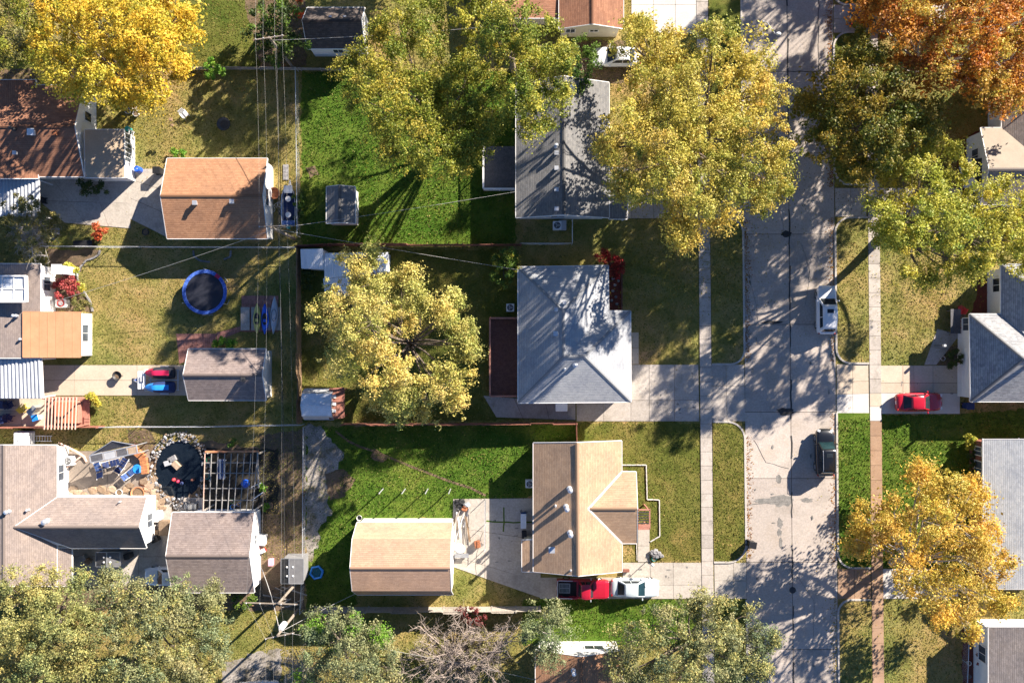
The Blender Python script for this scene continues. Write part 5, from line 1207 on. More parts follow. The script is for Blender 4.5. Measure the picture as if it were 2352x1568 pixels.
t = thing('garden_ball', 'big blue ball under the arbour frame', 'ball', (*G(567, 1108), 0)); MB().lathe((0, 0, .4), [(.4 * math.sin(math.pi * i / 10) + .004, -.4 * math.cos(math.pi * i / 10)) for i in range(11)], 18).build('ball', 'blue_plastic', t, world=False, smooth=True)
t = thing('barrel', 'bright blue barrel beside the sunroom rail', 'barrel', (*G(323, 392), 0)); MB().lathe((0, 0, 0), [(.24, 0), (.29, .1), (.3, .45), (.29, .8), (.24, .88), (.22, .86)], 18).build('body', 'blue_plastic', t, world=False); MB().lathe((.08, 0, .86), [(.04, 0), (.04, .04), (.01, .04)], 8).build('bung', 'white_paint', t, world=False)
t = thing('barrel', 'teal barrel at the top of the sunroom rail', 'barrel', (*G(300, 300), 0)); MB().lathe((0, 0, 0), [(.2, 0), (.25, .1), (.26, .4), (.25, .7), (.2, .75)], 16).build('body', 'teal_plastic', t, world=False)
# paddling pool
t = thing('paddling_pool', 'bright blue hexagonal paddling pool on the shaded grass', 'pool', (*G(728, 1313), 0)); 
b = MB(); rr = .62
b.tube([(rr * math.cos(R(60) * i + .2), rr * math.sin(R(60) * i + .2), .13) for i in range(7)], .11, 8).build('ring', 'sky_blue_plastic', t, world=False); MB().lathe((0, 0, .03), [(rr * .8, 0), (rr * .8, .02), (.01, .02)], 6).build('water', 'pool_water', t, world=False)
# AC units
def ac(label, px, py, s=.75, h=.7):
    t = thing('air_conditioner', label, 'air conditioner', (*G(px, py), 0)); MB().box((0, 0, h / 2), (s, s, h)).build('housing', 'white_metal', t, world=False, bevel=.03)
    MB().lathe((0, 0, h), [(s * .4, 0), (s * .4, .015), (.01, .016)], 20).build('fan_opening', 'dark_metal', t, world=False)
    f = MB()
    for i in range(3): f.box((.14 * s * math.cos(R(120) * i), .14 * s * math.sin(R(120) * i), h + .025), (s * .34, .11, .012), R(120) * i)
    f.build('fan_blades', 'grey_metal', t, world=False)
    g_ = MB()
    for i in range(1, 4): g_.tube([(s * .4 * i / 3 * math.cos(2 * math.pi * j / 20), s * .4 * i / 3 * math.sin(2 * math.pi * j / 20), h + .05) for j in range(21)], .006, 4)
    g_.build('grille', 'white_metal', t, world=False)
ac('air conditioner at the patio side of the lower left house', 165, 1056, .85); ac('air conditioner at the left wall of the tan house', 1216, 1108); ac('air conditioner in the shade by the white roofed house', 1172, 707); ac('air conditioner below the dark grey house gable', 1279, 520, .8)
t = thing('round_fan_unit', 'white heat pump with a red fan ring in the planting bed', 'air conditioner', (*G(149, 697), 0)); MB().box((0, 0, .35), (1.1, .8, .7)).build('housing', 'white_paint', t, world=False, bevel=.1); b = MB(); b.tube([(.3 * math.cos(2 * math.pi * j / 20), .3 * math.sin(2 * math.pi * j / 20), .72) for j in range(21)], .06, 6).build('fan_ring', 'flag_red', t, world=False)
MB().box((*G(1288, 931), .6), (1.1, .9, 1.2)).build('utility_box', 'white_metal', tag(thing('utility_box', 'pale blue white box at the lower wall of the white roofed house', 'utility box', (*G(1288, 931), 0)))).modifiers.new('b', 'BEVEL').width = .03
# bins
def bin_(label, px, py, m, rz=0, lid=None, group='wheeled bins'):
    t = thing('wheeled_bin', label, 'bin', (*G(px, py), 0.03), rz, group); MB().box((0, 0, .5), (.5, .56, .96), taper=1.18).build('body', m, t, world=False, bevel=.03)
    MB().box((0, .02, 1.03), (.66, .74, .07)).build('lid', lid or m, t, world=False, bevel=.03); MB().bar((-.22, .38, .98), (.22, .38, .98), .04).build('handle', m, t, world=False)
    for s in (-1, 1): MB().tube([(s * .2, .32, .12), (s * .28, .32, .12)], .12, 12).build('wheel', 'rubber', t, world=False)
bin_('black wheeled bin standing at the street kerb', 1722, 1245, 'black_plastic', R(80)); bin_('dark blue wheeled bin beside the white garage door', 2215, 930, 'navy_fabric', R(90)); bin_('dark wheeled bin by the blue white carport', 101, 462, 'black_plastic', R(-90)); bin_('dark wheeled bin at the left wall of the orange garage', 371, 396, 'black_plastic', R(90))
# chairs, tables, loungers
def chair(label, px, py, m, rz, name='garden_chair', group=None):
    t = thing(name, label, 'chair', (*G(px, py), .04), rz, group); s = MB()
    for i in range(5): s.box((-.2 + i * .11, 0, .40), (.09, .52, .025))
    s.build('seat', m, t, world=False); b = MB()
    for i in range(5): b.box((-.32, -.22 + i * .11, .66), (.03, .09, .55), 0, 0, -.28)
    b.build('backrest', m, t, world=False)
    for x, y in ((.24, .26), (.24, -.26), (-.26, .26), (-.26, -.26)): MB().box((x, y, .2), (.05, .05, .42)).build('leg', m, t, world=False)
    for y in (-.3, .3): MB().box((0, y, .6), (.6, .09, .03)).build('armrest', m, t, world=False)
chair('white slatted lawn chair alone on the dry lawn', 428, 266, 'white_paint', R(-50), 'lawn_chair')
def lounger(label, px, py, m, rz, group='blue loungers on the patio', L=1.7):
    t = thing('lounger', label, 'lounger', (*G(px, py), .05), rz, group); f = MB()
    for y in (-.3, .3): f.tube([(-L / 2, y, .72), (-.2, y, .34), (L / 2, y, .34)], .025, 6)
    f.build('frame', 'white_metal', t, world=False)
    for i in range(3): MB().box((-.02 + i * .3, 0, .37), (.27, .58, .05)).build('cushion', m, t, world=False, bevel=.02)
    for i in range(2): MB().box((-.38 - i * .25, 0, .48 + i * .15), (.27, .58, .05), 0, 0, .55).build('cushion', m, t, world=False, bevel=.02)
    for x in (-.3, .6):
        for y in (-.3, .3): MB().tube([(x, y, .34), (x, y, 0)], .022, 6).build('leg', 'white_metal', t, world=False)
lounger('blue lounger, leftmost on the cluttered patio', 232, 1077, 'blue_fabric', R(110)); lounger('blue lounger in the middle of the patio', 262, 1062, 'navy_fabric', R(15)); lounger('dark blue lounger beside the patio brick wall', 285, 1066, 'navy_fabric', R(60)); lounger('pale blue chair near the patio brick wall', 303, 1085, 'blue_fabric', R(40), L=1.1)
t = thing('round_lounge', 'round blue seat against the patio brick wall', 'seat', (*G(320, 1075), .05)); MB().lathe((0, 0, 0), [(.3, 0), (.42, .2), (.45, .4), (.40, .44), (.01, .40)], 18).build('seat', 'sky_blue_plastic', t, world=False); MB().box((.38, 0, .55), (.06, .6, .4)).build('backrest', 'sky_blue_plastic', t, world=False, bevel=.03)
# patio brick wall
bw = thing('brick_wall', 'low orange brick wall along the patio, ending at the pond', 'wall', (*G(320, 1055), 0))
pts = [Vector(G(*p)) for p in ((304, 1024), (333, 1050), (338, 1086))]
for k, (a, b) in enumerate(zip(pts[:-1], pts[1:])):
    L = (b - a).length; n = int(L / .24); u = (b - a) / n; an = math.atan2(u.y, u.x); nv = Vector((-u.y, u.x)).normalized()
    for j in range(3):
        c0 = a + (b - a) * .5 + nv * (j - 1) * .21
        for i in range(n):
            q_ = a + u * (i + .5) + nv * (j - 1) * .21; MB().box((q_.x, q_.y, .27), (u.length * .94, .20, .5 + random.uniform(-.01, .01)), an).build('brick', 'brick_orange', bw)
# collapsed shade frame over the patio
fz = thing('shade_frame', 'grey metal shade frame with torn mesh cover on the patio', 'gazebo', (*G(255, 1040), 0)); zc = 2.2
cr = [W(206, 1046, zc), W(313, 1022, zc), W(316, 1040, zc), W(209, 1062, zc)]
for a, b in ((0, 1), (1, 2), (2, 3), (3, 0)): MB().bar(cr[a], cr[b], .09).build('beam', 'galvanised', fz)
for u in (.28, .55, .8): MB().bar(cr[0] + (cr[1] - cr[0]) * u, cr[3] + (cr[2] - cr[3]) * u, .07).build('crossbar', 'galvanised', fz)
for p in cr: MB().box((p.x, p.y, zc / 2), (.07, .07, zc)).build('leg', 'galvanised', fz)
pk = W(258, 1012, 2.75)
for a in (cr[0], cr[1]): MB().bar(a, pk, .05).build('rafter', 'galvanised', fz)
MB().slab([cr[0] + Vector((.05, .1, 0)), cr[1] + Vector((-.05, .1, 0)), pk], (0, 0, .02)).build('mesh_cover', 'wood_deckgrey', fz)
for u0, u1, m_ in ((.02, .26, 'wood_deckgrey'), (.3, .53, 'grey_wall'), (.57, .78, 'wood_deckgrey'), (.82, .98, 'stone_flag')): MB().slab([cr[0] + (cr[1] - cr[0]) * u0, cr[0] + (cr[1] - cr[0]) * u1, cr[3] + (cr[2] - cr[3]) * u1, cr[3] + (cr[2] - cr[3]) * u0], (0, 0, .02)).build('mesh_cover', m_, fz)
# driftwood, tank, ladder
t = thing('log', 'bent pale log leaning by the lower left house', 'log', (*G(175, 1035), 0)); MB().tube([(*G(147, 1013), .9), (*G(160, 1022), .7), (*G(180, 1035), .4), (*G(195, 1048), .15), (*G(200, 1060), .1)], [.05, .1, .12, .13, .1], 8).build('trunk', 'wood_pink', t)
MB().tube([(*G(190, 1046), .2), (*G(165, 1068), .5), (*G(150, 1085), .6)], [.08, .06, .04], 6).build('branch', 'wood_pink', t)
t = thing('water_tank', 'white caged water tank below the terracotta fence', 'tank', (*G(65, 1004), 0)); MB().box((0, 0, .6), (1.45, 1.2, 1.1)).build('tank', 'white_paint', t, world=False, bevel=.12, seg=3); MB().lathe((-.1, 0, 1.15), [(.2, 0), (.2, .08), (.01, .09)], 14).build('cap', 'white_metal', t, world=False)
cg = MB()
for z in (.2, .55, .9): 
    for a, b in (((-.75, -.63), (.75, -.63)), ((.75, -.63), (.75, .63)), ((.75, .63), (-.75, .63)), ((-.75, .63), (-.75, -.63))): cg.bar((*a, z), (*b, z), .03)
cg.build('cage', 'galvanised', t, world=False)
t = thing('ladder', 'grey ladder lying beside the white tank', 'ladder', (*G(103, 1006), .15))
for y in (-.25, .25): MB().bar((-.8, y, 0), (.85, y, .1), .06).build('rail', 'galvanised', t, world=False)
for i in range(6): MB().bar((-.65 + i * .27, -.25, .02 + i * .015), (-.65 + i * .27, .25, .02 + i * .015), .04).build('rung', 'galvanised', t, world=False)
# pond with stones
pd = thing('pond', 'dark garden pond ringed with pale stones', 'pond', (*G(413, 1078), 0)); cxy = Vector(G(413, 1078)); rx, ry = 2.25, 2.75
b = MB(); n = 40; b.add([(cxy.x + rx * math.cos(2 * math.pi * i / n), cxy.y + ry * math.sin(2 * math.pi * i / n), .05) for i in range(n)], [tuple(range(n))]).build('water', 'pond_water', pd)
EXC.append([(cxy.x + 1.35 * rx * math.cos(2 * math.pi * i / n), cxy.y + 1.35 * ry * math.sin(2 * math.pi * i / n)) for i in range(n)])
sm = []
for i in range(6):
    m_ = MB().blob((0, 0, 0), (1, .8, .6), 7, 5, .25); o = m_.build('stone', ('stone_pale', 'stone_pale', 'grey_wall', 'stone_pale', 'stone_pale', 'stone_tan')[i], pd); sm.append(o.data); bpy.data.objects.remove(o)
for i in range(280):
    a = random.uniform(0, 2 * math.pi); k = random.uniform(.97, 1.36); s = random.uniform(.07, .16); o = bpy.data.objects.new('stone', random.choice(sm)); col.objects.link(o); o.parent = pd; o.matrix_parent_inverse = WM(pd).inverted()
    o.location = (cxy.x + rx * k * math.cos(a), cxy.y + ry * k * math.sin(a), s * .3 + (1.2 - abs(k - 1.16) * 4) * .12); o.scale = (s, s, s); o.rotation_euler = (0, 0, random.uniform(0, 6))
for i, (px, py, s, m, r_) in enumerate(((398, 1053, .75, 'stone_pale', .5), (388, 1062, .7, 'grey_wall', .3), (407, 1067, .8, 'stone_flag', -.8))):
    t = thing('stone_block', ('pale stone block at the top of the pond', 'grey stone block at the left in the pond', 'tan stone block at the right in the pond')[i], 'stone', (*G(px, py), .05), r_, 'stone blocks standing in the pond'); MB().box((0, 0, .15), (s, s * .7, .3)).build('block', m, t, world=False, bevel=.03)
for k, (px, py, m) in enumerate(((402, 1100, 'red_plastic'), (412, 1104, 'magenta_vinyl'), (420, 1108, 'navy_fabric'), (445, 1100, 'wood_red'))):
    t = thing('garden_ornament', ('red ornament in the lower pond', 'crimson ornament in the lower pond', 'navy ornament in the lower pond', 'brown red ornament at the pond right edge')[k], 'ornament', (*G(px, py), .05), 0, 'small ornaments in the pond'); MB().lathe((0, 0, 0), [(.06, 0), (.16, .1), (.18, .22), (.08, .3), (.12, .4), (.02, .5)], 10).build('figure', m, t, world=False)
# flagstones and rocks between patio and house wing
fg = thing('flagstone_bed', 'tan flagstones along the lower patio edge', 'flagstones', (*G(250, 1128), 0))
for px, py, s in ((216, 1125, .5), (235, 1123, .55), (247, 1133, .4), (258, 1122, .5), (290, 1124, .45), (300, 1115, .4), (332, 1105, .6), (345, 1113, .7), (352, 1100, .5), (360, 1115, .4), (340, 1120, .5), (355, 1128, .5), (168, 1122, .5), (180, 1130, .45), (195, 1135, .4), (158, 1135, .5), (362, 1140, .5), (372, 1150, .5), (360, 1155, .55), (385, 1146, .5), (374, 1165, .4), (355, 1170, .5)):
    MB().blob((*G(px, py), .06), (s, s * .75, .14), 8, 5, .2).build('stone', random.choice(('stone_tan', 'stone_flag', 'stone_tan')), fg)
# arbour frame
ab = thing('arbour', 'white gridded arbour frame beside the pond', 'pergola', (*G(530, 1105), 0)); za = 2.3; L0, L1 = 471, 585
for px, py in ((471, 1042), (592, 1042), (471, 1170), (588, 1168)): 
    p = W(px, py, za); MB().box((p.x, p.y, za / 2), (.12, .12, za)).build('post', 'wood_grey', ab)
for i in range(9):
    x0 = L0 + (592 - L0) * i / 8; x1 = L0 - 4 + (584 - L0) * i / 8; MB().bar(W(x0, 1041, za + .1), W(x1, 1172, za + .1), .055, .09).build('rafter', 'wood_pink' if i == 0 else 'frame_grey', ab)
for py in (1062, 1086, 1121, 1148): MB().bar(W(468, py, za), W(589, py, za), .06, .1).build('crossbeam', 'frame_grey', ab)
MB().bar(W(472, 1037, za), W(594, 1036, za), .16, .22).build('front_beam', 'terracotta', ab); MB().bar(W(592, 1038, za), W(594, 1120, za), .12, .14).build('side_beam', 'wood_grey', ab)
MB().bar(W(577, 1118, za), W(600, 1108, za - .4), .07).build('brace', 'white_metal', ab); MB().bar(W(578, 1148, za), W(604, 1130, za - .4), .07).build('brace', 'white_metal', ab)
t = thing('bench', 'blue and white slatted bench under the arbour', 'bench', (*G(512, 1075), 0), R(90))
for i in range(4): MB().box((0, -.3 + i * .2, .42), (1.9, .14, .04)).build('slat', ('white_paint', 'blue_fabric')[i % 2], t, world=False)
for x in (-.8, .8): MB().box((x, 0, .2), (.08, .7, .4)).build('leg', 'white_paint', t, world=False)
t = thing('bench', 'black iron bench on the slab above the mauve brown garage', 'bench', (*G(441, 1161), .03)); 
for i in range(6): MB().box((-.5 + i * .2, 0, .42), (.14, .5, .03)).build('slat', 'grey_metal', t, world=False)
MB().box((0, -.3, .68), (1.4, .05, .5)).build('backrest', 'dark_metal', t, world=False)
for x in (-.6, .6): MB().box((x, 0, .2), (.06, .5, .4)).build('leg', 'dark_metal', t, world=False)
MB().prism([G(*p) for p in ((408, 1142), (470, 1142), (470, 1172), (408, 1172))], .01, .05).build('slab', 'concrete_walk', tag(thing('stone_slab', 'grey slab under the black iron bench', 'slab', (*G(440, 1157), 0))))
# clutter boxes
def crate(label, px, py, sx, sy, h, m, rz=0, lid=None, z=.03, name='box', cat='box', group=None):
    t = thing(name, label, cat, (*G(px, py), z), rz, group); MB().box((0, 0, h / 2), (sx, sy, h)).build('body', m, t, world=False, bevel=.025)
    MB().box((0, 0, h + .025), (sx * 1.06, sy * 1.06, .05)).build('lid', lid or m, t, world=False, bevel=.015); return t
crate('white box on the court by the long wing end', 362, 1184, .75, .8, .7, 'white_paint'); crate('pale grey box beside the white box on the court', 370, 1180, .5, .9, .5, 'grey_wall'); crate('tan table top on the court left of the mauve brown garage', 384, 1208, .85, 1.3, .75, 'stone_tan', name='table', cat='table')
crate('blue grey chest under the wing end of the lower left house', 345, 1200, .5, 1.1, .6, 'blue_fabric'); crate('black bag on the court near the wing end', 362, 1235, .6, .5, .6, 'black_plastic', .4); crate('beige box on the court near the black bag', 364, 1220, .3, .45, .4, 'stone_tan')
crate('white chest at the right wall of the mauve brown garage', 605, 1236, .75, .95, .6, 'white_paint', -.1); crate('dark cabinet in the shade below the long wing', 302, 1272, .5, .5, .9, 'dark_metal', .2); crate('grey crate in the shaded court at the left', 196, 1278, .6, .5, .6, 'grey_metal', .4); crate('brown crate in the shaded court beside the storage box', 208, 1285, .5, .4, .5, 'wood_brown', -.5)
crate('red cooler in the alley near the mauve brown garage', 606, 1262, .5, .35, .4, 'red_plastic', .4, 'white_paint'); crate('pink toy box in the alley by the storage shed', 625, 1288, .45, .65, .4, 'pink_plastic'); crate('white blue cooler on the patio by the carport', 88, 958, .6, .55, .5, 'white_paint', .3, 'sky_blue_plastic'); crate('navy planter box under the white ribbed carport, upper', 8, 928, .8, .7, .6, 'navy_fabric'); crate('navy planter box under the white ribbed carport, lower', 8, 962, .8, .7, .6, 'navy_fabric')
chair('navy chair at the shaded end of the carport patio', 30, 928, 'navy_fabric', .5); chair('navy chair below the shaded carport table', 28, 958, 'navy_fabric', -.4); chair('yellow plastic chair on the carport patio', 61, 936, 'yellow_plastic', .8)
crate('grey grill cart beside the arbour slats', 86, 940, .9, .45, .9, 'grey_metal', .8, name='grill', cat='grill'); crate('rust brown crate on the concrete pad', 1097, 1247, .5, .6, .5, 'rust', .2); crate('blue white grill beside the tan house wall', 1202, 1191, .5, 1.3, .95, 'blue_fabric', 0, 'white_metal', name='grill', cat='grill'); crate('black side cabinet under the blue white grill', 1204, 1224, .45, .6, .7, 'black_plastic')
crate('black compost box on the planting bed', 198, 560, 1.7, .5, .55, 'black_plastic', .05, name='compost_box'); crate('grey pedestal planter at the planting bed corner', 132, 532, .5, .6, .6, 'stone_pale', name='planter', cat='planter')
crate('low brown bench on the shaded yard below the dark grey house', 1291, 519, .7, .9, .5, 'grey_wall', name='bench', cat='bench'); crate('brown planter on the porch of the tan house', 1437, 1308, .6, .25, .25, 'wood_red', name='planter', cat='planter')
# bench on the concrete pad, satellite dish, lumber
t = thing('bench', 'plain grey bench on the concrete pad', 'bench', (*G(1061, 1272), .05)); MB().box((0, 0, .45), (1.35, .4, .06)).build('seat', 'grey_metal', t, world=False)
for x in (-.5, .5): MB().box((x, 0, .21), (.06, .36, .42)).build('leg', 'grey_metal', t, world=False)
t = thing('satellite_dish', 'white dish standing at the garage corner on the pad', 'dish', (*G(1058, 1252), .05)); MB().tube([(0, 0, 0), (0, 0, 1.0)], .04, 8).build('mast', 'galvanised', t, world=False); MB().lathe((0, 0, 1.0), [(.02, 0), (.3, .06), (.48, .18), (.5, .2), (.3, .1), (.01, .05)], 22).build('dish', 'white_paint', t, world=False, smooth=True)
for i in range(13):
    px = 1050 + random.uniform(0, 30); py = 1160 + random.uniform(0, 25); L = random.uniform(1.5, 3.4); a = R(-90 + random.uniform(-22, 10))
    c = Vector(G(px, py)); m_ = random.choice(('wood_grey', 'wood_grey', 'wood_brown', 'white_metal', 'dark_metal'))
    o = MB().bar((c.x, c.y, .1 + i * .02), (c.x + L * math.cos(a), c.y + L * math.sin(a), .09 + i * .025), random.uniform(.06, .16), .04).build('lumber_board', m_)
    tag(o, 'loose board in the pile beside the barn roofed garage', 'board', 'boards in the lumber pile')
for i, (px, py) in enumerate(((1052, 1152), (1062, 1150), (1072, 1158), (1066, 1166), (1056, 1164))):
    o = MB().blob((*G(px, py), .2), (.35, .3, .25), 8, 5, .3).build('junk_heap', ('black_plastic', 'dark_metal', 'grey_metal', 'rust', 'black_plastic')[i]); tag(o, ('black sack at the left of the lumber pile top', 'dark scrap at the top of the lumber pile', 'grey scrap at the right of the lumber pile top', 'rusty scrap on the lumber pile', 'small black sack low on the lumber pile')[i], 'scrap', 'scrap heaped on the lumber pile')
# clothes poles
for i, px in enumerate((880, 931, 983, 1035)):
    t = thing('clothes_pole', ('first', 'second', 'third', 'fourth')[i] + ' thin pole from the left in the row on the green lawn', 'pole', (*G(px, 1122), 0), 0, 'row of poles on the lawn')
    MB().tube([(0, 0, 0), (0, 0, 2.35), (0, 0, 2.4)], [.06, .055, .02], 8).build('pole', 'galvanised', t, world=False)
# hot tub and arbour
ht = thing('hot_tub', 'hot tub with a reddish brown folded cover under slats', 'hot tub', (*G(163, 945), .04)); MB().box((0, 0, .4), (2.3, 2.1, .8)).build('cabinet', 'wood_rail_red', ht, world=False, bevel=.05)
for s in (-.55, .55): MB().box((s, 0, .87), (1.06, 2.05, .12)).build('cover', 'hot_tub_cover', ht, world=False, bevel=.04)
dk = thing('deck', 'terracotta deck round the hot tub', 'deck', (*G(160, 945), 0)); 
for i in range(12): MB().box((*G(204 - i * 8.2, 944), .12), (.32, 2.75, .12)).build('plank', 'wood_rail_red', dk)
for i in range(3): MB().box((*G(203, 958 + i * 7), .25), (.5, .25, .12)).build('step', 'wood_rail_red', dk)
ar = thing('slat_arbour', 'pink arbour slats over the hot tub', 'pergola', (*G(137, 945), 0)); za = 2.3
for i in range(10):
    px = 102 + i * 7.9; MB().bar(W(px + 3, 912, za + .12), W(px, 986, za + .12), .07, .1).build('slat', 'wood_pink', ar)
for py in (916, 979): MB().bar(W(98, py, za), W(178, py, za), .1, .14).build('beam', 'wood_rail_red', ar)
for px, py in ((101, 916), (175, 916), (101, 979), (175, 979)):
    p = W(px, py, za); MB().box((p.x, p.y, za / 2), (.1, .1, za)).build('post', 'wood_rail_red', ar)
# small boat on a trailer beside the orange garage
bt = thing('fishing_boat', 'small blue grey fishing boat on a trailer in the alley', 'boat', (*G(668, 474), .35), R(90)); rings = []
for u, w, h in ((-1.9, .62, .55), (-1.2, .68, .55), (0, .70, .55), (.9, .62, .58), (1.5, .42, .62), (1.85, .28, .66)): rings.append([(u, w, h), (u, w * .9, h - .02), (u, w * .75, .12), (u, 0, .08), (u, -w * .75, .12), (u, -w * .9, h - .02), (u, -w, h), (u, -w * .8, .05), (u, 0, 0), (u, w * .8, .05)])
MB().loft(rings).build('hull', 'galvanised', bt, world=False)
MB().box((1.45, 0, .58), (.7, .8, .05)).build('bow_deck', 'white_metal', bt, world=False); MB().box((-1.7, 0, .5), (.4, 1.2, .08)).build('stern_deck', 'blue_fabric', bt, world=False); MB().box((0, 0, .16), (2.8, 1.0, .03)).build('floor', 'navy_fabric', bt, world=False)
for x in (.55, -.95):
    MB().lathe((x, 0, .18), [(.06, 0), (.06, .25), (.25, .28), (.27, .36), (.01, .37)], 14).build('seat', 'white_paint', bt, world=False)
MB().box((-2.1, 0, .45), (.35, .3, .5)).build('motor', 'teal_plastic', bt, world=False, bevel=.05)
b = MB(); b.bar((-2.0, -.75, -.05), (2.5, 0, -.05), .07).bar((-2.0, .75, -.05), (2.5, 0, -.05), .07); b.build('trailer_frame', 'galvanised', bt, world=False)
for s in (-1, 1): MB().tube([(-.6, s * .85, -.08), (-.6, s * 1.0, -.08)], .26, 14).build('wheel', 'rubber', bt, world=False)
crate('grey stepping slab in the alley above the boat, upper', 657, 388, .5, .75, .05, 'stone_pale', name='paving_slab', cat='slab', z=0); crate('grey stepping slab in the alley above the boat, lower', 657, 405, .5, .7, .05, 'stone_pale', name='paving_slab', cat='slab', z=0)
t = thing('bicycle', 'white bicycle lying beside the boat in the alley', 'bicycle', (*G(636, 476), .1), .5)
for x in (-.5, .5):
    b = MB(); b.tube([(x + .3 * math.cos(2 * math.pi * j / 18), .3 * math.sin(2 * math.pi * j / 18), .05) for j in range(19)], .02, 5).build('wheel', 'white_metal', t, world=False)
MB().tube([(-.5, 0, .07), (-.1, .25, .12), (.4, .3, .14), (.5, 0, .07)], .025, 5).tube([(-.1, .25, .12), (0, -.1, .12), (.4, .3, .14)], .025, 5).build('frame', 'white_paint', t, world=False)
# porch bench and table at the right
t = thing('patio_table', 'wooden table with red things on the shaded porch at the right', 'table', (*G(2185, 738), 0)); MB().box((0, 0, .72), (.95, 2.3, .05)).build('top', 'wood_deckgrey', t, world=False)
for x in (-.4, .4):
    for y in (-1, 1): MB().box((x, y, .35), (.08, .08, .7)).build('leg', 'wood_deckgrey', t, world=False)
chair('red cushioned chair beside the shaded porch table, upper', 2200, 712, 'red_plastic', 2.6); chair('red cushioned chair beside the shaded porch table, lower', 2196, 745, 'red_plastic', 2.9); pot('pale pot on the shaded porch by the table', 2208, 724, .2, .3, 'stone_pale'); pot('white pot in the bed by the white garage door', 2163, 823, .2, .25, 'white_paint')
pot('white pot on the porch of the lower right house, upper', 2222, 1520, .2, .3, 'white_paint'); pot('white pot on the porch of the lower right house, lower', 2222, 1550, .18, .3, 'stone_pale')
# rockery
t = thing('rockery', 'pale rock heap with a lamp post at the tan house walk', 'rocks', (*G(1506, 1270), 0))
for px, py, s in ((1497, 1267, .3), (1504, 1265, .35), (1512, 1270, .3), (1500, 1274, .3), (1508, 1276, .28), (1518, 1275, .25)): MB().blob((*G(px, py), .15), (s, s * .8, s * .8), 8, 5, .2).build('rock', 'stone_pale', t)
lp = thing('lamp_post', 'small yard lamp post at the rockery', 'lamp post', (*G(1490, 1283), 0)); MB().tube([(0, 0, 0), (0, 0, 1.75)], .035, 8).build('post', 'dark_metal', lp, world=False); MB().lathe((0, 0, 1.75), [(.05, 0), (.13, .08), (.15, .3), (.05, .42), (.01, .5)], 10).build('lantern', 'lamp_lens', lp, world=False)
lp = thing('lamp_post', 'thin yard lamp post at the edge of the right hand walk', 'lamp post', (*G(2146, 793), 0)); MB().tube([(0, 0, 0), (0, 0, 1.6)], .03, 8).build('post', 'dark_metal', lp, world=False); MB().box((0, 0, 1.75), (.2, .2, .3)).build('lantern', 'lamp_lens', lp, world=False)
lp = thing('bird_feeder', 'thin feeder pole on the dry lawn, its shadow stretching left', 'feeder', (*G(412, 292), 0)); MB().tube([(0, 0, 0), (0, 0, 2.0)], .02, 6).build('pole', 'dark_metal', lp, world=False); MB().box((0, .2, 1.9), (.25, .25, .25)).build('feeder', 'wood_brown', lp, world=False); MB().box((0, -.25, 1.6), (.2, .2, .2)).build('feeder', 'wood_brown', lp, world=False)
for i, (px, py) in enumerate(((1408, 640), (1412, 655), (1407, 668), (1414, 682), (1420, 645), (1416, 698), (1404, 690))):
    o = MB().blob((*G(px, py), .08), (.16, .14, .12), 7, 5, .2).build('bed_stone', 'stone_pale'); tag(o, 'pale round stone in the red mulch bed', 'stone', 'stones in the red mulch bed')
bd = thing('bed_edging', 'dark timber edge of the red mulch bed', 'edging', (*G(1428, 660), 0)); MB().bar((*G(1428, 606), .1), (*G(1428, 713), .1), .1, .2).build('timber', 'wood_deckred', bd)
# alley scrap timber by the storage shed
for i in range(16):
    c = Vector(G(600 + random.uniform(0, 85), 1345 + random.uniform(0, 45))); L = random.uniform(1, 2.6); a = random.uniform(-.5, .6)
    o = MB().bar((c.x - L / 2 * math.cos(a), c.y - L / 2 * math.sin(a), .06 + i * .02), (c.x + L / 2 * math.cos(a), c.y + L / 2 * math.sin(a), .09 + i * .025), random.uniform(.05, .13), .05).build('scrap_timber', random.choice(('wood_grey', 'bark', 'wood_grey', 'wood_brown'))); tag(o, 'scrap timber in the heap below the alley storage shed', 'timber', 'scrap timber in the alley')
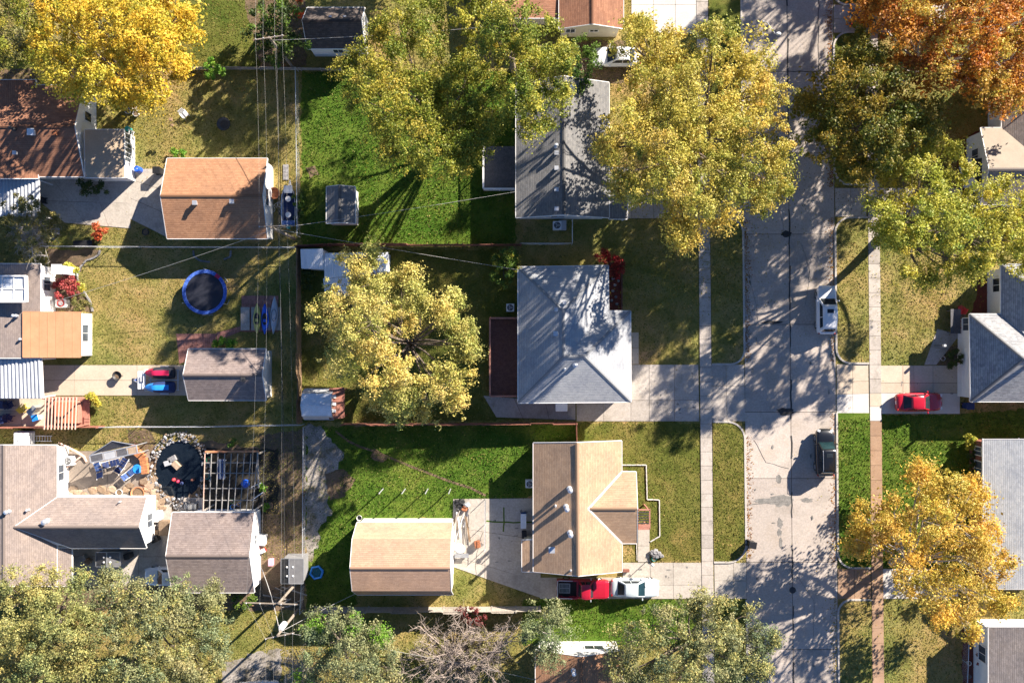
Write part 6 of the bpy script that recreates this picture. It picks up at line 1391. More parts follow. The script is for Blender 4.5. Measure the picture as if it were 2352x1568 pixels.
# ------------------------------------------------------------------ trees
PAL = dict(
 gold=[(0.62, 0.46, 0.045), (0.70, 0.54, 0.07), (0.52, 0.40, 0.035), (0.36, 0.34, 0.035), (0.62, 0.40, 0.04)],
 yolive=[(0.270, 0.289, 0.035), (0.342, 0.328, 0.040), (0.198, 0.245, 0.028), (0.135, 0.181, 0.022), (0.414, 0.343, 0.050)],
 yellow=[(0.56, 0.47, 0.085), (0.64, 0.53, 0.11), (0.46, 0.41, 0.065), (0.29, 0.30, 0.045), (0.58, 0.43, 0.10)],
 orange=[(0.50, 0.19, 0.024), (0.60, 0.27, 0.032), (0.42, 0.14, 0.022), (0.64, 0.36, 0.045), (0.32, 0.11, 0.02)],
 dgreen=[(0.13, 0.15, 0.02), (0.19, 0.19, 0.022), (0.27, 0.21, 0.025), (0.10, 0.13, 0.018), (0.36, 0.25, 0.03)],
 lime=[(0.42, 0.42, 0.06), (0.54, 0.50, 0.07), (0.30, 0.34, 0.045), (0.48, 0.42, 0.06), (0.62, 0.52, 0.08)],
 pale=[(0.56, 0.50, 0.14), (0.64, 0.55, 0.16), (0.44, 0.43, 0.11), (0.34, 0.36, 0.08), (0.62, 0.48, 0.16)],
 amber=[(0.62, 0.39, 0.06), (0.66, 0.46, 0.065), (0.54, 0.34, 0.075), (0.40, 0.37, 0.05), (0.66, 0.51, 0.11)],
 sage=[(0.262, 0.284, 0.125), (0.330, 0.343, 0.150), (0.194, 0.225, 0.105), (0.369, 0.353, 0.160), (0.145, 0.176, 0.090)],
 sagey=[(0.351, 0.349, 0.115), (0.418, 0.388, 0.130), (0.257, 0.272, 0.100), (0.475, 0.388, 0.130), (0.190, 0.213, 0.080)],
 green=[(0.09, 0.17, 0.022), (0.13, 0.22, 0.03), (0.07, 0.13, 0.02), (0.18, 0.25, 0.04)],
 bgreen=[(0.16, 0.32, 0.03), (0.22, 0.38, 0.04), (0.12, 0.26, 0.025)],
 dkgreen=[(0.045, 0.075, 0.016), (0.065, 0.10, 0.02), (0.09, 0.12, 0.025)],
 red=[(0.36, 0.022, 0.022), (0.42, 0.04, 0.03), (0.24, 0.02, 0.02), (0.26, 0.07, 0.035), (0.16, 0.02, 0.02)],
 rose=[(0.44, 0.06, 0.07), (0.50, 0.11, 0.10), (0.32, 0.045, 0.05), (0.28, 0.09, 0.06)],
 rorange=[(0.52, 0.11, 0.04), (0.58, 0.17, 0.06), (0.42, 0.08, 0.03)],
 maroon=[(0.16, 0.03, 0.03), (0.22, 0.05, 0.045)],
 olive=[(0.17, 0.17, 0.05), (0.23, 0.22, 0.07), (0.30, 0.26, 0.08), (0.12, 0.125, 0.035)])
def leaves(centres, cr, per, size, pal, spread=0.28, flat=0.75, shell=False, cl=0.8):
    """leaf quads round clump centres; bigger clumps carry more; clumps are ragged, not round -> verts, faces, tint"""
    n = len(centres); cnt = np.maximum(6, (per * (cr / cl) ** 2)).astype(int) if shell else np.full(n, per)
    N = int(cnt.sum()); own = np.repeat(np.arange(n), cnt)
    C = centres[own]; r = cr[own]
    d = rng.normal(size=(N, 3)); d /= np.linalg.norm(d, axis=1)[:, None]
    if shell:
        d[:, 2] = np.where(rng.random(N) < 0.62, np.abs(d[:, 2]), d[:, 2])
        k1 = rng.normal(size=(n, 3)) * 2.2; k2 = rng.normal(size=(n, 3)) * 4.0; ph = rng.uniform(0, 6.3, (n, 2))
        lump = 1 + 0.38 * np.sin((d * k1[own]).sum(1) + ph[own, 0]) + 0.22 * np.sin((d * k2[own]).sum(1) + ph[own, 1])
        rad = r * lump * (0.25 + 0.85 * rng.random(N) ** 0.7)
        st = rng.uniform(0.7, 1.45, (n, 3)); off = d * rad[:, None] * st[own]
    else: off = d * (r * (rng.random(N) ** 0.5) * 1.12)[:, None]
    off[:, 2] *= flat
    P = C + off
    nrm = 0.5 * d + 0.6 * rng.normal(size=(N, 3)) + np.array([0, 0, 0.4]); nrm /= np.linalg.norm(nrm, axis=1)[:, None]
    t = np.cross(nrm, rng.normal(size=(N, 3))); t /= np.linalg.norm(t, axis=1)[:, None]; b = np.cross(nrm, t)
    L = (size * (0.55 + 0.9 * rng.random(N)))[:, None]; Wd = L * 0.62
    v = np.stack([P - t * L * 0.5, P + b * Wd * 0.5 + t * L * 0.05, P + t * L * 0.5, P - b * Wd * 0.5 + t * L * 0.05], axis=1).reshape(-1, 3)
    f = np.arange(N * 4).reshape(N, 4)
    pal = np.array(pal); w0 = rng.integers(0, len(pal), n); ci = w0[own]
    alt = rng.integers(0, len(pal), N); mix = rng.random(N)[:, None] * 0.8
    c = pal[ci] * (1 - mix) + pal[alt] * mix; c *= (1 + rng.normal(size=(N, 1)) * spread * 0.6).clip(0.5, 1.6)
    return v, f, np.repeat(c.clip(0.005, 0.8), 4, axis=0), own
def limb(mb, a, b, r0, r1, n=5, k=5, bend=0.12):
    a = Vector(a); b = Vector(b); L = (b - a).length; pts = []; rr = []
    o = Vector([random.uniform(-1, 1) for _ in range(3)]) * L * bend
    for i in range(k + 1):
        u = i / k; pts.append(a + (b - a) * u + o * math.sin(math.pi * u) + Vector((0, 0, L * 0.06 * math.sin(math.pi * u)))); rr.append(r0 + (r1 - r0) * u)
    mb.tube(pts, rr, n, False); return pts
def tree(label, base, lobes, zc, zd, pal, leaf=0.30, dens=1.0, per=70, cl=0.86, low=1.0, zj=0.4, trunk_r=0.32, bark='bark', name='tree', cat='tree', twigs=True, thin=0.0, group=None, pal2=None):
    """lobes: (plan x, plan y, radius) of the foliage masses as they stand zc metres up; the middle ones stand higher"""
    bx, by = G(*base); t = thing(name, label, cat, (bx, by, 0), 0, group)
    cx = sum(l[0] for l in lobes) / len(lobes); cy = sum(l[1] for l in lobes) / len(lobes); Rm = max(math.hypot(l[0] - cx, l[1] - cy) for l in lobes) + 1e-3
    tb = MB(); C = []; Rr = []; TN = []
    fork = Vector((bx, by, zc * 0.42))
    top = W(cx, cy, zc + zd * 0.3)
    fork = Vector((bx * 0.75 + top.x * 0.25, by * 0.75 + top.y * 0.25, zc * 0.45))
    if zc > 2.2: limb(tb, (bx, by, -0.1), fork, trunk_r * 1.25, trunk_r * 0.8, 9, 4, 0.04)
    for lx, ly, lr in lobes:
        d = math.hypot(lx - cx, ly - cy) / Rm; z = zc + zd * (1 - d * d) * 0.6 + random.uniform(-zj, zj) * zd
        c = W(lx, ly, z); r = lr / PPM * (1 - z / HC) * (0.9 if zc > 4 else 1); c = np.array(c)
        n = max(6, int(dens * 1.55 * r * r / (cl * cl)))
        dd = rng.normal(size=(n, 3)); dd /= np.linalg.norm(dd, axis=1)[:, None]
        dd[:, 2] = np.where(rng.random(n) < 0.62, np.abs(dd[:, 2]), dd[:, 2])
        rad = r * (0.45 + 0.52 * rng.random(n) ** 0.6)
        q = c + dd * rad[:, None] * np.array([1, 1, 0.78]); 
        q[:, 2] = np.maximum(q[:, 2], 0.35 if zc < 3 else 1.6)
        lt = random.gauss(0, 1); TN += [lt] * n
        C.append(q); Rr.append(cl * (0.5 + 0.6 * rng.random(n) ** 1.5))
        if zc > 4:                       # small sprays at the rim keep the outline feathery
            m2 = int(n * 1.3); d2 = rng.normal(size=(m2, 3)); d2 /= np.linalg.norm(d2, axis=1)[:, None]
            C.append(c + d2 * (r * (0.78 + 0.36 * rng.random(m2)))[:, None] * np.array([1, 1, 0.8])); Rr.append(cl * (0.22 + 0.25 * rng.random(m2))); TN += [lt] * m2
        if twigs:
            hub = Vector(c) - Vector((0, 0, r * 0.35)); lp = limb(tb, fork, hub, trunk_r * 0.4, trunk_r * 0.15, 6, 5, 0.10)
            for i in rng.permutation(n)[:max(4, int(r * 4))]:
                e = Vector(q[i]); s = lp[random.randint(3, 5)]; limb(tb, s, s + (e - s) * 0.98, trunk_r * 0.11, 0.015, 4, 4, 0.1)
    C = np.concatenate(C); Rr = np.concatenate(Rr); C[:, 2] = np.maximum(C[:, 2], 0.3)
    TN = np.array(TN)
    if thin: k = rng.random(len(C)) > thin; C, Rr, TN = C[k], Rr[k], TN[k]
    if twigs: tb.build('trunk', bark, t, smooth=True)
    else:
        b = MB()
        for i in range(5): limb(b, (bx, by, 0), Vector(C[rng.integers(len(C))]), 0.05, 0.015, 5, 3)
        b.build('stem', bark, t)
    big = zc > 4; per = int(per * (7.0 if big else 1.3)); v, f, c, own = leaves(C, Rr, per, leaf * (0.56 if big else 0.85), PAL[pal], shell=big, cl=cl)
    tn = np.repeat((TN + 0.5 * rng.normal(size=len(TN)))[own], 4)[:, None].clip(-2, 2)      # some boughs have turned further than others
    c = c * (1 + tn * np.array([0.10, 0.035, 0.02]))
    if pal2:
        m = np.repeat((rng.random(len(C)) < pal2[1])[own], 4); v2 = np.array(PAL[pal2[0]]); c[m] = np.repeat(v2[rng.integers(0, len(v2), m.sum() // 4)], 4, axis=0)
    if zc > 6.9 and low:                       # the deeper tier of the crown, in the shade of the upper one
        Q = []; q_r = []
        for lx, ly, lr in lobes:
            z = zc * 0.62 + random.uniform(-0.8, 0.8); c0 = np.array(W(lx, ly, z)); r = lr / PPM * (1 - z / HC) * 0.92; n = max(4, int(1.5 * r * r * low))
            dd = rng.normal(size=(n, 3)); dd /= np.linalg.norm(dd, axis=1)[:, None]; Q.append(c0 + dd * (r * rng.random(n) ** 0.4)[:, None] * np.array([1, 1, 0.6])); q_r.append(0.7 + 0.4 * rng.random(n))
        v3, f3, c3, o3 = leaves(np.concatenate(Q), np.concatenate(q_r), 110, leaf * 0.95, PAL[pal], shell=True, cl=0.9)
        f = np.concatenate([f, f3 + len(v)]); v = np.concatenate([v, v3]); c = np.concatenate([c, c3])
    npmesh('crown', v, f, 'leaf', t, c)
    return len(f)
NL = 0
def T(*a, **k):
    global NL; NL += tree(*a, **k)
T('golden yellow tree leaning over the brown house at the upper left', (330, 215), [(150, 60, 80), (250, 60, 95), (340, 90, 95), (390, 130, 60), (250, 160, 85), (150, 150, 75), (330, 180, 70), (270, 205, 45), (190, 200, 45), (110, 120, 45), (300, -10, 90), (200, -40, 80), (400, 30, 60), (425, 60, 35)], 9.5, 4.5, 'gold', 0.32)
T('dull olive tree in the upper left corner', (70, 120), [(20, 20, 70), (80, -10, 75), (30, 80, 60), (70, 130, 40), (-30, 60, 70), (110, 40, 45), (20, 130, 38)], 6.5, 3, 'yolive', 0.28, pal2=('olive', 0.4), dens=0.85)
T('broad olive green tree over the lawn above the white roofed house', (1040, 320), [(860, 110, 60), (850, 180, 65), (880, 260, 80), (960, 150, 85), (980, 240, 95), (1060, 200, 85), (1050, 290, 95), (940, 330, 85), (1020, 370, 60), (1080, 340, 60), (1120, 130, 75), (1130, 250, 60), (830, 225, 45), (920, 60, 60), (990, 60, 70), (800, 155, 22), (1075, 370, 40)], 10.0, 4.5, 'yolive', 0.28, low=0.0, dens=1.2, per=75)
T('olive tree in front of the brown roof at the top centre', (1180, 160), [(1190, 60, 80), (1250, 100, 65), (1240, 170, 75), (1200, 220, 70), (1250, 250, 55), (1160, 130, 60), (1270, 190, 50), (1130, 50, 60), (1100, -20, 80), (1215, 295, 32), (1300, 140, 30), (1060, 20, 70)], 11.5, 4.0, 'yolive', 0.28, low=0.0, dens=1.15, pal2=('lime', 0.22), per=75)
T('olive tree at the top edge beside the dark shed', (960, -160), [(930, -190, 80), (1000, -230, 90), (880, -230, 70), (1040, -290, 80), (960, -300, 80)], 10, 4, 'yolive', 0.28)
T('big bright yellow tree spreading over the dark grey house and street', (1550, 350), [(1460, 100, 60), (1540, 130, 70), (1640, 110, 65), (1720, 130, 60), (1500, 200, 80), (1590, 220, 90), (1700, 220, 85), (1770, 210, 45), (1440, 290, 65), (1530, 310, 95), (1640, 320, 100), (1740, 320, 80), (1790, 360, 50), (1440, 390, 60), (1520, 410, 80), (1620, 420, 85), (1710, 420, 75), (1790, 420, 40), (1570, 490, 55), (1640, 480, 50), (1570, 545, 32), (1450, 440, 40), (1750, 460, 40), (1470, 60, 25), (1395, 340, 28)], 11.3, 5.0, 'yellow', 0.28, zj=0.25, low=0.8, dens=1.15, per=70, trunk_r=0.42)
T('fiery orange tree at the upper right corner', (2060, 190), [(2060, 40, 60), (2140, 30, 80), (2230, 40, 90), (2320, 50, 80), (2110, 110, 60), (2200, 130, 85), (2290, 150, 80), (2330, 200, 45), (2250, 190, 55), (2280, 225, 40), (2150, 170, 45), (2070, 150, 32), (2360, 120, 60), (2200, -50, 90), (2310, -60, 90), (2090, -40, 70), (2000, 20, 35), (2420, 0, 90), (2430, 90, 80), (2410, 180, 70)], 10.0, 4.5, 'orange', 0.34, zj=0.3, pal2=('amber', 0.28), bark='bark_pale')
T('dark green tree over the street below the orange tree', (1905, 345), [(1960, 110, 48), (1930, 200, 65), (2000, 210, 70), (2070, 220, 60), (1890, 270, 60), (1970, 290, 80), (2050, 290, 75), (2120, 260, 50), (1900, 340, 55), (1970, 360, 65), (2040, 350, 55), (1965, 400, 32), (2110, 310, 40), (2000, 140, 40), (1850, 240, 30)], 9.8, 4.0, 'dgreen', 0.32)
T('lime and yellow tree beside the grey hipped house at the right', (2014, 552), [(2100, 340, 55), (2160, 350, 45), (2120, 410, 60), (2060, 440, 50), (2180, 450, 65), (2090, 500, 70), (2250, 480, 70), (2310, 470, 60), (2160, 530, 75), (2240, 550, 75), (2310, 550, 65), (2100, 580, 60), (2170, 610, 50), (2250, 620, 42), (2200, 395, 30), (2020, 490, 42), (2340, 520, 50), (2130, 645, 26), (2070, 380, 35), (2340, 600, 40), (2015, 530, 34), (2050, 545, 38)], 7.6, 4.0, 'lime', 0.32, low=0.0, per=70, trunk_r=0.36, bark='bark')
T('pale yellow tree in the yard of the white roofed house', (948, 792), [(800, 610, 42), (850, 650, 70), (780, 670, 45), (920, 660, 55), (960, 690, 35), (770, 740, 60), (850, 740, 80), (910, 735, 50), (790, 810, 65), (870, 830, 75), (930, 870, 55), (1010, 885, 55), (1070, 800, 30), (1045, 885, 52), (900, 900, 65), (980, 920, 60), (1050, 930, 38), (920, 945, 32), (1065, 760, 32), (1020, 720, 26), (1045, 690, 22), (735, 720, 22), (845, 590, 25), (1080, 790, 20)], 7.4, 3.4, 'pale', 0.28, low=0.0, per=70, bark='bark', trunk_r=0.3, dens=1.25)
T('amber yellow tree over the short driveway at the lower right', (2048, 1292), [(2120, 1110, 50), (2190, 1140, 65), (2240, 1130, 40), (1990, 1190, 48), (2060, 1180, 50), (2130, 1200, 70), (2210, 1210, 70), (2270, 1230, 45), (1970, 1240, 36), (2060, 1260, 60), (2140, 1280, 80), (2220, 1290, 75), (2290, 1300, 45), (2080, 1330, 40), (2160, 1350, 65), (2230, 1370, 60), (2290, 1380, 35), (2160, 1410, 40), (2220, 1440, 38), (2040, 1210, 35), (2110, 1080, 25)], 7.0, 3.6, 'amber', 0.28, low=0.25, bark='bark_pale', dens=0.82, per=62)
T('large sage yellow tree filling the lower left corner', (150, 1420), [(40, 1360, 60), (110, 1340, 50), (60, 1430, 75), (150, 1400, 70), (30, 1510, 75), (120, 1490, 80), (190, 1460, 65), (100, 1560, 80), (200, 1540, 75), (10, 1590, 80), (180, 1330, 32)], 6.5, 3.0, 'sagey', 0.26, bark='bark', dens=1.35)
T('grey sage tree beside the one in the lower left corner', (380, 1420), [(270, 1360, 50), (340, 1380, 55), (250, 1420, 65), (320, 1440, 75), (400, 1410, 65), (470, 1390, 50), (480, 1450, 55), (400, 1490, 75), (300, 1520, 75), (460, 1530, 65), (380, 1570, 80), (500, 1490, 40), (490, 1360, 30), (420, 1350, 32), (260, 1330, 28)], 6.5, 3.0, 'sage', 0.26, bark='bark', dens=1.3, pal2=('sagey', 0.3))
T('grey green tree at the bottom edge beside the utility pole', (790, 1470), [(740, 1420, 45), (790, 1440, 50), (730, 1480, 55), (800, 1500, 60), (870, 1490, 50), (740, 1545, 65), (830, 1560, 65), (900, 1540, 45), (810, 1425, 28), (870, 1450, 20)], 5.0, 2.2, 'sage', 0.26, pal2=('bgreen', 0.12), bark='bark', dens=1.3)
T('small feathery sage tree left of the brown roofed bottom house', (1260, 1450), [(1250, 1410, 45), (1270, 1450, 45), (1240, 1480, 45), (1270, 1510, 35), (1220, 1450, 28), (1290, 1420, 25)], 4.2, 1.8, 'sage', 0.24, bark='bark_pale', trunk_r=0.18)
T('wide sage green tree at the bottom edge left of the street', (1580, 1460), [(1440, 1480, 50), (1500, 1440, 50), (1560, 1420, 55), (1640, 1410, 50), (1710, 1420, 50), (1470, 1540, 60), (1550, 1500, 75), (1640, 1490, 75), (1720, 1490, 55), (1760, 1470, 32), (1560, 1570, 70), (1660, 1560, 70), (1740, 1530, 35), (1420, 1560, 40), (1600, 1380, 28)], 6.0, 2.8, 'sage', 0.26, pal2=('sagey', 0.35), bark='bark', dens=1.3)
T('big orange tree above the upper right corner of the picture', (2150, -330), [(2180, -420, 110), (2290, -370, 110), (2110, -330, 90), (2200, -300, 90), (2330, -270, 80), (2400, -330, 90), (2260, -230, 60)], 10, 5, 'orange', 0.34)
# smaller trees and shrubs
T('round yellow green shrub above the white roofed house deck', (1157, 613), [(1157, 595, 30), (1140, 612, 26), (1170, 615, 26), (1155, 635, 28), (1178, 595, 18)], 1.7, 0.9, 'green', 0.22, cl=0.42, per=55, twigs=False, name='shrub', cat='shrub', pal2=('lime', 0.35))
T('dark green conical tree beside the white car at the top', (1330, 140), [(1330, 110, 30), (1345, 150, 35), (1330, 190, 32), (1320, 220, 22), (1360, 120, 20)], 3.2, 1.5, 'green', 0.22, cl=0.5, per=60, trunk_r=.12)
T('deep red bush at the corner of the white roofed house', (1394, 600), [(1385, 598, 22), (1403, 597, 22), (1415, 610, 18), (1415, 628, 14)], 0.9, 0.7, 'red', 0.2, cl=0.36, per=55, twigs=False, name='shrub', cat='shrub')
T('round rose red maple bush in the planting bed', (158, 655), [(150, 645, 22), (165, 652, 22), (150, 668, 20), (132, 655, 14), (168, 668, 16)], 0.9, 0.7, 'rose', 0.2, cl=0.36, per=60, twigs=False, name='shrub', cat='shrub')
T('clipped grey green bush below the rose red one', (187, 698), [(185, 690, 17), (195, 700, 15), (178, 702, 15)], 0.7, 0.4, 'olive', 0.16, cl=0.3, per=55, twigs=False, name='shrub', cat='shrub')
T('light green bush above the rose red one', (160, 617), [(155, 612, 13), (168, 620, 12), (182, 655, 9), (187, 662, 8)], 0.5, 0.3, 'lime', 0.2, cl=0.3, per=45, twigs=False, name='shrub', cat='shrub')
T('orange red shrub beside the compost box', (226, 532), [(222, 525, 12), (232, 532, 12), (222, 542, 11)], 0.8, 0.5, 'rorange', 0.2, cl=0.3, per=55, twigs=False, name='shrub', cat='shrub')
T('sprawling dusty olive tree over the blue white carport', (75, 530), [(40, 480, 38), (80, 490, 40), (30, 530, 38), (80, 540, 42), (115, 500, 28), (50, 565, 30), (125, 515, 18)], 3.0, 1.4, 'olive', 0.22, cl=0.5, per=50, trunk_r=.14, thin=0.25, bark='bark_pale')
T('dark leafy mass at the top beside the utility pole', (612, 60), [(620, 30, 45), (600, 80, 40), (655, 50, 40), (660, 110, 38), (620, 120, 35), (690, 100, 30), (640, -10, 45)], 3.8, 2.0, 'dkgreen', 0.28, cl=0.6, per=60, trunk_r=.2, pal2=('green', 0.35))
T('rusty brown climbing shrub beside the dark shed', (690, 25), [(680, 10, 22), (690, 35, 16)], 2.5, 1.0, 'rorange', 0.2, cl=0.36, per=40, twigs=False, name='shrub', cat='shrub', pal2=('olive', 0.6))
T('bright green bush on the plank wall below the golden tree', (486, 157), [(480, 150, 17), (495, 155, 17), (485, 170, 15), (505, 165, 12)], 0.9, 0.6, 'bgreen', 0.2, cl=0.32, per=55, twigs=False, name='shrub', cat='shrub')
T('low green bush above the orange garage', (409, 352), [(402, 352, 11), (415, 352, 11)], 0.5, 0.3, 'bgreen', 0.18, cl=0.28, per=45, twigs=False, name='shrub', cat='shrub')
T('dark shrub below the sunroom of the brown house', (212, 432), [(190, 430, 18), (215, 432, 20), (240, 430, 16)], 0.9, 0.5, 'dkgreen', 0.2, cl=0.36, per=55, twigs=False, name='shrub', cat='shrub')
T('pale dry shrub above the corner of the orange garage', (595, 356), [(580, 356, 14), (600, 354, 14), (616, 360, 10)], 0.7, 0.4, 'olive', 0.18, cl=0.3, per=30, twigs=False, name='shrub', cat='shrub')
T('bright green bushes in front of the mauve shed', (513, 788), [(500, 788, 10), (515, 786, 13), (530, 790, 12)], 0.6, 0.4, 'bgreen', 0.2, cl=0.3, per=50, twigs=False, name='shrub', cat='shrub')
T('leafy vines beside the boat in the alley', (685, 475), [(688, 450, 15), (690, 475, 16), (686, 500, 14)], 0.7, 0.5, 'green', 0.22, cl=0.34, per=55, twigs=False, name='shrub', cat='shrub')
T('dark ivy along the inner side of the brown board fence', (708, 625), [(706, 615, 12), (708, 635, 13), (706, 655, 12)], 0.9, 0.4, 'dkgreen', 0.2, cl=0.32, per=50, twigs=False, name='shrub', cat='shrub')
T('dark round bush in the bed by the white garage door', (2193, 820), [(2190, 810, 13), (2196, 825, 13), (2186, 835, 9)], 0.7, 0.4, 'dkgreen', 0.18, cl=0.3, per=55, twigs=False, name='shrub', cat='shrub')
T('light green bush at the corner of the brick walled house', (2232, 1012), [(2228, 1008, 13), (2238, 1016, 13), (2226, 1022, 10)], 0.8, 0.4, 'lime', 0.2, cl=0.32, per=55, twigs=False, name='shrub', cat='shrub')
T('dark hedge along the brick walled house', (2236, 1065), [(2236, 1045, 12), (2236, 1065, 13), (2236, 1085, 12)], 0.7, 0.4, 'dkgreen', 0.18, cl=0.3, per=55, twigs=False, name='shrub', cat='shrub')
T('green bush at the foot of the hot tub deck', (212, 915), [(207, 913, 9), (217, 915, 9), (226, 922, 8)], 0.5, 0.3, 'lime', 0.2, cl=0.26, per=45, twigs=False, name='shrub', cat='shrub')
T('maroon shrub behind the grey board fence', (1080, 1412), [(1060, 1408, 18), (1085, 1412, 22), (1105, 1420, 18)], 1.6, 0.6, 'maroon', 0.18, cl=0.36, per=40, twigs=False, name='shrub', cat='shrub')
T('low green shrub in the bed left of the garage at the bottom left', (560, 1385), [(545, 1380, 14), (565, 1388, 14), (575, 1375, 10)], 0.8, 0.4, 'green', 0.2, cl=0.32, per=50, twigs=False, name='shrub', cat='shrub')
T('small green mound beside the arbour frame', (602, 1120), [(600, 1118, 9), (612, 1165, 8)], 0.4, 0.3, 'bgreen', 0.18, cl=0.25, per=45, twigs=False, name='shrub', cat='shrub')
T('dark green ball shrub above the arbour frame', (527, 1016), [(527, 1016, 12)], 0.4, 0.2, 'green', 0.16, cl=0.28, per=60, twigs=False, name='shrub', cat='shrub')
T('dim red shrubs on the porch of the lower right house', (2255, 1520), [(2252, 1500, 11), (2254, 1525, 12)], 0.7, 0.4, 'red', 0.18, cl=0.3, per=45, twigs=False, name='shrub', cat='shrub')
T('green shrub at the fence behind the barn roofed garage', (720, 1410), [(715, 1405, 14), (850, 1425, 16)], 1.2, 0.6, 'green', 0.2, cl=0.34, per=50, twigs=False, name='shrub', cat='shrub')
# bare twiggy tree
def bare(label, base, reach, zc, n, m='twig_tan', thick=.2):
    bx, by = G(*base); t = thing('bare_tree', label, 'tree', (bx, by, 0)); tb = MB(); tw = MB(); fork = Vector((bx, by, zc * .35)); limb(tb, (bx, by, 0), fork, thick, thick * .8, 8, 3, .05)
    for i in range(n):
        px, py, pr = random.choice(reach); e = W(px + random.uniform(-pr, pr), py + random.uniform(-pr, pr), zc + random.uniform(-1, .8)); L = limb(tb, fork, e, thick * .38, .035, 5, 6, .16)
        for k in range(10):
            s = L[random.randint(2, 6)]; e2 = s + Vector((random.uniform(-1.1, 1.1), random.uniform(-1.1, 1.1), random.uniform(-.1, .8))); L2 = limb(tw, s, e2, .022, .009, 3, 4, .18)
            for q_ in range(4):
                s2 = L2[random.randint(1, 4)]; limb(tw, s2, s2 + Vector((random.uniform(-.55, .55), random.uniform(-.55, .55), random.uniform(-.1, .35))), .012, .005, 3, 2, .2)
    tb.build('trunk', m, t, smooth=True); tw.build('crown', m, t)
bare('leafless tan twiggy tree behind the grey board fence', (1060, 1500), [(980, 1470, 45), (1060, 1450, 45), (1130, 1480, 45), (1020, 1530, 45), (1100, 1540, 50), (960, 1530, 40), (1170, 1450, 25)], 3.6, 100)
T('thin leaf remnants low around the twiggy bottom tree', (1060, 1500), [(1000, 1500, 50), (1090, 1500, 55), (1150, 1520, 40), (960, 1545, 40)], 2.2, 0.8, 'olive', 0.2, cl=0.45, per=40, dens=1.0, twigs=False, name='shrub', cat='shrub')
bare('grey leafless bush at the bottom beside the pole', (695, 1540), [(670, 1540, 30), (690, 1500, 25), (700, 1560, 30)], 2.4, 20, 'bark_pale', .1)
bare('grey bare twigs over the dusty olive tree', (75, 535), [(90, 570, 25), (60, 540, 30), (110, 540, 25)], 3.4, 16, 'bark_pale', .1)
import sys; sys.stderr.write('leaves %d\n' % NL)
# ------------------------------------------------------------------ utility poles and wires
def upole(label, top, z, arm, lean=0.0, tr=None, arm_z=-0.5):
    p = W(*top, z); t = thing('utility_pole', label, 'utility pole', (p.x, p.y, 0), 0, 'utility poles along the alley')
    MB().tube([(p.x, p.y, 0), (p.x, p.y, z)], [.14, .10], 12).build('pole', 'pole_wood', t)
    a, b = W(*arm[0], z + arm_z), W(*arm[1], z + arm_z); MB().bar(a, b, .085, .11).build('crossarm', 'pole_wood' if not tr else 'pole_wood', t)
    for u in (.04, .3, .7, .96):
        q_ = a + (b - a) * u; MB().lathe((q_.x, q_.y, q_.z + .06), [(.03, 0), (.05, .05), (.035, .1), (.045, .14), (.01, .16)], 8).build('insulator', 'grey_wall', t)
    if tr:
        q_ = W(*tr, z - 1.3); MB().lathe((q_.x, q_.y, q_.z - .45), [(.2, 0), (.28, .03), (.28, .85), (.24, .95), (.05, 1.0)], 16).build('transformer', 'white_metal', t)
    return a, b, p
A1 = upole('utility pole at the top beside the dark shed', (618, 86), 7.5, ((586, 92), (652, 82)))
A2 = upole('utility pole at the corner of the orange garage', (622, 522), 7.5, ((594, 521), (664, 518)))
A4 = upole('utility pole with a pale crossarm beside the alley storage shed', (640, 1384), 6.6, ((562, 1383), (683, 1387)))
A3 = upole('utility pole with a white transformer at the bottom', (638, 1458), 6.8, ((609, 1466), (676, 1452)), tr=(650, 1436))
def wire(label, a, b, sag=.3, r=.0045, m='wire_pale', group='overhead wires'):
    a = Vector(a); b = Vector(b); n = 16; pts = [a + (b - a) * (i / n) - Vector((0, 0, sag * 4 * (i / n) * (1 - i / n))) for i in range(n + 1)]
    o = MB().tube(pts, r, 5).build('overhead_wire', m); tag(o, label, 'wire', group)
for i, u in enumerate((.04, .3, .7, .96)):
    f = lambda A: A[0] + (A[1] - A[0]) * u + Vector((0, 0, .2))
    lab = ('leftmost', 'second from left', 'third from left', 'rightmost')[i]
    wire('overhead wire, ' + lab + ', from the top edge to the first pole', f(A1) + Vector((0, 22, .3)), f(A1), .2)
    wire('overhead wire, ' + lab + ', between the upper two poles', f(A1), f(A2), .35); wire('overhead wire, ' + lab + ', over the long alley to the storage shed pole', f(A2), f(A4), .5)
    wire('overhead wire, ' + lab + ', between the two lower poles', f(A4), f(A3), .06); wire('overhead wire, ' + lab + ', leaving the bottom edge', f(A3), f(A3) + Vector((0, -20, .2)), .2)
wire('thick black cable down the alley, upper span', A1[2] + Vector((.15, 0, -1.6)), A2[2] + Vector((.15, 0, -1.6)), .4, .022, 'wire_black'); wire('thick black cable down the alley, lower span', A2[2] + Vector((.15, 0, -1.6)), A4[2] + Vector((.15, 0, -1.2)), .6, .022, 'wire_black')
wire('service wire from the corner pole to the dark grey house', A2[2] + Vector((0, 0, -.9)), W(1188, 440, 3.2), .5, .014); wire('service wire from the corner pole to the white roofed house', A2[2] + Vector((0, 0, -1.0)), W(1192, 620, 3.1), .5, .014); wire('service wire from the top pole toward the olive trees', A1[2] + Vector((0, 0, -.7)), W(1140, 60, 3.5), .4, .014); wire('service wire from the corner pole to the trampoline yard', A2[2] + Vector((0, 0, -1.1)), W(100, 700, 3.2), .7, .014)
wire('service wire from the bottom pole over the grey green tree', A3[2] + Vector((0, 0, -.8)), W(1230, 1560, 3.2), .5, .014); wire('service wire from the bottom pole to the barn roofed garage', A3[2] + Vector((0, 0, -.8)), W(818, 1362, 3.0), .3, .02); wire('sagging wire from the bottom pole to the mauve brown garage', A3[2] + Vector((0, 0, -.6)), W(590, 1280, 3.4), .6, .03)
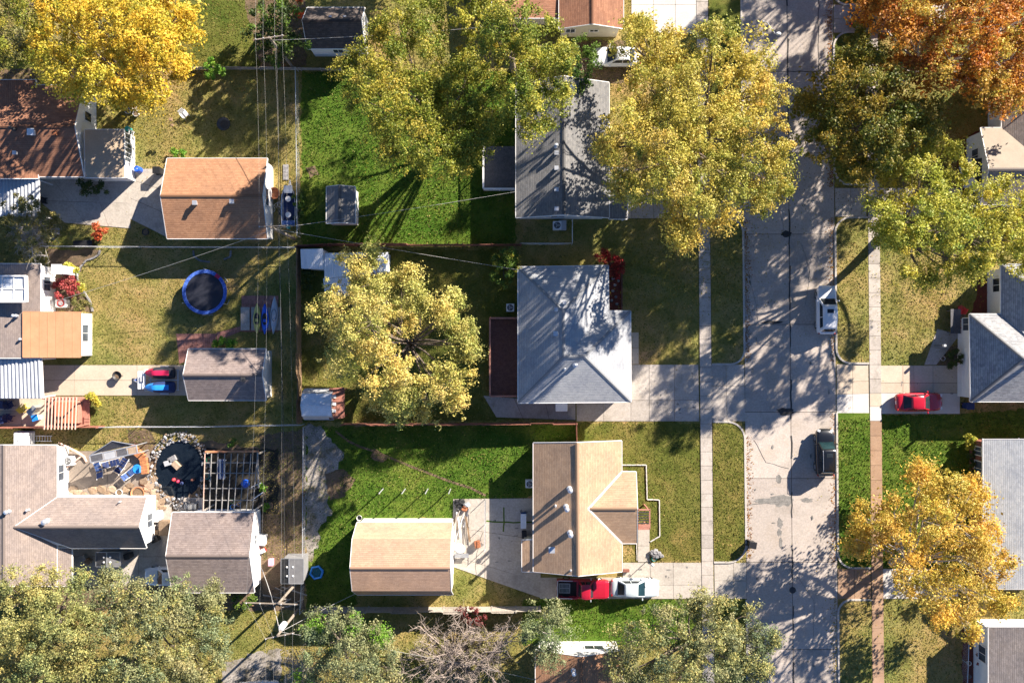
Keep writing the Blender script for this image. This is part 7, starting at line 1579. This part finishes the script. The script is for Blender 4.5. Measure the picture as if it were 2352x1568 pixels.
# street lamp
p0 = G(1700, 118); t = thing('street_lamp', 'street lamp reaching over the street at the top', 'street lamp', (*p0, 0)); zt = 7.5; b0 = Vector((*p0, 0)); hd = W(1788, 78, zt)
MB().tube([b0, b0 + Vector((0, 0, zt - .4))], [.11, .07], 10).build('pole', 'galvanised', t); MB().tube([b0 + Vector((0, 0, zt - .45)), (b0 + Vector((0, 0, zt - .1))) * .8 + hd * .2, hd + Vector((-.3, 0, 0))], [.045, .04, .035], 8).build('arm', 'galvanised', t); MB().lathe((hd.x, hd.y, hd.z - .06), [(.08, 0), (.2, .02), (.22, .08), (.12, .16), (.01, .18)], 14, .7).build('lamp_head', 'lamp_lens', t)
# ------------------------------------------------------------------ grass blades and fallen leaves
def inside(P, polys):
    m = np.zeros(len(P), bool)
    for poly in polys:
        q = np.array(poly); x0, y0 = q.min(0); x1, y1 = q.max(0)
        idx = np.where((P[:, 0] > x0) & (P[:, 0] < x1) & (P[:, 1] > y0) & (P[:, 1] < y1) & ~m)[0]
        if not len(idx): continue
        x, y = P[idx, 0], P[idx, 1]; c = np.zeros(len(idx), bool); n = len(q)
        for i in range(n):
            a, b = q[i], q[(i + 1) % n]
            k = ((a[1] > y) != (b[1] > y)); dy = b[1] - a[1]
            if dy == 0: continue
            c ^= k & (x < (b[0] - a[0]) * (y - a[1]) / dy + a[0])
        m[idx[c]] = True
    return m
def px(poly): return [G(*p) for p in poly]
LUSH = [px(p) for p in ([(702, 980), (1322, 972), (1322, 1016), (1226, 1018), (1226, 1140), (1040, 1150), (1040, 1190), (820, 1190), (820, 1390), (705, 1392)], [(692, 165), (1184, 165), (1184, 562), (692, 566)], [(2023, 952), (2204, 952), (2420, 932), (2420, 1010), (2256, 1010), (2256, 1305), (2027, 1305)], [(1200, 1376), (1716, 1374), (1716, 1480), (1200, 1480)], PK[3])]
MID = [px(p) for p in ([(410, 0), (700, 0), (690, 160), (420, 160)], [(692, 575), (1190, 572), (1190, 965), (692, 968)], [(1323, 970), (1610, 970), (1612, 1288), (1495, 1288), (1428, 1240), (1428, 1014), (1323, 1016)], PK[1])]
PKW = [px(p) for p in PK]
N = 420000
P = np.c_[rng.uniform(-50, 50, N), rng.uniform(-34, 34, N)]
P = P[~inside(P, EXC)]; N = len(P)
GV = inside(P, [px([(703, 975), (735, 978), (785, 1035), (780, 1110), (755, 1150), (762, 1180), (735, 1215), (722, 1285), (704, 1290)])]) & (rng.random(len(P)) < 0.72); P = P[~GV]; N = len(P)
PJ = P + rng.normal(size=P.shape) * 0.35
lu = inside(PJ, LUSH); mi = inside(PJ, MID) & ~lu; z = np.where(inside(P, PKW), 0.09, 0.0)
cols = {0: [(0.15, 0.15, 0.035), (0.24, 0.215, 0.06), (0.34, 0.27, 0.09), (0.12, 0.135, 0.025)], 1: [(0.09, 0.115, 0.02), (0.14, 0.15, 0.03), (0.22, 0.19, 0.06)], 2: [(0.05, 0.11, 0.012), (0.08, 0.155, 0.018), (0.13, 0.19, 0.03), (0.18, 0.19, 0.055)]}
kind = np.where(lu, 2, np.where(mi, 1, 0)); C = np.zeros((N, 3))
for k in cols:
    m = kind == k; pl = np.array(cols[k]); C[m] = pl[rng.integers(0, len(pl), m.sum())] * (0.75 + 0.5 * rng.random((m.sum(), 1)))
fx, fy = P[:, 0], P[:, 1]
lf = 0.5 * np.sin(0.31 * fx + 0.47 * fy + 1.1) * np.sin(0.53 * fx - 0.29 * fy) + 0.35 * np.sin(0.9 * fx + 1.3 * np.sin(0.7 * fy)) * np.sin(1.1 * fy + 0.6) + 0.25 * np.sin(2.3 * fx + 1.9 * fy) * np.sin(2.1 * fy - 1.4 * fx)
C *= (1 + 0.30 * lf)[:, None]; C[:, 0] *= 1 + 0.28 * lf; C[:, 2] *= 1 + 0.2 * lf
a = rng.uniform(0, 2 * np.pi, N); h = np.where(lu, 0.13, 0.075) * (0.5 + 0.8 * rng.random(N)); w = 0.03 + 0.045 * rng.random(N)
base = np.c_[P, z]; s = np.c_[np.cos(a), np.sin(a), np.zeros(N)] * w[:, None]; tip = base + np.c_[rng.normal(size=(N, 2)) * 0.07, h]
V = np.stack([base - s, base + s, tip], 1).reshape(-1, 3)
gr = npmesh('grass', V, np.arange(N * 3).reshape(N, 3), 'blade', None, np.repeat(C, 3, 0)); tag(gr, 'short grass of the lawns, green here and dry there', 'grass', kind='stuff')
# fallen leaves: under crowns, along kerbs
src = [((1600, 480), 190, 2200, 'yellow'), ((1560, 600), 130, 1200, 'yellow'), ((1500, 650), 120, 350, 'yellow'), ((2150, 330), 140, 700, 'orange'), ((2230, 360), 60, 400, 'orange'), ((1960, 330), 150, 600, 'dgreen'), ((2130, 600), 170, 1500, 'lime'), ((2130, 1300), 190, 1800, 'amber'), ((950, 850), 180, 1400, 'pale'), ((300, 210), 120, 900, 'gold'), ((980, 380), 170, 900, 'yolive')]
VV = []; CC = []
def litter(Q, pal, zz=0.05):
    n = len(Q); aa = rng.uniform(0, 6.3, n); L = 0.035 + 0.05 * rng.random(n); d = np.c_[np.cos(aa), np.sin(aa)] * L[:, None]; e = np.c_[-d[:, 1], d[:, 0]] * 0.6
    zc = np.full(n, zz) + rng.random(n) * 0.03
    for q in (Q - d, Q + e, Q + d, Q - e): pass
    v = np.stack([np.c_[Q - d, zc], np.c_[Q + e, zc + .012], np.c_[Q + d, zc + .02], np.c_[Q - e, zc + .006]], 1).reshape(-1, 3); pl = np.array(PAL[pal]) * 0.5; VV.append(v); CC.append(np.repeat(pl[rng.integers(0, len(pl), n)], 4, 0))
for (cx_, cy_), rr_, n, pal in src:
    g0 = np.array(G(cx_, cy_)); Q = g0 + rng.normal(size=(n, 2)) * rr_ / PPM * 0.6; litter(Q, pal, 0.10)
for y0, y1, side, n, pal in ((160, 430, 'r', 700, 'orange'), (500, 830, 'r', 350, 'orange'), (950, 1300, 'r', 260, 'orange'), (505, 830, 'l', 420, 'orange'), (1000, 1280, 'l', 300, 'orange'), (1370, 1600, 'r', 250, 'amber'), (0, 160, 'r', 300, 'orange')):
    yy = rng.uniform(y0, y1, n); xx = (re(yy) - np.abs(rng.normal(size=n)) * 7 - 3) if side == 'r' else (le(yy) + np.abs(rng.normal(size=n)) * 6 + 3)
    litter(np.array([G(x, y_) for x, y_ in zip(xx, yy)]), pal, 0.034)
VV = np.concatenate(VV); CC = np.concatenate(CC)
fl = npmesh('fallen_leaves', VV, np.arange(len(VV)).reshape(-1, 4), 'leaf_litter', None, CC); tag(fl, 'fallen autumn leaves scattered under trees and along kerbs', 'leaves', kind='stuff')
